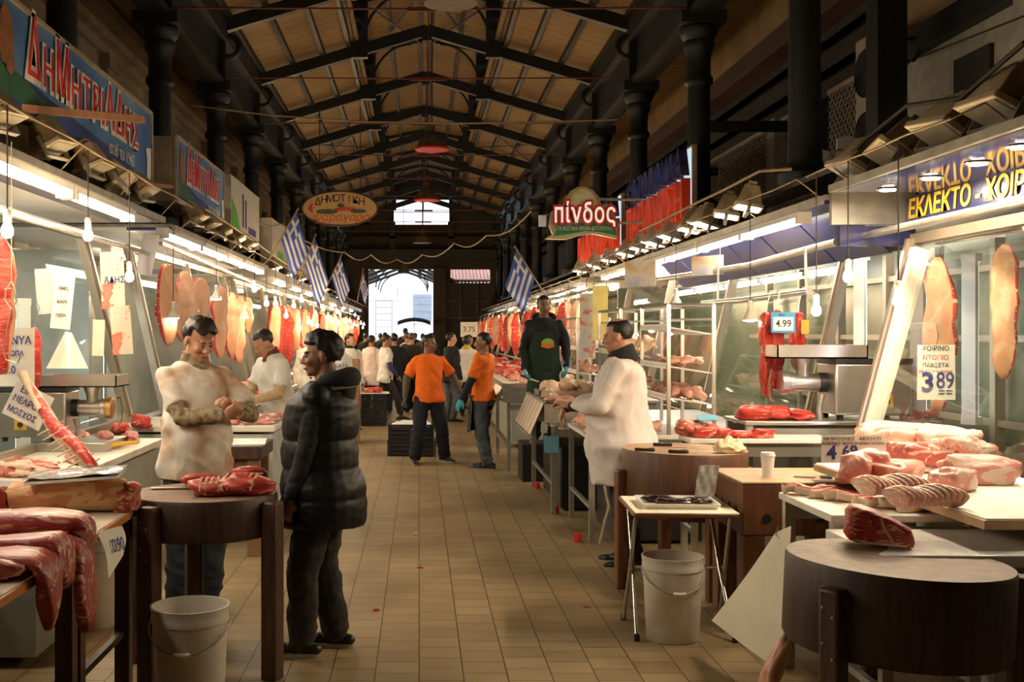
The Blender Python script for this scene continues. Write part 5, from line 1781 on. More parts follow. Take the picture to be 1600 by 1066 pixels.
bucket('dirty white bucket with a wire handle under the folding table', (1.425, 6.30), .468, .17, BUCKET2, 1, mat('bucket_brine', (0.30, 0.20, 0.15), rough=.1, var=.1))

# ================================================================ poultry counters
BASKET = mat('worn_basket_steel', (0.17, 0.14, 0.10), rough=.4, metal=.5, var=.25)
ptab = table('poultry_table', 'steel poultry table nearest the man in the white coat', 'table', 1.38, 3.1, 9.15, 10.45, .88, WHITE_P, STEEL_D, t=.035)
table('poultry_table', 'steel poultry table with a slatted front basket in the middle', 'table', 1.24, 3.1, 10.6, 12.5, .86, STEEL, STEEL_D, t=.035)
table('poultry_table', 'steel poultry table farthest along, past the young man in the green apron', 'table', 1.08, 3.0, 13.9, 16.0, .88, STEEL, STEEL_D, t=.035)
for (y0, y1, lab) in ((10.65, 12.35, 'slatted steel basket full of chicken on the middle poultry table'), (13.85, 15.0, 'slatted steel basket of dark giblets on the farthest poultry table')):
    t = thing('steel_basket', lab, 'basket', (1.21 if y0 < 12 else 1.05, (y0 + y1) / 2, .86))
    h = (y1 - y0) / 2
    n = 6
    for j in range(n):
        a = -h + 2 * h * j / n
        MB().add([(-.16, a + .01, -.12), (-.16, a + 2 * h / n - .01, -.12), (-.02, a + 2 * h / n - .01, .2), (-.02, a + .01, .2), (-.155, a + .01, -.12), (-.155, a + 2 * h / n - .01, -.12), (-.015, a + 2 * h / n - .01, .2), (-.015, a + .01, .2)],
                 [(0, 3, 2, 1), (4, 5, 6, 7), (0, 1, 5, 4), (1, 2, 6, 5), (2, 3, 7, 6), (3, 0, 4, 7)]).build('slat', BASKET, t)
    MB().bar((-.02, -h, .2), (-.02, h, .2), .03, .02).bar((-.16, -h, -.12), (-.16, h, -.12), .03, .02).build('rim', STEEL_D, t)
    MB().box(-.02, .5, -h, -h + .015, 0, .18).build('end_plate', STEEL_D, t)
    MB().box(-.02, .5, h - .015, h, 0, .18).build('end_plate', STEEL_D, t)
# red rubber feet on the legs
for y, lab in ((9.2, 'nearest'), (10.66, 'second'), (12.34, 'third'), (13.86, 'farthest')):
    tag(MB().lathe([(.03, 0), (.034, .02), (.03, .07), (.02, .075)], 12).build('leg_cap', RED, loc=(1.3, y, 0)), lab + ' red castor cap on the floor beside the poultry table legs', 'cap')


def chicken_piece(seed, kind):
    if kind == 'whole':
        mb = MB()
        mb.ell((0, 0, .06), (.12, .075, .062))
        mb.ell((-.05, 0, .07), (.075, .07, .06))
        for s in (-1, 1):
            limb(mb, [(.05, s * .05, .055), (.12, s * .055, .075), (.16, s * .035, .085)], [.038, .03, .014], 10)
            limb(mb, [(-.06, s * .07, .06), (-.02, s * .095, .045), (-.07, s * .10, .04)], [.02, .017, .01], 8)
        return mb
    mb = MB()
    limb(mb, [(-.07, 0, .032), (-.01, .01, .036), (.05, .0, .028), (.09, -.005, .018)], [.034, .036, .022, .011], 10)
    return mb


def limb(mb, pts, rs, n=12):
    mb.tube(pts, list(rs), n)
    for p, r in zip(pts, rs):
        mb.ell(p, r * .995, nu=12, nv=8)


def fused(mb, name, m_, vox=.008):
    me = bpy.data.meshes.new(name)
    me.from_pydata(mb.v, [], mb.f)
    o = bpy.data.objects.new(name, me)
    COL.objects.link(o)
    r_ = o.modifiers.new('fuse', 'REMESH')
    r_.mode = 'VOXEL'
    r_.voxel_size = vox
    s_ = o.modifiers.new('smooth', 'SMOOTH')
    s_.iterations = 4
    new = bpy.data.meshes.new_from_object(o.evaluated_get(bpy.context.evaluated_depsgraph_get()))
    bpy.data.objects.remove(o, do_unlink=True)
    new.name = name
    new.materials.clear()
    new.materials.append(m_)
    new.polygons.foreach_set('use_smooth', [True] * len(new.polygons))
    ob = bpy.data.objects.new(name, new)
    COL.objects.link(ob)
    return ob


WHOLE = fused(chicken_piece(1, 'whole'), 'whole_chicken', CHICK)
LEG = fused(chicken_piece(2, 'leg'), 'drumstick', CHICK_P, .007)
BREAST = blob(.15, .1, .05, 3, .15, .85, taper=.5).build('chicken_breast', CHICK_P, ang=180)
GIB = blob(.08, .06, .04, 9, .3, .85).build('giblet', GIBLET, ang=180)
used = set()


def heap(src, spots, label, cat, group, rnd, rzr=180, tilt=25, sc=(.9, 1.12)):
    for (x, y, z) in spots:
        if src.name not in used:
            used.add(src.name)
            o = src
        else:
            o = src.copy()
            COL.objects.link(o)
        o.location = (x, y, z)
        o.rotation_euler = (R(rnd.uniform(-tilt, tilt)), R(rnd.uniform(-tilt, tilt)), R(rnd.uniform(-rzr, rzr)))
        s = rnd.uniform(*sc)
        o.scale = (s, s, s)
        tag(o, label, cat, group)


def spots(x0, x1, y0, y1, z, nx, ny, rnd, jit=.03, zj=.03):
    return [(x0 + (x1 - x0) * (i + .5) / nx + rnd.uniform(-jit, jit), y0 + (y1 - y0) * (j + .5) / ny + rnd.uniform(-jit, jit), z + rnd.uniform(0, zj)) for j in range(ny) for i in range(nx)]


rnd = random.Random(21)
heap(LEG, spots(1.42, 1.98, 9.2, 10.35, .885, 5, 11, rnd), 'raw chicken leg on the poultry table nearest the white coat', 'chicken leg', 'chicken legs on the nearest poultry table', rnd)
heap(LEG, spots(1.46, 1.9, 9.25, 10.2, .93, 4, 8, rnd), 'raw chicken leg lying on top on the nearest poultry table', 'chicken leg', 'upper chicken legs on the nearest poultry table', rnd)
heap(WHOLE, spots(1.36, 2.0, 10.75, 12.35, .90, 3, 7, rnd), 'whole raw chicken in the middle slatted basket', 'chicken', 'whole chickens in the middle basket', rnd)
heap(BREAST, spots(1.34, 1.95, 10.9, 12.35, 1.0, 4, 8, rnd), 'pale chicken breast on top of the middle slatted basket', 'chicken breast', 'breasts on the middle basket', rnd)
heap(GIB, spots(1.2, 1.8, 13.95, 14.95, .95, 7, 11, rnd), 'dark giblet in the farthest slatted basket', 'giblet', 'giblets in the farthest basket', rnd)
heap(WHOLE, spots(1.45, 2.2, 15.1, 15.95, .90, 3, 4, rnd), 'whole raw chicken past the giblet basket', 'chicken', 'whole chickens past the giblet basket', rnd)


t = thing('steel_tray', 'raised steel tray of chicken below the young man in the green apron', 'tray', (1.62, 12.2, .86))
MB().box(-.34, .34, -.26, .26, .17, .19).box(-.34, .34, -.26, -.245, .19, .24).box(-.34, .34, .245, .26, .19, .24).box(-.34, -.325, -.26, .26, .19, .24).box(.325, .34, -.26, .26, .19, .24).build('pan', STEEL, t)
for x in (-.3, .3):
    for y in (-.22, .22):
        MB().box(x - .015, x + .015, y - .015, y + .015, 0, .17).build('leg', STEEL_D, t)
heap(WHOLE, spots(1.34, 1.9, 11.98, 12.42, 1.06, 3, 2, rnd), 'whole raw chicken in the raised steel tray', 'chicken', 'chickens in the raised steel tray', rnd)
# display racks
def rack(label, x0, x1, y0, y1, z0, shelves, top, trays=True):
    t = thing('display_rack', label, 'display rack', ((x0 + x1) / 2, (y0 + y1) / 2, z0))
    hx, hy = (x1 - x0) / 2, (y1 - y0) / 2
    for sx in (-1, 1):
        for sy in (-1, 1):
            MB().box(sx * hx - .014, sx * hx + .014, sy * hy - .014, sy * hy + .014, 0, top - z0).build('post', STEEL, t)
    mb = MB()
    for sy in (-1, 1):
        mb.tube([(-hx, sy * hy, top - z0), (hx, sy * hy, top - z0)], .013, 8).tube([(-hx, sy * hy, top - z0 - .12), (hx, sy * hy, top - z0 - .12)], .009, 8)
    for sx in (-1, 1):
        mb.tube([(sx * hx, -hy, top - z0), (sx * hx, hy, top - z0)], .013, 8)
    mb.build('top_rails', STEEL, t)
    for z in shelves:
        M = Matrix.Translation((0, 0, z - z0)) @ Matrix.Rotation(R(9), 4, 'Y')
        sh = MB().box(-hx - .02, hx, -hy, hy, -.012, 0, M).box(-hx - .02, -hx, -hy, hy, -.03, .02, M).build('shelf', WHITE_P, t)
        MB().add([M @ Vector(p) for p in ((-hx - .02, -hy, .02), (-hx - .02, hy, .02), (-hx + .03, hy, .13), (-hx + .03, -hy, .13))], [(0, 1, 2, 3)]).build('glass_front', GLASS, sh)
    return t


rack('steel rack with glass fronted shelves of chicken behind the head of the white coated man', 2.05, 2.42, 9.2, 10.3, .88, (1.16, 1.42, 1.74), 1.95)
rack('steel rack of chicken shelves right behind the young man in the green apron', 1.98, 2.38, 11.0, 12.3, .86, (1.2, 1.5), 1.95)
rack('steel rack of chicken shelves over the farthest poultry table', 1.98, 2.38, 14.0, 15.6, .88, (1.2, 1.5), 1.9)
heap(BREAST, spots(2.1, 2.36, 9.3, 10.2, 1.43, 3, 8, rnd, .02, .05), 'chicken piece on the middle shelf of the nearest rack', 'chicken piece', 'chicken on the middle shelf of the nearest rack', rnd)
heap(LEG, spots(2.1, 2.36, 9.3, 10.2, 1.17, 3, 8, rnd, .02, .05), 'chicken leg on the lowest shelf of the nearest rack', 'chicken leg', 'chicken on the lowest shelf of the nearest rack', rnd)
heap(WHOLE, spots(2.06, 2.32, 11.1, 12.2, 1.51, 2, 6, rnd, .02, .04), 'whole chicken on the upper shelf of the second rack', 'chicken', 'chicken on the upper shelf of the second rack', rnd)
heap(GIB, spots(2.0, 2.34, 11.1, 12.2, 1.21, 5, 11, rnd, .02, .05), 'dark giblet on the lower shelf of the second rack', 'giblet', 'giblets on the lower shelf of the second rack', rnd)
heap(WHOLE, spots(2.06, 2.32, 14.1, 15.5, 1.51, 2, 6, rnd, .02, .04), 'whole chicken on the upper shelf of the farthest rack', 'chicken', 'chicken on the upper shelf of the farthest rack', rnd)
heap(LEG, spots(2.06, 2.32, 14.1, 15.5, 1.21, 2, 8, rnd, .02, .04), 'chicken leg on the lower shelf of the farthest rack', 'chicken leg', 'chicken on the lower shelf of the farthest rack', rnd)
# lamb and beef between the white coat and the tall shelf
table('steel_table', 'steel counter with a white board of red meat behind the brown round block', 'table', 1.95, 3.0, 8.05, 8.43, .955, WHITE_P, STEEL, t=.035)
ml = [(1036, 652, .22, .17, .14, 0, LAMB, 'pale lamb shoulder at the left of the board behind the brown round block'), (1062, 640, .2, .16, .12, 40, VEAL, 'reddish lamb piece behind the lamb shoulder'), (1092, 640, .34, .12, .10, 10, LAMB, 'long lamb leg reaching right behind the brown round block'),
      (1108, 656, .22, .12, .09, -10, BEEF_B, 'small bright beef cut on the board, left of the beef strips'), (1130, 660, .2, .12, .08, 20, BEEF, 'dark beef cut in the middle of the board behind the brown round block'), (1158, 664, .24, .1, .06, -5, BEEF_B, 'flat beef strip at the front of the board'),
      (1190, 660, .2, .12, .07, 0, BEEF, 'beef strip at the right end of the board behind the brown round block'), (1010, 655, .14, .12, .1, 0, BEEF, 'dark red piece at the elbow of the white coat')]
for i, (px, py, L, w_, h_, rz, m_, lab) in enumerate(ml):
    k = 8.32 if i in (0, 1, 2, 7) else 8.14
    p = at(px, py, k)
    p.x = max(2.02, min(2.9, p.x))
    p.z = .957
    piece('meat_cut', blob(L, w_, h_, 140 + i, .25, .75, taper=.25), m_, lab, 'meat', p, R(rz), 'cuts behind the brown round block')
tag(MB().box(3.5, 4.2, 9.2, 10.8, .95, .98).build('plastic_board', WHITE_P, bevel=.005), 'white plastic board inside the poultry stall glass behind the red strips', 'board')
tag(MB().box(-.07, .07, 0, .004, 0, .08, Matrix.Rotation(R(-65), 4, 'X')).build('price_ticket', mat('ticket_cyan', (0.12, 0.42, 0.60), rough=.5)), 'pale blue ticket lying on the lamb beside the white coat', 'price ticket').location = (2.12, 8.2, 1.08)
# posters and plastic sheets hanging at the poultry stall
for (px, py, Y, w_, h_, m_, lab) in ((1000, 428, 13.2, .5, .3, mat('poster_warm', (0.72, 0.60, 0.38), rough=.5, scale=3, stops=[(.35, (.75, .4, .12)), (.5, (.8, .72, .6)), (.7, (.45, .45, .62))]), 'large pale poster under the poultry canopy'), (1105, 415, 11.6, .42, .2, mat('poster_warm', (1, 1, 1)), 'pale poster high at the right end of the poultry canopy'),
                                     (938, 490, 12.6, .17, .6, mat('poster_yellow', (0.75, 0.60, 0.16), rough=.5, scale=6), 'tall yellow poster beside the young man in the green apron'), (918, 510, 12.8, .18, .75, mat('poster_grey', (0.60, 0.58, 0.58), rough=.5, scale=9, stops=[(.4, (.7, .25, .2)), (.5, (.72, .70, .66)), (.7, (.6, .6, .66))]), 'tall pale printed poster left of the yellow one')):
    t = thing('poster', lab, 'poster', at(px, py, Y), R(-55) if Y in (13.2, 11.6) else 0)
    MB().box(-w_ / 2, w_ / 2, 0, .004, -h_ / 2, h_ / 2).build('sheet', m_, t)
    zt = (2.68 - t.location.z)
    for sx in (-1, 1):
        MB().tube([(sx * w_ * .4, .002, h_ / 2), (sx * w_ * .4, .002, zt)], .003, 5).build('string', CABLE_L, t)

# ================================================================ left foreground
round_block('dark round chopping block with lamb ribs on it at the front left', (-1.10, 5.72), 0.375, 0.905, .2, (-24, 108, 160, -118), .085, WOOD_LEG, drop=.02)
lb = [(382, 770, .30, .22, .11, -10, 'lamb rib side on the right of the front left block', True), (338, 770, .28, .2, .09, 12, 'lamb rib side at the front of the front left block', True), (395, 755, .2, .15, .11, 40, 'lamb chunk at the back right rim of the front left block', False), (318, 757, .22, .14, .07, 20, 'lamb flank at the back of the front left block', False)]
for i, (px, py, L, w_, h_, rz, lab, ribs) in enumerate(lb):
    p = atz(px, py, .912)
    p.z = .905
    t = thing('lamb_ribs' if ribs else 'lamb_piece', lab, 'lamb', p, R(rz), 'lamb on the front left block')
    blob(L, w_, h_, 170 + i, .22, .75, taper=.3, bend=.15).build('flesh', BEEF if i != 1 else LAMB, t, ang=180)
    if ribs:
        for j in range(6):
            x = -L * .3 + L * .1 * j
            MB().tube([(x, -w_ * .42, h_ * .28), (x + .006, -w_ * .25, h_ * .72), (x + .012, -.01, h_ * .95), (x + .02, w_ * .2, h_ * .9)], [.004, .006, .0065, .005], 7).build('rib_bone', mat('pinkish_bone', (0.62, 0.30, 0.22), rough=.4, var=.15), t)
tag(MB().box(-.15, .15, -.02, .02, 0, .004).build('knife_steel', STEEL, loc=(-1.25, 5.86, .908), rz=R(12)), 'flat steel blade lying at the back of the front left block', 'blade')
bucket('white bucket at the very front left before the chopping block', (-1.035, 5.06), .492, .174, BUCKET, -1)
table('wooden_table', 'low table with orange edging at the near left, draped with meat slabs', 'table', -2.35, -1.36, 3.3, 4.55, .865, mat('worn_board', (0.62, 0.50, 0.36), rough=.6, var=.15), WOOD_LEG, t=.03, lw=.07, edge_m=ORANGE_EDGE)
table('wooden_table', 'second low table with orange edging holding the roast and the foam tray', 'table', -2.3, -1.37, 4.58, 5.46, .875, mat('worn_board', (1, 1, 1)), WOOD_LEG, t=.03, lw=.07, edge_m=ORANGE_EDGE)
# draped slabs: path lies on the table then bends over the aisle edge
def drape(label, y, x0, over, w_, th, seed, lift, m_=None, edge=-1.36):
    pts = []
    n1 = 10
    for i in range(n1):
        pts.append((x0 + (edge - x0) * i / (n1 - 1), y + .02 * math.sin(i * .7 + seed), .87 + lift + th / 2 + .008 * math.sin(i * 1.3 + seed)))
    for i in range(1, 9):
        a = min(1, i / 3) * PI / 2
        last = pts[-1]
        step = over / 8 + .012
        d = Vector((math.cos(a), .08 * math.sin(seed), -math.sin(a)))
        pts.append(tuple(Vector(last) + d * step))
    N = len(pts)
    ws = [w_ * (.8 + .25 * math.sin(i * .5 + seed)) * (1 if i < N - 3 else .8 - .2 * (i - N + 3)) for i in range(N)]
    ts = [th * (1 + .2 * math.sin(i * .8 + seed)) * (1 if i < N - 1 else .5) for i in range(N)]
    up = Vector((0, 0, 1))
    mb = MB()
    rings = []
    for i in range(N):
        P = Vector(pts[i])
        tdir = (Vector(pts[min(i + 1, N - 1)]) - Vector(pts[max(i - 1, 0)])).normalized()
        s = Vector((0, 1, 0))
        u = s.cross(tdir) * -1
        ring = []
        for j in range(16):
            a = 2 * PI * j / 16
            c, q = math.cos(a), math.sin(a)
            dd = 1 + .16 * n3((i * .4, c * 1.5, q * 1.5), 1, seed) + .08 * n3((i, c * 3, q * 3), 1, seed + 2)
            ring.append(P + s * math.copysign(abs(c) ** .36, c) * ws[i] / 2 * dd + u * math.copysign(abs(q) ** .45, q) * ts[i] / 2 * dd)
        rings.append(ring)
    mb.loft(rings)
    return piece('meat_slab', mb, m_ or BEEF, label, 'meat slab', (0, 0, 0), 0, 'slabs draped on the near left table')
RIND = meatmat('red_belly', (0.36, 0.06, 0.045), (0.20, 0.02, 0.018), (0.66, 0.38, 0.28), .54, 5, (1, 5, 4))
drape('longest meat slab draped over the edge of the near left table', 4.32, -2.2, .28, .20, .05, 1, .01, RIND)
drape('second meat slab draped over the table edge, left of the longest', 4.15, -2.2, .10, .19, .05, 2, .045, RIND)
drape('meat slab hanging over the edge in the middle of the near left table', 3.97, -2.2, .18, .20, .05, 3, .02, RIND)
drape('meat slab lying flat behind the draped ones on the near left table', 4.46, -2.2, .03, .19, .08, 4, .06, RIND)
piece('meat_slab', blob(.6, .17, .09, 181, .2, .65), RIND, 'short thick slab at the left edge in front of the draped slabs', 'meat slab', (-1.66, 3.86, .865), R(5))
piece('meat_chunk', blob(.16, .13, .07, 182, .25, .7), BEEF_D, 'small dark chunk at the nearest corner of the near left table', 'meat chunk', (-1.47, 3.66, .865), R(15))
foam_tray('white foam tray of dark offal at the near left table', (-1.72, 4.72, .885), .62, .3, 4)
for i, (x, L, lab) in enumerate(((-1.9, .24, 'glossy dark offal at the left of the foam tray on the near left table'), (-1.72, .22, 'glossy dark offal in the middle of the foam tray on the near left table'), (-1.54, .2, 'glossy dark offal at the right of the foam tray on the near left table'))):
    piece('offal', blob(L, .18, .07, 190 + i, .3, .8, f=4), meatmat('offal', (0.13, 0.03, 0.03), (0.05, 0.012, 0.014), (0.36, 0.20, 0.15), .62, 9, rough=.15), lab, 'offal', (x, 4.72, .895), R(10 * i), 'offal in the foam tray')
t = thing('pork_roast', 'browned pork roll under the wrapped board at the near left', 'pork', (-1.64, 5.32, .875), R(3))
mb = MB()
sweep([(-.3, 0, .07), (-.28, 0, .075), (-.15, 0, .082), (0, 0, .085), (.15, 0, .08), (.24, 0, .075), (.27, 0, .07)], [.1, .19, .21, .22, .21, .19, .09], [.08, .13, .15, .15, .15, .14, .08], seed=4, amp=.14).build('flesh', meatmat('browned_pork', (0.50, 0.20, 0.09), (0.34, 0.10, 0.05), (0.66, 0.40, 0.20), .5, 5), t, ang=180)
blob(.14, .2, .14, 33, .25, .7).build('cut_end', BEEF_D, t, loc=(.24, 0, 0), ang=180)
t = thing('wrapped_tray', 'film wrapped silvery tray lying on the pork roll at the near left', 'tray', (-1.62, 5.30, 1.035), R(8))
MB().box(-.21, .21, -.17, .17, 0, .014, Matrix.Rotation(R(-3), 4, 'Y')).build('tray', WHITE_P, t, bevel=.004)
mb = MB().grid(lambda u, v: ((u - .5) * .43, (v - .5) * .35, .026 + .012 * n3((u * 6, v * 6, 0), 1, 3) + (u - .5) * .022), 24, 20, .002)
mb.build('film', mat('crinkled_film', (0.48, 0.46, 0.44), rough=.12, metal=.4, var=.35, scale=14, bmp=.3), t)
piece('beef_piece', blob(.3, .2, .15, 199, .2, .7), BEEF, 'deep red beef piece at the left edge behind the foam tray', 'beef', (-2.05, 5.18, .875), 20)
# price sheet hanging from the table
t = thing('price_sheet', 'hanging price sheet with blue figures below the foam tray', 'price sheet', (0, 0, 0))
def psheet(u, v):
    a = at(150, 832, 4.75).lerp(at(190, 822, 5.0), u)
    b = at(172, 905, 4.75).lerp(at(195, 868, 5.0), u)
    return a.lerp(b, v) + Vector((.012 * math.sin(v * 4), 0, 0))
MB().grid(psheet, 8, 8, .002).build('sheet', CARD, t)
a_, b_ = at(150, 832, 4.75), at(190, 822, 5.0)
xd = (b_ - a_).normalized()
yd = (at(150, 832, 4.75) - at(172, 905, 4.75)).normalized()
yd = (yd - xd * yd.dot(xd)).normalized()
Mq = frame((psheet(.5, .45) + xd.cross(yd) * .014), xd, yd)
text_mesh('0.90', .085, .001, 'price_lettering', INK_BLUE, t, Mq, xs=.8)
bucket('white bucket with a blue bag at the left behind the near table', (-1.93, 6.62), .52, .19, BUCKET, 1, None, False)
mb = MB().ell((0, 0, 0), 1, nu=26, nv=16)
mb.v = [(x * .165 * (1 + .15 * n3((x, y, z), 3, 1)), y * .165 * (1 + .15 * n3((x, y, z), 3, 2)), z * .11 * (1 + .3 * n3((x, y, z), 3, 7))) for x, y, z in mb.v]
tag(mb.build('blue_bag', mat('blue_bag', (0.05, 0.16, 0.30), rough=.25, var=.3), loc=(-1.93, 6.62, .50)), 'blue plastic bag bulging out of the bucket behind the near left table', 'bag')
mb = MB().ell((0, 0, 0), 1, nu=30, nv=18)
mb.v = [(x * .3 * (1 + .12 * n3((x, y, z), 3, 1)), y * .25 * (1 + .12 * n3((x, y, z), 3, 2)), max(-.12, z * .125 * (1 + .2 * n3((x, y, z), 5, 7)))) for x, y, z in mb.v]
tag(mb.build('bin_bag', mat('black_bag', (0.008, 0.008, 0.009), rough=.3, var=.3), loc=(-1.48, 4.66, .121)), 'black bin bag on the floor at the bottom left corner', 'bag')
# left counter
table('display_counter', 'white topped left counter with veal and the steel grinder', 'counter', -2.56, -1.94, 5.7, 8.5, .92, BOARD, STEEL_D, t=.05, legs=0, rail=False, front=COUNTER_FRONT)
tag(MB().box(-2.56, -2.1, 7.5, 8.05, .92, .98).build('grinder_plinth', STEEL, bevel=.004), 'low steel plinth under the left meat grinder', 'plinth')
lc = [(205, 690, .36, .13, .09, -14, VEAL, 'veal shank nearest the hands of the butcher on the left counter'), (165, 695, .42, .15, .11, -12, VEAL, 'long veal shank in the middle of the left counter'), (75, 700, .3, .16, .13, 0, VEAL, 'veal piece under the leaning rib side'), (120, 722, .4, .12, .07, -5, PORK, 'pale meat roll along the front of the left counter'),
      (25, 692, .34, .16, .11, -8, VEAL, 'veal joint at the left edge of the left counter'), (222, 668, .22, .17, .13, 10, BEEF_B, 'bright red minced heap beside the white shirt'), (190, 676, .18, .15, .1, 0, BEEF_B, 'bright red piece in front of the minced heap')]
for i, (px, py, L, w_, h_, rz, m_, lab) in enumerate(lc):
    p = atz(px, py, .925)
    p.z = .92
    p.x = max(-2.45, min(-2.0, p.x))
    piece('veal_cut', blob(L, w_, h_, 210 + i, .2, .75, taper=.35), m_, lab, 'meat', p, R(rz - 60), 'cuts on the left counter')
t = thing('bone_trimmings', 'pale fatty bone trimmings at the front corner of the left counter', 'bones', (-2.2, 6.25, .92), R(-20))
blob(.42, .22, .09, 230, .35, .8, f=5).build('trimmings', LAMB, t, ang=180)
MB().tube([(-.34, .06, .05), (-.2, .04, .06), (-.05, .0, .09)], [.03, .018, .026], 10).build('leg_bone', mat('pinkish_bone', (0.62, 0.30, 0.22)), t)
knife('knife beside the veal joint at the left edge of the left counter', (-2.3, 6.6, .92), 200, .16, .1)
tag(MB().tube([(-2.12, 7.62, .945), (-2.06, 7.78, .95), (-2.0, 7.92, .945)], [.012, .016, .012], 10).build('yellow_handle', YELLOW), 'yellow tool handle lying behind the veal shanks', 'tool')
tag(MB().box(-.18, .18, -.12, .12, 0, .012).build('cleaver_blade', STEEL, loc=(-2.12, 5.78, .93), rz=R(10)), 'broad steel cleaver blade at the left edge of the photo', 'cleaver')
# leaning rib side with its shank
t = thing('veal_carcass', 'split veal side with bare shank leaning down over the front of the left counter', 'veal side', (0, 0, 0))
P = [at(36, 588, 6.4), at(52, 612, 6.35), at(68, 640, 6.3), at(84, 668, 6.25), at(108, 690, 6.2), at(130, 712, 6.12), at(148, 735, 6.05), at(155, 748, 6.02)]
sweep(P, [.04, .055, .09, .13, .17, .20, .20, .14], [.04, .045, .07, .08, .08, .07, .06, .045], up=(1, .3, .4), seed=6, amp=.22, edge='one').build('flesh', [LAMB, BEEF_B], t, ang=180)
MB().tube([P[0] + Vector((-.0, -.01, .02)), P[0].lerp(P[2], .5) + Vector((0, -.03, 0)), P[2] + Vector((0, -.04, 0))], [.028, .016, .022], 10).build('shank_bone', BONE, t)
for j in range(9):
    q = P[3].lerp(P[6], j / 8) + Vector((0, -.045, 0))
    MB().tube([q + Vector((-.075, .0, -.04)), q + Vector((-.0, -.005, .0)), q + Vector((.07, .0, .04))], [.004, .006, .004], 6).build('rib_bone', BONE, t)
# cards and papers at the left stall
def card(label, px, py, Y, w_, h_, lines, tilt=0, m_=None, yaw=0, cat='price card', name='price_card'):
    t = thing(name, label, cat, at(px, py, Y))
    t.rotation_euler = (0, R(tilt), R(yaw))
    mb = MB().grid(lambda u, v: ((u - .5) * w_, .006 * math.sin(u * 5), (v - .5) * h_), 8, 4, .002)
    mb.build('card', m_ or CARD, t)
    for (s_, x_, y_, sz, mm) in lines:
        text_mesh(s_, sz, .0006, 'handwriting', mm, t, FX_F(x_, -.013, y_), xs=.85, offset=.001)
    return t
card('white card with blue handwriting hanging beside the red beef strip at the left edge', 24, 558, 6.9, .24, .36, [('ΛΑΝΥΑ', 0, .1, .07, INK_BLUE), ('ΝΩΠΑ', 0, .02, .045, INK_BLUE), ('9.0', -.03, -.08, .07, INK_BLUE)])
card('tilted white card reading NEAPO behind the leaning veal side', 44, 634, 6.75, .25, .22, [('ΕΙΝΑΙ', -.02, .075, .055, INK_BLUE), ('ΝΕΑΡΟ', -.02, .01, .055, INK_BLUE), ('ΜΟΣΧΟΣ', -.01, -.06, .05, INK_BLUE)], 26)
card('long blank card hanging left of the narrow one at the left stall', 74, 455, 8.4, .17, .34, [], -4)
card('narrow written card hanging right of the blank one at the left stall', 98, 472, 8.3, .15, .4, [('ΤΙΜΕΣ', 0, .1, .03, INK_BLACK), ('ΚΙΛΟΥ', 0, .0, .03, INK_BLACK), ('ΝΩΠΑ', 0, -.1, .03, INK_BLACK)], 6)
PRINT = mat('printed_paper', (0.70, 0.60, 0.46), rough=.7, scale=7, stops=[(.56, (.72, .63, .49)), (.60, (.74, .18, .10)), (.7, (.72, .26, .18))])
card('printed butcher bag with red pictures hanging highest right of the first post', 176, 438, 9.4, .2, .48, [('ΑΔΗΣ', .02, .0, .075, INK_BLUE)], -2, PRINT, name='printed_bag', cat='paper bag')
card('printed butcher bag hanging below the other red pictured one', 190, 516, 9.2, .17, .4, [], -4, PRINT, name='printed_bag', cat='paper bag')
card('printed paper turned on its side left of the first post', 154, 528, 9.3, .1, .3, [], 2, PAPER, name='printed_bag', cat='paper bag')
tag(MB().add([at(72, 576, 8.7), at(102, 518, 8.8), at(112, 520, 8.8), at(138, 576, 8.7), at(105, 576, 8.4)], [(0, 4, 1), (4, 2, 1), (4, 3, 2), (0, 1, 2, 3), (0, 3, 4)]).build('paper_cone', PAPER, fix=True), 'folded cream paper cone standing behind the left grinder tray', 'paper')
t = thing('plastic_strip', 'slanting pale plastic strip hanging before the first left pork side', 'plastic strip', at(230, 400, 9.9))
t.rotation_euler = (0, R(12), 0)
MB().box(-.07, .07, 0, .006, -.17, .2).build('strip', mat('pale_plastic', (0.55, 0.52, 0.56), rough=.25, var=.05), t, bevel=.002)
# hooks on a chain at the left edge
t = thing('meat_hook', 'wire meat hooks chained together hanging at the left edge', 'hook', at(18, 440, 6.0))
MB().tube([(0, 0, .75), (0, 0, .0)], .003, 5).build('cord', CABLE_L, t)
MB().tube([(0, 0, 0), (-.03, 0, -.05), (-.035, 0, -.1), (0, 0, -.15), (.025, 0, -.11), (.02, 0, -.05), (0, 0, 0)], .004, 6).build('ring_wire', STEEL_D, t)
MB().tube([(0, 0, -.15), (-.02, 0, -.24), (-.045, 0, -.37), (-.03, 0, -.42), (.03, 0, -.44), (.05, 0, -.4)], .004, 6).build('hook_wire', STEEL_D, t)
hanging_slab('red beef side hanging at the very left edge', at(2, 368, 6.3), .78, .16, .1, 31, R(20), [BEEF_B, PORK_FAT], name='hanging_beef')
hanging_slab('red beef strip hanging behind the white card with blue handwriting', at(54, 512, 7.3), .42, .085, .06, 33, R(10), [BEEF_B, BEEF_B], name='hanging_beef_strip')
tag(MB().tube([(-2.4, 5.0, 2.42), (-2.4, 10.1, 2.42)], .02, 8).build('hook_rail', STEEL), 'steel tube rail along the nearest left stall that meat hangs from', 'rail')
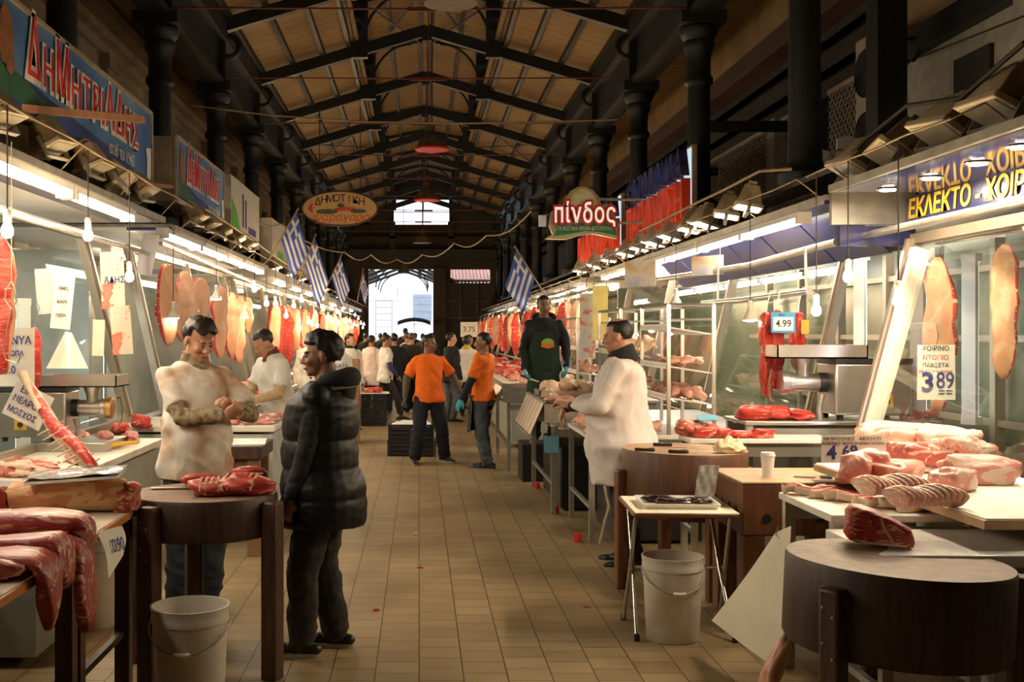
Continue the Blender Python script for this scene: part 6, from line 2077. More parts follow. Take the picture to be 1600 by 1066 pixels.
hg = [(-2.42, 10.75, 2.38, .78, .20, 'sausage draped pork side hanging first in the second left stall', 41), (-2.42, 11.5, 2.35, .72, .24, 'pork leg with a cut red face hanging second in the second left stall', 42), (-2.42, 12.3, 2.32, .64, .24, 'wide pork belly hanging third in the second left stall', 43), (-2.42, 13.6, 2.28, .86, .22, 'long pork side hanging fourth in the second left stall', 44),
      (-2.42, 14.4, 2.24, .84, .2, 'pale pork side hanging fifth in the second left stall', 45), (-2.42, 15.0, 2.22, .9, .2, 'long ragged pork side hanging sixth in the second left stall', 46), (-2.42, 15.8, 2.22, .5, .15, 'short pork piece hanging last in the second left stall', 47)]
for x, y, z, h, w, lab, sd in hg:
    t = hanging_slab(lab, (x, y, z), h, w, .08, sd, R(212), [PORK_FAT, BEEF_B], 'pork hanging in the second left stall', ribs=9)
    if sd == 41:
        for j in range(3):
            MB().tube([(-.06 + .04 * j, -.06, .0), (-.08 + .04 * j, -.075, -.12), (-.07 + .04 * j, -.07, -.24), (-.05 + .04 * j, -.06, -.28)], [.014, .02, .02, .01], 9).build('sausage', mat('sausage', (0.60, 0.24, 0.12), rough=.4, var=.2), t)
    if sd == 42:
        MB().lathe([(0, .02), (.06, .018), (.085, .0), (.06, -.02), (0, -.03)], 18, M=Matrix.Translation((.02, -.07, -.5)) @ Matrix.Rotation(R(75), 4, 'X')).build('cut_face', BEEF_B, t)
tag(MB().tube([(-2.4, 10.4, 2.55), (-2.4, 17.2, 2.42)], .022, 8).build('hook_rail', CHROME), 'bright tube rail of the second left stall with the row of pork sides', 'rail')

# ---- second left stall counters
table('display_counter', 'pale counter with pork chops before the man with ribbed sleeves', 'counter', -2.55, -1.22, 9.45, 10.55, .93, BOARD, STEEL_D, t=.05, legs=0, rail=False, front=mat('pale_grey_front', (0.50, 0.50, 0.44), rough=.5))
rnd = random.Random(8)
CH = None
for (x, y, z) in spots(-1.75, -1.25, 9.55, 10.4, .93, 5, 5, rnd, .02, .02):
    if CH is None:
        CH = blob(.13, .1, .045, 301, .25, .8).build('pork_chop', PORK, ang=180)
        o = CH
    else:
        o = CH.copy()
        COL.objects.link(o)
    o.location = (x, y, z)
    o.rotation_euler.z = rnd.uniform(0, 6)
    tag(o, 'pink pork chop spread on the counter under the reaching hand', 'pork chop', 'chops under the reaching hand')
table('wooden_table', 'small wooden table with a paper sheet and a beef chunk behind the puffer vest', 'table', -1.85, -1.2, 8.55, 9.2, .85, WOOD_D, mat('mid_wood', (0.22, 0.12, 0.06), rough=.5), t=.1, lw=.09)
tag(MB().box(-.3, .28, -.25, .25, 0, .006).build('paper', WHITE, loc=(-1.5, 8.9, .85), rz=R(6)), 'white paper sheet on the small wooden table behind the puffer vest', 'paper')
piece('beef_chunk', blob(.16, .16, .17, 310, .2, .6), BEEF_B, 'bright red beef chunk on the paper of the small wooden table', 'beef', (-1.58, 8.85, .856), R(20))
table('display_counter', 'long white counter of the second left stall with trays of meat', 'counter', -2.6, -1.85, 11.4, 17.2, .93, BOARD, STEEL_D, t=.05, legs=0, rail=False, front=COUNTER_FRONT)
t = thing('wooden_stand', 'tall narrow wooden stand with a red side behind the puffer vest', 'stand', (-1.0, 17.6, 0))
MB().box(-.05, .05, -.35, .35, 0, 1.3).build('side_panel', WOOD_RED, t)
MB().box(.05, .056, -.33, .33, .5, 1.25).build('red_sheet', mat('red_sheet', (0.30, 0.05, 0.05), rough=.4), t)
MB().box(-.055, .06, -.36, -.3, 0, 1.32).build('upright', mat('tan_wood', (0.32, 0.16, 0.06), rough=.5), t)
table('display_counter', 'third left counter with heaps of red meat beyond the wooden stand', 'counter', -2.5, -1.25, 20.6, 28.6, .95, BOARD, STEEL_D, t=.05, legs=0, rail=False, front=COUNTER_FRONT)
table('display_counter', 'farthest left counter reaching the gateway', 'counter', -2.5, -1.95, 29.6, 45, .95, BOARD, STEEL_D, t=.05, legs=0, rail=False, front=COUNTER_FRONT)
table('display_counter', 'right counter beyond the poultry tables', 'counter', 1.35, 2.4, 16.6, 26, .95, BOARD, STEEL_D, t=.05, legs=0, rail=False, front=COUNTER_FRONT)
table('display_counter', 'farthest right counter reaching the dark end wall', 'counter', 1.4, 2.4, 26.8, 45, .95, BOARD, STEEL_D, t=.05, legs=0, rail=False, front=COUNTER_FRONT)
protos = [blob(.3, .2, .14, 320, .25, .75).build('meat_cut', BEEF_B, ang=180), blob(.28, .2, .12, 321, .25, .75).build('meat_cut', PORK, ang=180), blob(.34, .16, .12, 322, .25, .75, taper=.4).build('meat_cut', LAMB, ang=180)]
first = {0: True, 1: True, 2: True}
for (x0, x1, y0, y1, nx, ny, z, where) in ((-2.5, -1.9, 11.6, 17, 2, 13, .93, 'on the long counter of the second left stall'), (-2.4, -1.3, 20.8, 28.4, 3, 13, .95, 'on the third left counter'), (-2.4, -2.0, 30, 44, 2, 14, .95, 'on the farthest left counter'),
                                     (1.42, 2.3, 16.8, 25.8, 3, 14, .95, 'on the right counter beyond the poultry'), (1.45, 2.3, 27, 44, 2, 14, .95, 'on the farthest right counter')):
    for (x, y, z_) in spots(x0, x1, y0, y1, z, nx, ny, rnd, .06, .02):
        q = rnd.randrange(3)
        if first[q]:
            first[q] = False
            o = protos[q]
        else:
            o = protos[q].copy()
            COL.objects.link(o)
        o.location = (x, y, z_)
        s = rnd.uniform(.8, 1.15)
        o.scale = (s, s, s)
        o.rotation_euler.z = rnd.uniform(0, 6)
        kind = ('red beef', 'pale pork', 'streaked lamb')[q]
        tag(o, kind + ' cut ' + where, 'meat', kind + ' cuts ' + where)
# hanging rows far along both sides
hp = hanging_slab('pale pork side hanging in the third left stall', (-2.35, 18.2, 2.2), .85, .22, .09, 51, R(212), [PORK_FAT, BEEF_B], 'pork sides hanging in the third left stall')
hb = hanging_slab('red beef side hanging in the third left stall', (-2.35, 18.6, 2.2), .95, .2, .11, 52, R(212), [BEEF_B, PORK_FAT], 'beef sides hanging in the third left stall')
rnd = random.Random(3)
for (x, y0, y1, st, where, rz) in ((-2.35, 19.0, 28.6, .62, 'the third left stall', 212), (-2.35, 29.8, 44, .95, 'the farthest left stall', 212), (2.4, 17.0, 25.8, .6, 'the right stall beyond the poultry', -28), (2.35, 27, 44, 1.0, 'the farthest right stall', -28)):
    y = y0
    while y < y1:
        b = rnd.random() < .25
        dup(hb if b else hp, (x + rnd.uniform(-.08, .08), y, 2.2 + rnd.uniform(-.05, .05)), (0, 0, R(rz + rnd.uniform(-20, 20))), ('red beef side' if b else 'pale pork side') + ' hanging in ' + where, ('beef' if b else 'pork') + ' sides hanging in ' + where, rnd.uniform(.8, 1.1))
        y += st * rnd.uniform(.7, 1.3)
for (x, y0, y1, lab) in ((-2.35, 17.9, 45, 'long tube rail of the far left stalls'), (2.38, 16.8, 45, 'long tube rail of the far right stalls')):
    tag(MB().tube([(x, y0, 2.4), (x, y1, 2.36)], .02, 8).build('hook_rail', CHROME), lab, 'rail')
for px, py, Y, lab in ((733, 515, 30, 'white price board with black figures on the far right'),):
    t = thing('price_card', lab, 'price card', at(px, py, Y))
    MB().box(-.23, .23, 0, .02, -.2, .2).build('card', CARD, t)
    text_mesh('3.75', .2, .001, 'price_lettering', INK_BLACK, t, FX_F(0, -.004, 0))


# ---- crates
def crate(label, c, w_, d_, h_, rz, group=None):
    t = thing('plastic_crate', label, 'crate', c, R(rz), group)
    mb = MB()
    mb.box(-w_ / 2, w_ / 2, -d_ / 2, d_ / 2, 0, .012)
    for s in (-1, 1):
        for k in range(3):
            z0 = .02 + (h_ - .04) * k / 3
            mb.box(-w_ / 2, w_ / 2, s * d_ / 2 - .006, s * d_ / 2 + .006, z0, z0 + (h_ - .04) / 3 - .012)
            mb.box(s * w_ / 2 - .006, s * w_ / 2 + .006, -d_ / 2, d_ / 2, z0, z0 + (h_ - .04) / 3 - .012)
        for q in (-1, 0, 1):
            mb.box(q * w_ / 2.1 - .014, q * w_ / 2.1 + .014, s * d_ / 2 - .012, s * d_ / 2 + .012, 0, h_)
            mb.box(s * w_ / 2 - .012, s * w_ / 2 + .012, q * d_ / 2.1 - .014, q * d_ / 2.1 + .014, 0, h_)
    mb.build('body', BLACK_P, t)
    mb = MB()
    for s in (-1, 1):
        mb.box(-w_ / 2 - .014, w_ / 2 + .014, s * d_ / 2 - .014, s * d_ / 2 + .014, h_ - .022, h_)
        mb.box(s * w_ / 2 - .014, s * w_ / 2 + .014, -d_ / 2, d_ / 2, h_ - .022, h_)
    mb.build('rim', BLACK_P, t)
    return t


crate('black crate on the floor, lower of the two left of the orange t-shirt', (-.10, 15.75, 0), .62, .42, .22, -6)
crate('black crate stacked on top beside the orange t-shirt, filled with ice', (-.11, 15.77, .222), .60, .40, .22, -3)
mb = MB().ell((0, 0, 0), 1, nu=30, nv=14)
mb.v = [(math.copysign(abs(x) ** .6, x) * .285, math.copysign(abs(y) ** .6, y) * .185, max(-.02, z * .055 * (1 + .7 * n3((x, y, z), 3, 5)))) for x, y, z in mb.v]
tag(mb.build('crushed_ice', mat('ice_white', (0.85, 0.85, 0.84), rough=.5, var=.05), loc=(-.11, 15.77, .42), rz=R(-3)), 'white crushed ice heaped in the upper black crate', 'ice', kind='stuff')
for k in range(4):
    crate(('lowest', 'second', 'third', 'topmost')[k] + ' black crate of the tall stack under the meat beside the blue sleeves', (-.84, 20.9, .148 * k), .44, .55, .146, 0)
tag(MB().box(-.26, .26, -.3, .3, 0, .012).build('paper', WHITE, loc=(-.82, 20.9, .594), rz=R(3)), 'white paper on top of the tall black crate stack', 'paper')
for i, (dx, dy, lab) in enumerate(((-.1, -.1, 'front left red piece of meat on the tall crate stack'), (.07, -.08, 'front right red piece of meat on the tall crate stack'), (0, .1, 'rear red piece of meat on the tall crate stack'))):
    piece('meat_cut', blob(.2, .16, .1, 340 + i, .25, .75), BEEF_B, lab, 'meat', (-.82 + dx, 20.9 + dy, .606), i * 30, 'meat on the tall crate stack')
# scraps on the floor
for i, (px, py, m_, lab) in enumerate(((512 * .41 + 0, 878, FATM, ''), (236, 1043, PORK, 'small pinkish scrap on the floor left of the front bucket'), (208, 876, FATM, 'cream scrap on the floor behind the near left table'), (186, 945, PORK, 'pink scrap beside the bucket with the blue bag'), (650, 835, WHITE, 'white scrap on the tiles in mid aisle'), (916, 949, BEEF_D, 'dark stain of meat on the tiles before the folding table'), (657, 888, BEEF_D, 'dark scrap on the tiles in mid aisle'), (588, 954, BEEF_D, 'dark scrap on the tiles beside the black shoe'))):
    if not lab:
        continue
    piece('meat_scrap', blob(.05, .03, .014, 360 + i, .3, .9, nu=14, nv=8), m_, lab, 'scrap', atz(px, py, 0), i)
# bottle crates, hoses and dark machinery under the poultry tables
t = thing('compressor', 'dark machine with a pale hose under the poultry tables', 'machine', (1.95, 9.6, 0))
MB().box(-.35, .35, -.5, .5, .02, .5).build('casing', BLACK_P, t, bevel=.02)
MB().lathe([(.16, 0), (.18, .05), (.18, .2), (.1, .26)], 20, (-.1, -.2, .5)).build('motor', BLACK_P, t)
MB().tube([(-.36, -.3, .55), (-.42, -.35, .45), (-.40, -.45, .3), (-.45, -.55, .2), (-.5, -.6, .02)], .012, 8).build('hose', CABLE_L, t)
tag(MB().box(1.36, 2.3, 10.8, 12.3, 0.02, .62).build('storage_box', BLACK_P, bevel=.02), 'black storage box under the middle poultry table', 'box')
tag(MB().box(-.07, .07, -.012, 0, -.08, .08).build('meter_box', mat('tag_blue', (0.10, 0.28, 0.38), rough=.5), loc=at(862, 695, 10.6), rz=R(-20)), 'small blue tag hanging under the slatted basket', 'tag')
# ================================================================ people
def skin(name, c):
    return mat(name, c, rough=0.5, scale=14, var=0.10, bmp=0.03)


SK_PINK = skin('skin_ruddy', (0.50, 0.25, 0.16))
SK_TAN = skin('skin_tan', (0.30, 0.15, 0.085))
SK_BROWN = skin('skin_brown', (0.21, 0.10, 0.055))
HAIR_B = mat('hair_black', (0.010, 0.008, 0.007), rough=0.5, scale=40, var=0.5, bmp=0.4)
HAIR_BR = mat('hair_dark_brown', (0.022, 0.013, 0.009), rough=0.5, scale=40, var=0.5, bmp=0.4)
HAIR_G = mat('hair_grey_brown', (0.09, 0.065, 0.045), rough=0.5, scale=40, var=0.4, bmp=0.4)


def cloth(name, c, var=0.12, scale=6, rough=0.85, **k):
    return mat('cloth_' + name, c, rough=rough, var=var, scale=scale, bmp=0.06, **k)


C_WHITE = cloth('white', (0.72, 0.69, 0.63), 0.06)
C_STAIN = mat('cloth_stained_white', (0.7, 0.6, 0.5), rough=0.85, scale=5, detail=6, stops=[(0.36, (0.46, 0.25, 0.15)), (0.47, (0.64, 0.50, 0.38)), (0.56, (0.74, 0.69, 0.61))])
C_COAT = cloth('white_coat', (0.70, 0.63, 0.61), 0.05)
C_ORANGE = cloth('orange', (0.90, 0.17, 0.006), 0.06)
C_BLACK = cloth('black', (0.008, 0.008, 0.009), 0.3)
C_PUFF = cloth('puffer_black', (0.0055, 0.005, 0.005), 0.3, rough=0.5, spec=0.3)
C_NAVY = cloth('navy', (0.012, 0.013, 0.022), 0.25)
C_GREYTR = cloth('grey_trousers', (0.028, 0.024, 0.021), 0.25)
C_JEANS = cloth('jeans', (0.075, 0.085, 0.10), 0.35, scale=4)
C_JEANS_D = cloth('dark_jeans', (0.02, 0.024, 0.034), 0.3)
C_GREEN = cloth('green_apron', (0.010, 0.032, 0.016), 0.2)
C_BEIGE = mat('cloth_beige_knit', (0.30, 0.22, 0.13), rough=0.9, scale=26, stretch=(1, 1, 1), bmp=0.2, stops=[(0.38, (0.13, 0.09, 0.055)), (0.55, (0.33, 0.25, 0.15))])
C_RIB = mat('cloth_ribbed_beige', (0.48, 0.36, 0.20), rough=0.9, var=0.15, scale=30)
C_GREY = cloth('grey_knit', (0.10, 0.085, 0.065), 0.2)
C_BROWNJ = cloth('brown_jacket', (0.035, 0.025, 0.018), 0.2)
C_BLUE = cloth('blue_sleeve', (0.035, 0.035, 0.16), 0.2)
C_MAROON = cloth('maroon', (0.16, 0.03, 0.025), 0.2)
GLOVE_C = mat('cyan_glove', (0.06, 0.42, 0.55), rough=0.4, var=0.1)
SHOE = mat('black_shoe', (0.012, 0.011, 0.010), rough=0.45, var=0.3)
SOLE = mat('pale_sole', (0.36, 0.30, 0.23), rough=0.7, var=0.1)
EYE_W = mat('eye_white', (0.30, 0.26, 0.22), rough=0.3, var=0)
EYE_D = mat('eye_dark', (0.012, 0.008, 0.006), rough=0.25, var=0)
LIP = mat('lip', (0.30, 0.10, 0.08), rough=0.5, var=0.05)
LIP_D = mat('lip_dark', (0.11, 0.04, 0.03), rough=0.5, var=0.05)


def grown(mb, name, material, parent, vox, smooth=4, disp=None, loc=None):
    """fuses overlapping volumes into one continuous surface"""
    me = bpy.data.meshes.new(name)
    me.from_pydata(mb.v, [], mb.f)
    o = bpy.data.objects.new(name, me)
    COL.objects.link(o)
    r_ = o.modifiers.new('fuse', 'REMESH')
    r_.mode = 'VOXEL'
    r_.voxel_size = vox
    s_ = o.modifiers.new('smooth', 'SMOOTH')
    s_.factor = 0.5
    s_.iterations = smooth
    dg = bpy.context.evaluated_depsgraph_get()
    new = bpy.data.meshes.new_from_object(o.evaluated_get(dg))
    bpy.data.objects.remove(o, do_unlink=True)
    bpy.data.meshes.remove(me)
    new.name = name
    if disp is not None:
        n = len(new.vertices)
        co = np.empty(n * 3)
        no = np.empty(n * 3)
        new.vertices.foreach_get('co', co)
        new.vertex_normals.foreach_get('vector', no)
        co, no = co.reshape(-1, 3), no.reshape(-1, 3)
        d = disp(co, no)
        new.vertices.foreach_set('co', (co + no * d[:, None]).ravel())
    new.materials.clear()
    new.materials.append(material)
    new.polygons.foreach_set('use_smooth', [True] * len(new.polygons))
    new.update()
    ob = bpy.data.objects.new(name, new)
    COL.objects.link(ob)
    if parent is not None:
        ob.parent = parent
    if loc is not None:
        ob.location = loc
    return ob


def limb(mb, pts, rs, n=12):
    mb.tube(pts, list(rs), n)
    for p, r in zip(pts, rs):
        mb.ell(p, r * 0.995, nu=12, nv=8)


def ik(a, c, l1, l2, hint):
    a, c, hint = Vector(a), Vector(c), Vector(hint)
    d = c - a
    L = min(d.length, (l1 + l2) * 0.995)
    d.normalize()
    c = a + d * L
    x = (l1 * l1 - l2 * l2 + L * L) / (2 * L)
    h = math.sqrt(max(0, l1 * l1 - x * x))
    q = hint - d * hint.dot(d)
    q.normalize()
    return a + d * x + q * h, c


def hand(mb, w, d, pn, side, curl=0.5, spread=0.1, g=0.0):
    """palm, four unequal bent fingers and a thumb from the side of the palm; d = direction, pn = palm side"""
    d = Vector(d).normalized()
    pn = Vector(pn)
    pn = (pn - d * pn.dot(d)).normalized()
    a = d.cross(pn) * side                       # towards the thumb
    M = Matrix(((a.x, d.x, pn.x), (a.y, d.y, pn.y), (a.z, d.z, pn.z)))
    mb.ell(w + d * 0.05, (0.040 + g, 0.055 + g, 0.017 + g), M=M)
    mb.ell(w + d * 0.015, (0.028 + g, 0.03, 0.02 + g), M=M)
    for k, (off, L) in enumerate(((0.028, 0.072), (0.0095, 0.08), (-0.0095, 0.074), (-0.028, 0.058))):
        p = w + d * (0.088 - abs(off) * 0.15) + a * off
        pts = [w + d * 0.05 + a * off * 0.9, p]
        dd = (d + a * off * spread * 12).normalized()
        ang = curl * (0.55 + 0.12 * k)
        for seg in (0.45, 0.32, 0.25):
            dd = (dd * math.cos(ang) + pn * math.sin(ang)).normalized()
            nn = (pn - dd * pn.dot(dd))
            pn_l = nn.normalized() if nn.length > 1e-4 else pn
            p = p + dd * L * seg
            pts.append(p)
            ang = curl * 0.75
            # keep turning in the same plane
            pn2 = pn_l
            dd, pn = dd, pn2
        limb(mb, pts, [0.0088 + g, 0.0086 + g, 0.0082 + g, 0.0076 + g, 0.0068 + g], 8)
        pn = Vector(M.col[2])
    t0 = w + d * 0.025 + a * 0.026
    t1 = t0 + (d * 0.55 + a * 0.75 + pn * 0.25).normalized() * 0.036
    t2 = t1 + (d * 0.85 + a * 0.25 + pn * (0.2 + curl * 0.4)).normalized() * 0.03
    t3 = t2 + (d * 0.9 - a * 0.1 + pn * (0.2 + curl * 0.5)).normalized() * 0.024
    limb(mb, [t0, t1, t2, t3], [0.013 + g, 0.0115 + g, 0.010 + g, 0.0085 + g], 8)


TORSO = [  # z, half width, half depth, y offset
    (0.80, 0.155, 0.105, 0.005), (0.88, 0.172, 0.118, 0.01), (0.96, 0.168, 0.115, 0.005), (1.06, 0.152, 0.105, -0.005), (1.16, 0.155, 0.108, -0.008), (1.28, 0.168, 0.118, -0.006),
    (1.36, 0.176, 0.115, 0.0), (1.41, 0.168, 0.098, 0.005), (1.445, 0.138, 0.082, 0.010), (1.47, 0.10, 0.07, 0.013), (1.49, 0.062, 0.06, 0.015)]


def torso_at(z):
    for a, b in zip(TORSO, TORSO[1:]):
        if a[0] <= z <= b[0]:
            w = (z - a[0]) / (b[0] - a[0])
            return [a[i] + (b[i] - a[i]) * w for i in range(4)]
    return list(TORSO[0] if z < TORSO[0][0] else TORSO[-1])


def trunk(mb, T, z0, z1, off, belly=0.0, flare=0.0, step=0.04, n=24, hipx=0.0, bulk=(0.0, 0.0)):
    rings = []
    k = max(2, int((z1 - z0) / step))
    for i in range(k + 1):
        z = z0 + (z1 - z0) * i / k
        _, rx, ry, yo = torso_at(z)
        b = belly * (math.exp(-((z - 1.05) / 0.14) ** 2) if (z > 1.05 or z0 > 0.68) else 0.45 + 0.55 * max(0.0, (z - 0.6) / 0.45))
        fl = flare * max(0, (1.0 - z))
        o_ = off * (1 if z < 1.36 else max(0.4, 1 - (z - 1.36) * 6))
        bz = 1 if z < 1.3 else max(0, 1 - (z - 1.3) * 6)
        rx, ry = rx + bulk[0] * bz, ry + bulk[1] * bz
        rx, ry = rx + o_ + b * 0.5 + fl, ry + o_ + b * 0.7 + fl
        if z < 0.98:
            rx += min(.15, 0.98 - z) * hipx
            ry += min(.15, 0.98 - z) * hipx * .9
        rings.append([T @ Vector((rx * math.cos(2 * PI * j / n), yo - b * 0.5 + ry * math.sin(2 * PI * j / n), z)) for j in range(n)])
    mb.loft(rings)


def folds(seed, amp, sx=9, sz=4):
    def f(co, no):
        d = np.empty(len(co))
        for i, p in enumerate(co):
            nn = noise.noise(Vector((p[0] * sx * .8 - seed, p[1] * sx * .8, p[2] * sz * 1.6 + p[0] * 6)))
            d[i] = (0.7 - 2.4 * abs(nn)) + 0.30 * math.sin(26 * (p[2] + 0.6 * abs(p[0])) + 4 * noise.noise(Vector((p[0] * 5, p[1] * 5 + seed, p[2] * 5)))) + noise.noise(Vector((p[0] * sx + seed, p[1] * sx, p[2] * sz - seed))) + 0.5 * noise.noise(Vector((p[0] * sx * 2.3, p[1] * sx * 2.3 + seed, p[2] * sz * 2)))
        return d * amp
    return f


def person(label, loc, rz, H=1.75, vox=0.012, skin_m=SK_TAN, hair_m=HAIR_B, hair='short', lean=0, twist=0, side_lean=0, head=(0, 0, 0), wr=None, wl=None, hr=None, hl=None,
           er=None, el=None, curl=0.45, curl_l=None, feet=None, top=None, top_m=None, belly=0.0, hem=0.84, flare=0.0, sleeve=1.0, sleeve_m=None, under_m=None, sleeve_t=0.46, legs_m=C_JEANS_D,
           collar_m=None, apron_m=None, apron_z=(0.55, 1.22), gloves=None, glove_m=GLOVE_C, puffer=False, hood_m=None, face=True, z=0.0, group=None, knees=None, legw=0.0, bulk=(0.0, 0.0), lip=LIP_D, vest_m=None, glasses=False, shoe_m=SHOE):
    s = H / 1.75
    root = thing('person', label, 'person', (loc[0], loc[1], z), R(rz), group)
    root.scale = (s, s, s)
    P0 = Vector((0, 0, 0.93))
    T = Matrix.Translation(P0) @ Matrix.Rotation(R(twist), 4, 'Z') @ Matrix.Rotation(R(lean), 4, 'X') @ Matrix.Rotation(R(side_lean), 4, 'Y') @ Matrix.Translation(-P0)
    sh = {k: T @ Vector((k * 0.172, 0.005, 1.395)) for k in (-1, 1)}
    wt = {-1: wr or (-0.25, -0.05, 0.86), 1: wl or (0.25, -0.05, 0.86)}
    eh = {-1: er or (-0.5, 0.8, -0.2), 1: el or (0.5, 0.8, -0.2)}
    hd = {-1: hr, 1: hl}
    arms = {}
    for k in (-1, 1):
        e, w = ik(sh[k], wt[k], 0.29, 0.26, eh[k])
        arms[k] = (sh[k], e, w)
    feet = feet or {-1: (-0.1, 0.0, -8), 1: (0.1, 0.02, 8)}
    lg = {}
    for k in (-1, 1):
        hip = Vector((k * 0.09, 0.01, 0.90))
        an = Vector((feet[k][0], feet[k][1] + 0.03, 0.085))
        kh = (knees or {}).get(k, (k * 0.15, -1, 0))
        kn, an = ik(hip, an, 0.415, 0.41, kh)
        lg[k] = (hip, kn, an)
    # ---- body
    mb = MB()
    trunk(mb, T, 0.80, 1.49, -0.012, belly * 0.9)
    HM = T @ Matrix.Translation((0, 0.005, 1.495)) @ Matrix.Rotation(R(head[0]), 4, 'Z') @ Matrix.Rotation(R(head[1]), 4, 'X') @ Matrix.Rotation(R(head[2]), 4, 'Y')
    HR = HM.to_3x3()
    limb(mb, [T @ Vector((0, 0.02, 1.43)), HM @ Vector((0, 0.018, 0.03)), HM @ Vector((0, 0.015, 0.09))], [0.062, 0.054, 0.054])

    def he(c, r):
        mb.ell(HM @ Vector(c), r, M=HR, nu=18, nv=12)
    he((0, 0.014, 0.152), (0.075, 0.094, 0.088))
    he((0, -0.030, 0.098), (0.060, 0.062, 0.088))
    he((0, -0.034, 0.047), (0.048, 0.050, 0.042))
    he((0, -0.072, 0.024), (0.024, 0.018, 0.018))
    for k in (-1, 1):
        he((k * 0.077, 0.012, 0.104), (0.011, 0.021, 0.033))
        he((k * 0.029, -0.082, 0.138), (0.026, 0.011, 0.008))
        he((k * 0.037, -0.062, 0.088), (0.024, 0.026, 0.022))
        he((k * 0.011, -0.100, 0.083), (0.010, 0.012, 0.009))
    limb(mb, [HM @ Vector((0, -0.088, 0.130)), HM @ Vector((0, -0.102, 0.105)), HM @ Vector((0, -0.110, 0.088))], [0.009, 0.012, 0.013], 8)
    he((0, -0.090, 0.056), (0.021, 0.010, 0.007))
    he((0, -0.087, 0.046), (0.019, 0.010, 0.007))
    for k in (-1, 1):
        a, e, w = arms[k]
        limb(mb, [a, a.lerp(e, .5), e, e.lerp(w, .35), w], [0.046, 0.045, 0.038, 0.038, 0.026])
        d = Vector(hd[k][0]) if hd[k] else (w - e)
        pn = Vector(hd[k][1]) if hd[k] else Vector((-k, 0.2, 0))
        cu = curl if (k < 0 or curl_l is None) else curl_l
        hand(mb, w, d, pn, k, cu)
        h, kn, an = lg[k]
        limb(mb, [h, h.lerp(kn, .5), kn, kn.lerp(an, .35), an], [0.085, 0.072, 0.052, 0.05, 0.036])
        fa = R(feet[k][2])
        fd = Vector((math.sin(fa), -math.cos(fa), 0))
        limb(mb, [an + Vector((0, 0, -0.03)) - fd * 0.02, an + fd * 0.10 + Vector((0, 0, -0.055))], [0.034, 0.026])
    grown(mb, 'body', skin_m, root, vox)
    # ---- face
    if face:
        for k in (-1, 1):
            e = MB().ell(HM @ Vector((k * 0.030, -0.084, 0.118)), (0.0125, 0.0105, 0.0052), M=HR, nu=10, nv=8)
            eo = e.build('eye', EYE_W, root)
            MB().ell(HM @ Vector((k * 0.030, -0.0925, 0.118)), (0.0062, 0.004, 0.0048), M=HR, nu=10, nv=6).build('iris', EYE_D, eo)
            pts = [HM @ Vector((k * (0.012 + 0.008 * j), -0.094 + 0.0022 * j * j, 0.138 + 0.003 * math.sin(j * 0.7))) for j in range(6)]
            MB().tube(pts, [0.002, 0.0035, 0.004, 0.0038, 0.003, 0.0015], 6).build('eyebrow', hair_m, root)
        pts = [HM @ Vector((0.024 * math.cos(PI * j / 6), -0.088 - 0.013 * math.sin(PI * j / 6), 0.052)) for j in range(7)]
        MB().tube(pts, [0.002, 0.0045, 0.006, 0.006, 0.006, 0.0045, 0.002], 6).build('lips', lip, root)
    if glasses:
        mb = MB()
        for k in (-1, 1):
            mb.tube([HM @ Vector((k * 0.031 + 0.022 * math.cos(2 * PI * j / 12), -0.108, 0.118 + 0.016 * math.sin(2 * PI * j / 12))) for j in range(12)], 0.002, 5, closed=True)
            mb.tube([HM @ Vector((k * 0.053, -0.106, 0.12)), HM @ Vector((k * 0.08, -0.02, 0.122)), HM @ Vector((k * 0.082, 0.02, 0.115))], 0.002, 5)
        mb.tube([HM @ Vector((-0.01, -0.108, 0.12)), HM @ Vector((0.01, -0.108, 0.12))], 0.002, 5)
        mb.build('glasses', BLACK_P, root)
    # ---- hair
    if hair != 'none':
        mb = MB().ell((0, 0, 0), 1, nu=44, nv=30)
        vs = []
        c = Vector((0, 0.016, 0.152))
        thick = {'short': 0.009, 'full': 0.017, 'crop': 0.006, 'bald': 0.006, 'bob': 0.02}[hair]
        for p in mb.v:
            x, y, zz = p
            front = 0.50 - 0.1 * abs(x) if hair != 'full' else 0.36 + 0.12 * math.sin(x * 6 + 1)
            keep = zz > front if y < -0.32 else zz > -0.02 if y < -0.05 else zz > -0.45 if y < 0.25 else zz > -0.72
            if -0.2 < y < 0.2 and abs(x) > 0.8:
                keep = keep and zz > -0.12
            if hair == 'bald' and zz > 0.80 and y > -0.42:
                keep = False
            t_ = thick * (1 + 0.45 * n3(p, 4.0, 3) + 0.25 * n3(p, 11.0, 5)) if keep else -0.014
            if hair == 'full' and keep and y < -0.1 and zz > 0.2:
                t_ += 0.010
            vs.append((HM @ (c + Vector((x * (0.0745 + t_), y * (0.0935 + t_), zz * (0.0875 + t_))))))
        mb.v = [tuple(v) for v in vs]
        mb.build('hair', hair_m, root, ang=180)
    # ---- trousers and shoes
    mb = MB()
    trunk(mb, Matrix.Identity(4), 0.80, 1.0, 0.006)
    for k in (-1, 1):
        h, kn, an = lg[k]
        g = legw
        limb(mb, [h, h.lerp(kn, .5), kn, kn.lerp(an, .4), an.lerp(kn, 0.06)], [0.098 + g, 0.088 + g, 0.07 + g, 0.068 + g, 0.062 + g])
    grown(mb, 'trousers', legs_m, root, max(vox, 0.011), 3, folds(3, 0.008, 10, 9))
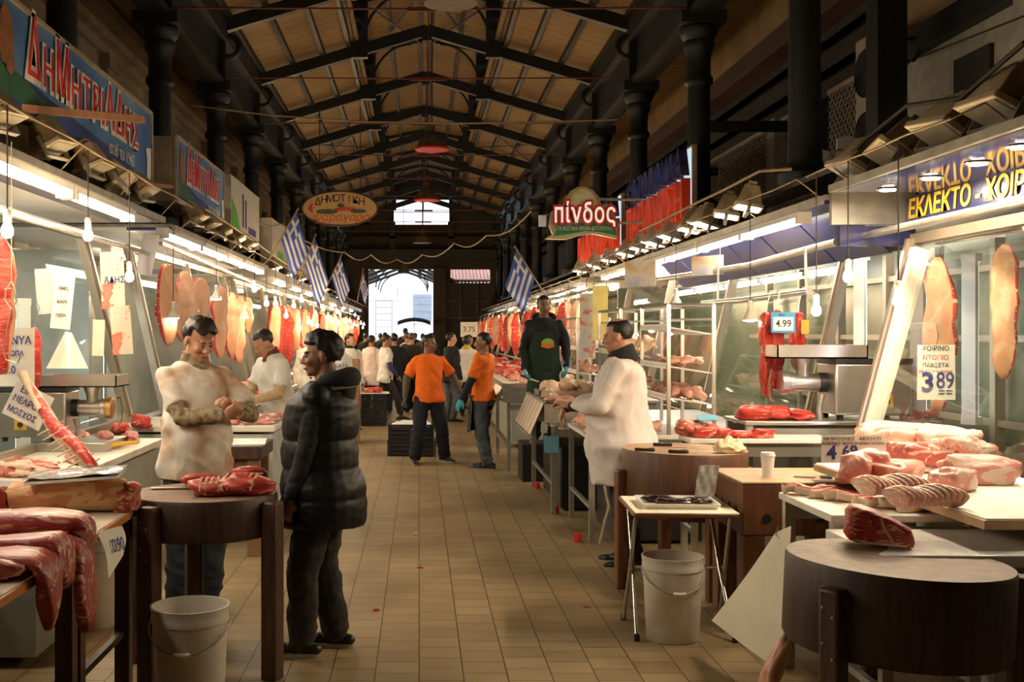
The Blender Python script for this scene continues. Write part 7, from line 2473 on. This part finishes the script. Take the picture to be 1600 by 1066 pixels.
    for k in (-1, 1):
        an = lg[k][2]
        fa = R(feet[k][2])
        fd = Vector((math.sin(fa), -math.cos(fa), 0))
        sd = Vector((math.cos(fa), math.sin(fa), 0))
        b = Vector((an.x, an.y, 0))
        mb = MB()
        for t_, w_, h_ in ((-0.07, 0.036, 0.05), (-0.02, 0.040, 0.085), (0.04, 0.040, 0.072), (0.10, 0.044, 0.052), (0.155, 0.042, 0.038), (0.185, 0.032, 0.028)):
            mb.ell(b + fd * t_ + Vector((0, 0, 0.022 + h_ * 0.45)), (w_, 0.042, h_ * 0.62), M=Matrix((sd, fd, Vector((0, 0, 1)))).transposed(), nu=12, nv=8)
        so = grown(mb, 'shoe', shoe_m, root, max(vox, 0.009), 3)
        rg = []
        for zz, gx in ((0.0, 0.0), (0.026, 0.004)):
            ring = []
            for j in range(20):
                a = 2 * PI * j / 20
                lx = math.sin(a) * (0.047 + gx) * (1 + 0.12 * math.cos(a))
                ly = 0.055 + math.cos(a) * (0.150 + gx)
                ring.append(b + sd * lx + fd * ly + Vector((0, 0, zz)))
            rg.append(ring)
        MB().loft(rg).build('sole', SOLE if shoe_m is SHOE else SHOE, so, fix=True)
    # ---- sleeves of the garment below, then the top
    if under_m is not None:
        mb = MB()
        for k in (-1, 1):
            a, e, w = arms[k]
            if sleeve > 0.5 and not puffer:
                mc = MB()
                limb(mc, [e.lerp(w, .5), w.lerp(e, 0.06)], [0.042, 0.037])
                grown(mc, 'cuff', under_m, root, max(vox, 0.009), 3)
            else:
                limb(mb, [a.lerp(e, 0.0 if puffer else .70), a.lerp(e, .5 if puffer else .85), e, e.lerp(w, .4), w.lerp(e, 0.06)], [0.060 if puffer else 0.050, 0.057 if puffer else 0.052, 0.052, 0.05, 0.038])
        if mb.v and (sleeve <= 0.5 or puffer):
            grown(mb, 'sweater', under_m, root, max(vox, 0.010), 3, folds(8, 0.004, 16, 16))
    if top_m is not None:
        mb = MB()
        trunk(mb, T, hem, 1.475, 0.019 + (0.032 if puffer else 0), belly, flare + 0.03, hipx=0.24, bulk=bulk)
        for k in (-1, 1):
            a, e, w = arms[k]
            limb(mb, [T @ Vector((k * .09, 0.005, 1.375)), a], [0.085 + (.02 if puffer else 0), 0.056 + (.02 if puffer else 0)])
            if puffer:
                limb(mb, [a + (T.to_3x3() @ Vector((-k * 0.02, 0, -0.02)))], [0.085])
            elif sleeve <= 0.5:
                q = a.lerp(e, sleeve * 2 * 0.82)
                limb(mb, [a, a.lerp(q, .5)], [0.053, 0.060])
                mb.tube([a.lerp(q, .3), a.lerp(q, .75), q], [0.064, 0.068, 0.072], 14)
            else:
                limb(mb, [a, a.lerp(e, .5), e, e.lerp(w, .45), e.lerp(w, sleeve * 0.96)], [0.058, 0.062, 0.060, 0.056, 0.046])
        if puffer:
            def dq(co, no):
                f0 = folds(5, 0.0024, 10, 16)(co, no)
                ph = (co[:, 2] - 0.70) / 0.155
                side = (np.hypot(no[:, 0], no[:, 1]) > 0.5)
                return f0 + side * (0.017 * np.sqrt(np.abs(np.sin(ph * PI))) - 0.010) * np.clip((1.36 - co[:, 2]) * 6, 0.15, 1)
            grown(mb, 'puffer_vest', top_m, root, max(vox, 0.009), 2, dq)
        else:
            grown(mb, top or 'shirt', top_m, root, max(vox, 0.010), 7, folds(len(label) % 17, 0.0115, 7, 5))
    if vest_m is not None:
        mb = MB()
        trunk(mb, T, hem + 0.05, 1.45, 0.036, belly)
        grown(mb, 'vest', vest_m, root, max(vox, 0.012), 2)
    if collar_m is not None:
        rg = []
        for zz, rr in ((1.445, 0.105), (1.475, 0.086), (1.505, 0.072), (1.53, 0.07)):
            rg.append([T @ Vector((rr * 1.05 * math.cos(2 * PI * j / 24), 0.014 + rr * 0.95 * math.sin(2 * PI * j / 24), zz + 0.012 * math.sin(2 * PI * j / 24))) for j in range(24)])
        MB().loft(rg).build('collar', collar_m, root, fix=True)
    if hood_m is not None:
        mb = MB()
        pts = []
        for j in range(17):
            a = PI * 1.12 * (j / 16) - PI * 0.06
            pts.append(T @ Vector((0.115 * math.cos(a), 0.03 + 0.125 * math.sin(a), 1.475 + 0.018 * math.sin(a))))
        mb.tube(pts, [0.03 + 0.03 * math.sin(PI * j / 16) for j in range(17)], 12)
        mb.ell(T @ Vector((0, 0.13, 1.42)), (0.10, 0.055, 0.085), M=T.to_3x3())
        grown(mb, 'hood', hood_m, root, max(vox, 0.010), 3)
    if apron_m is not None:
        z0, z1 = apron_z
        n = 16
        rings = []
        def ap(u, v):
            zz = z0 + (z1 - z0) * v
            zt = max(zz, 0.80)
            _, rx, ry, yo = torso_at(zt)
            wdt = (0.34 if zz < 1.08 else 0.34 - (zz - 1.08) * 0.9) * PI
            a = -PI / 2 + (u - 0.5) * 2 * wdt
            g = 0.052 + belly * 0.5 + max(0, 0.85 - zz) * 0.10
            q = Vector(((rx + g) * math.cos(a), yo + (ry + g) * math.sin(a) + 0.008 * math.sin(u * 23) * (1 - v), zz))
            return (T @ q) if zz > 0.93 else q + (T @ Vector((0, 0, 0.93)) - Vector((0, 0, 0.93)))
        MB().grid(ap, n, 20, 0.004).build('apron', apron_m, root)
    if gloves:
        for k in gloves:
            mb = MB()
            a, e, w = arms[k]
            d = Vector(hd[k][0]) if hd[k] else (w - e)
            pn = Vector(hd[k][1]) if hd[k] else Vector((-k, 0.2, 0))
            hand(mb, w, d, pn, k, curl if (k < 0 or curl_l is None) else curl_l, g=0.003)
            limb(mb, [w - d.normalized() * 0.05, w + d.normalized() * 0.02], [0.036, 0.031])
            grown(mb, 'glove', glove_m, root, min(max(vox, 0.006), 0.01), 3)
    root['_T'] = 0
    del root['_T']
    return root, T, HM, arms


# ---- the butcher in the stained shirt, hands together before his chest
p, T, HM, A = person('man in a stained white t-shirt over a patterned sweater behind the left block', (-1.37, 6.85), 30, H=1.83, vox=0.006, skin_m=SK_PINK, hair_m=HAIR_BR, hair='full',
                     head=(12, 24, 0), wr=(0.06, -0.34, 1.17), wl=(0.13, -0.30, 1.20), hr=((0.6, -0.45, 0.6), (0.3, 0.8, 0.3)), hl=((-0.7, -0.3, 0.5), (0, 0.9, -0.1)), er=(-0.7, 0.1, -0.8), el=(0.8, 0.2, -0.7), curl=1.15,
                     top='t_shirt', top_m=C_STAIN, belly=0.055, hem=0.80, sleeve=0.46, under_m=C_BEIGE, collar_m=C_BEIGE, legs_m=C_JEANS_D, lip=LIP, legw=0.01)
# ---- man in the puffer vest
p, T, HM, A = person('man in a black puffer vest and grey trousers standing in profile in the aisle', (-0.52, 6.02), -98, H=1.735, vox=0.0065, skin_m=SK_BROWN, hair_m=HAIR_B, hair='full', head=(8, 4, 0),
                     wl=(0.24, -0.12, 0.86), wr=(-0.2, -0.10, 0.9), hl=((0.05, -0.25, -1), (-1, 0.1, 0)), curl=0.9, top_m=C_PUFF, hem=0.70, under_m=C_BLACK, puffer=True, hood_m=C_BLACK, legs_m=C_GREYTR,
                     legw=0.016, belly=0.02, bulk=(.012, .035), feet={-1: (-0.12, 0.02, -4), 1: (0.10, -0.12, 2)})
rg = [[T @ Vector((r_ * math.cos(PI * (j / 20) * 1.3 - PI * 0.02), 0.035 + r_ * 1.12 * math.sin(PI * (j / 20) * 1.3 - PI * 0.02), z_ + 0.02 * math.sin(PI * j / 20))) for j in range(21)] for r_, z_ in ((0.143, 1.425), (0.138, 1.46))]
mb = MB().grid(lambda u, v: rg[0][int(u * 20 + .5)].lerp(rg[1][int(u * 20 + .5)], v), 20, 1, 0.004)
tag(mb.build('collar_band', mat('olive_band', (0.20, 0.18, 0.12), rough=0.8), p), 'olive lettered collar band')
M = T @ frame((0.134, 0.10, 1.462), (-0.28, 1, 0.05), (0, 0.0, 1))
text_mesh('OUTDOORS', 0.03, 0.001, 'lettering', INK_BLACK, p, M)
# ---- man in the white coat
p, T, HM, A = person('balding man in a white coat with a black scarf, leaning over the right poultry trays', (1.50, 8.2), -103, H=1.84, vox=0.0068, skin_m=SK_PINK, hair_m=HAIR_B, hair='bald', head=(-8, 6, 0), lean=3,
                     wl=(0.10, -0.36, 1.12), wr=(-0.06, -0.42, 1.10), hl=((-0.35, -0.6, 0.25), (0, 0.3, -1)), hr=((0.15, -0.35, -1), (0, 1, -0.3)), el=(0.8, 0.3, -0.8), curl=0.7, top='white_coat', top_m=C_COAT, belly=0.08, bulk=(.02, .04), hem=0.60, flare=0.0,
                     sleeve=0.86, under_m=C_BLACK, legs_m=C_BLACK, lip=LIP, feet={-1: (-0.12, 0.0, -6), 1: (0.08, 0.05, 10)})
rgs = []
for zz, rr in ((1.41, 0.135), (1.45, 0.118), (1.485, 0.098), (1.515, 0.092), (1.53, 0.08)):
    rgs.append([T @ Vector((rr * math.cos(2 * PI * j / 28), 0.01 + rr * 0.98 * math.sin(2 * PI * j / 28) + 0.004 * math.sin(j * 2.2), zz + 0.03 * math.sin(2 * PI * j / 28))) for j in range(28)])
MB().loft(rgs).build('scarf', C_BLACK, p, fix=True)
# ---- the two in orange
person('man in an orange t-shirt facing the camera with his head turned, standing in mid aisle', (0.13, 14.8), 8, H=1.71, vox=0.011, skin_m=SK_BROWN, hair='crop', head=(52, 2, 0), wr=(-0.33, -0.02, 0.90), wl=(0.42, -0.06, 0.94),
       top='t_shirt', top_m=C_ORANGE, hem=0.82, sleeve=0.5, under_m=C_GREY, legs_m=C_NAVY, legw=0.022, belly=0.01, feet={-1: (-0.20, -0.12, -10), 1: (0.22, 0.03, 30)}, gloves=(-1, 1), glove_m=mat('dark_blue_glove', (0.02, 0.06, 0.08), rough=0.4))
person('man in an orange t-shirt seen in profile with a green apron and a blue glove', (0.80, 14.1), -112, H=1.735, vox=0.011, skin_m=SK_TAN, hair='short', head=(22, 2, 0), wl=(0.26, -0.20, 0.88), wr=(-0.2, -0.2, 0.9),
       top='t_shirt', top_m=C_ORANGE, hem=0.88, sleeve=0.5, under_m=C_NAVY, legs_m=C_JEANS, apron_m=C_GREEN, apron_z=(0.48, 0.95), gloves=(1,), feet={-1: (-0.12, 0.0, -4), 1: (0.08, 0.06, 4)}, legw=0.006)
# ---- poultry seller standing high behind the trays
p, T, HM, A = person('young man in a dark hood and green apron with cyan gloves above the poultry', (1.47, 13.2), -8, z=0.43, H=1.74, vox=0.011, skin_m=SK_BROWN, hair='short', head=(10, 2, 0),
                     wr=(-0.22, -0.14, 0.88), wl=(0.26, -0.12, 0.90), top='jacket', top_m=C_BLACK, hem=0.85, sleeve=1.0, hood_m=C_BLACK, legs_m=C_BLACK, apron_m=C_GREEN, apron_z=(0.30, 1.30), gloves=(-1, 1), curl=0.8)
M = T @ frame((0.02, -0.165, 1.2), (1, 0, 0), (0, 0.1, 1))
MB().prism(circ(0.03, -0.03, 0.075, 0.06, 16), 0.004, flatM(M, 0.012)).build('apron_emblem', mat('emblem_yellow_green', (0.35, 0.45, 0.10), rough=0.6), p, fix=True)
MB().prism([(-.045, -.075), (.105, -.075), (.105, -.035), (-.045, -.035)], 0.004, flatM(M, 0.016)).build('apron_name_strip', C_ORANGE, p, fix=True)
tag(MB().box(-.28, .28, -.3, .3, 0, 0.43).build('step_box', BLACK_P, loc=(1.47, 13.2, 0)), 'dark step box the young man in the green apron stands on', 'box')
w = p.matrix_basis @ A[-1][2]
bpy.context.view_layer.update()
w = p.matrix_world @ (A[-1][2] + Vector((0, -0.04, -0.1)))
t = thing('knife', 'knife held in the cyan glove of the young man behind the poultry trays', 'knife', w)
MB().tube([(-0.05, 0, 0.02), (0.05, -0.01, -0.02)], 0.012, 8).build('handle', BLACK_P, t)
MB().prism([(0.05, -.005), (0.05, -.035), (.2, -.075), (.22, -.07)], 0.002).build('blade', STEEL, t, fix=True)
# ---- helpers along the left
person('man in a white t-shirt with ribbed beige sleeves reaching over pork chops', (-1.34, 10.95), -50, H=1.80, vox=0.011, skin_m=SK_PINK, hair_m=HAIR_BR, hair='short', head=(-10, 22, 0), lean=14,
       wr=(-0.10, -0.45, 1.02), wl=(0.14, -0.42, 1.05), hr=((0, -0.5, -0.8), (0, 0.6, -0.4)), top='t_shirt', top_m=C_WHITE, hem=0.72, sleeve=0.46, under_m=C_RIB, collar_m=C_MAROON, legs_m=C_JEANS_D, belly=0.04, lip=LIP)
p, T, HM, A = person('man seen from behind in a white coat with red and blue lettering on its back', (-1.20, 16.2), -165, H=1.70, vox=0.013, skin_m=SK_PINK, hair_m=HAIR_BR, hair='short', head=(0, 8, 0), wr=(-0.15, -0.35, 1.05), wl=(0.15, -0.35, 1.05),
                     top='white_coat', top_m=C_WHITE, hem=0.62, flare=0.03, sleeve=0.95, collar_m=C_MAROON, legs_m=C_JEANS_D, belly=0.03, face=False)
M = T @ frame((0, 0.158, 1.28), (-1, 0, 0), (0, 0, 1))
text_mesh('ΚΡΕΑΤΑ', 0.075, 0.002, 'coat_lettering', INK_BLUE, p, M)
text_mesh('ΕΚΛΕΚΤΑ', 0.075, 0.002, 'coat_lettering', INK_RED, p, M @ Matrix.Translation((0, -0.09, 0)))
person('dark haired man whose head shows above the white lettered coat', (-1.85, 19.0), 10, H=1.74, vox=0.016, skin_m=SK_PINK, hair_m=HAIR_BR, head=(20, 10, 0), top='white_coat', top_m=C_WHITE, hem=0.7)
person('smiling man in a white coat with a black collar behind the far left counter', (-1.20, 19.6), 45, H=1.72, vox=0.015, skin_m=SK_PINK, hair_m=HAIR_B, head=(18, 0, 0), top='white_coat', top_m=C_WHITE, hem=0.65, collar_m=C_BLACK, legs_m=C_BLACK, wr=(-0.2, -0.3, 1.0), lip=LIP)
person('man in a white t-shirt with blue sleeves leaning beside the black crate stack', (-0.66, 21.9), 105, H=1.70, vox=0.015, skin_m=SK_TAN, hair_m=HAIR_BR, hair='crop', head=(-5, 10, 0), side_lean=-5, top='t_shirt', top_m=C_WHITE, hem=0.78, sleeve=0.45, under_m=C_BLUE,
       legs_m=C_GREYTR, wr=(-0.22, -0.2, 0.9), wl=(0.3, -0.2, 1.0), feet={-1: (-0.1, -0.35, 0), 1: (0.1, 0.1, 0)})
person('person in pale pink overalls behind the man with blue sleeves', (-0.98, 23.2), 150, H=1.68, vox=0.018, hair_m=HAIR_BR, top='coat', top_m=cloth('pale_pink', (0.62, 0.50, 0.46)), hem=0.65, face=False)
person('person in a black top with a white apron skirt seen from behind', (-0.52, 23.6), 175, H=1.71, vox=0.016, top='jacket', top_m=C_BLACK, hem=0.95, legs_m=C_BLACK, apron_m=C_WHITE, apron_z=(0.6, 1.0), face=False)
person('grey haired man in a black waistcoat over a white sleeve, walking away', (-0.30, 27.8), 150, H=1.74, vox=0.018, skin_m=SK_PINK, hair_m=HAIR_G, head=(40, 0, 0), top='shirt', top_m=C_WHITE, vest_m=C_BLACK, hem=0.78, legs_m=C_BLACK, legw=0.02)
person('stout man in a dark brown jacket walking away behind the orange t-shirts', (-0.16, 24.0), 172, H=1.74, vox=0.016, skin_m=SK_PINK, hair_m=HAIR_G, hair='bald', top='jacket', top_m=C_BROWNJ, hem=0.72, legs_m=C_BLACK, legw=0.03, belly=0.06, wr=(-0.32, 0.0, 0.88), face=False)
person('man with glasses in a black jacket and jeans between the two orange t-shirts', (0.62, 21.4), 120, H=1.74, vox=0.015, skin_m=SK_PINK, hair_m=HAIR_BR, hair='short', head=(-10, 0, 0), top='jacket', top_m=C_BLACK, hem=0.78, legs_m=C_JEANS, glasses=True)
person('woman in a white coat with a yellow collar seen from behind past the orange t-shirts', (0.98, 23.0), 165, H=1.66, vox=0.017, hair_m=HAIR_BR, hair='bob', top='white_coat', top_m=C_WHITE, hem=0.75, collar_m=mat('cloth_yellow', (0.6, 0.45, 0.05), rough=.8), legs_m=C_BLACK, face=False)
person('man in a cream jacket bending at the far right counter', (0.98, 25.2), 120, H=1.70, vox=0.018, skin_m=SK_PINK, hair_m=HAIR_BR, lean=15, top='jacket', top_m=cloth('cream', (0.6, 0.54, 0.44)), hem=0.75, legs_m=C_BLACK)
# ---- shoppers in the far gateway
crowd = [(-1.65, 34.5, 170, 1.72, C_BLACK, 'shopper in black nearest the far left stalls in the gateway crowd'), (-1.15, 37.5, 185, 1.74, C_NAVY, 'shopper in navy left of the ladder in the gateway crowd'), (-1.42, 41.0, 175, 1.70, C_BLACK, 'short shopper in black farther back at the left of the gateway crowd'),
         (-0.82, 36.0, 190, 1.72, C_BROWNJ, 'shopper in a brown coat in the middle of the gateway crowd'), (-0.5, 40.5, 180, 1.90, C_BLACK, 'tallest shopper, dark against the white house'), (-0.15, 43.0, 178, 1.72, C_NAVY, 'shopper in navy under the barred window in the gateway crowd'),
         (0.12, 38.5, 182, 1.70, C_GREY, 'shopper in grey at the right of the gateway crowd'), (0.5, 42.0, 188, 1.72, C_BLACK, 'shopper in black at the right edge of the gateway'), (-0.35, 33.0, 170, 1.70, C_BROWNJ, 'shopper in a brown jacket in front of the gateway crowd'), (0.35, 34.0, 175, 1.72, C_BLACK, 'shopper in black just right of the stout man')]
for x, y, rz, H, c, lab in crowd:
    person(lab, (x, y), rz, H=H, vox=0.022, skin_m=SK_TAN, hair='short', top='jacket', top_m=c, hem=0.75, legs_m=C_BLACK, face=False, group=None)
tag(MB().grid(lambda u, v: (-0.2 + (u - .5) * 1.3, 44.5 + (v - .5) * 1.2, 2.32 - 0.28 * ((u - .5) ** 2 + (v - .5) ** 2) * 2), 12, 12, 0.01).tube([(-.2, 44.5, .9), (-.2, 44.5, 2.34)], .012, 6).build('umbrella', C_BLACK), 'open dark umbrella above the gateway crowd', 'umbrella')
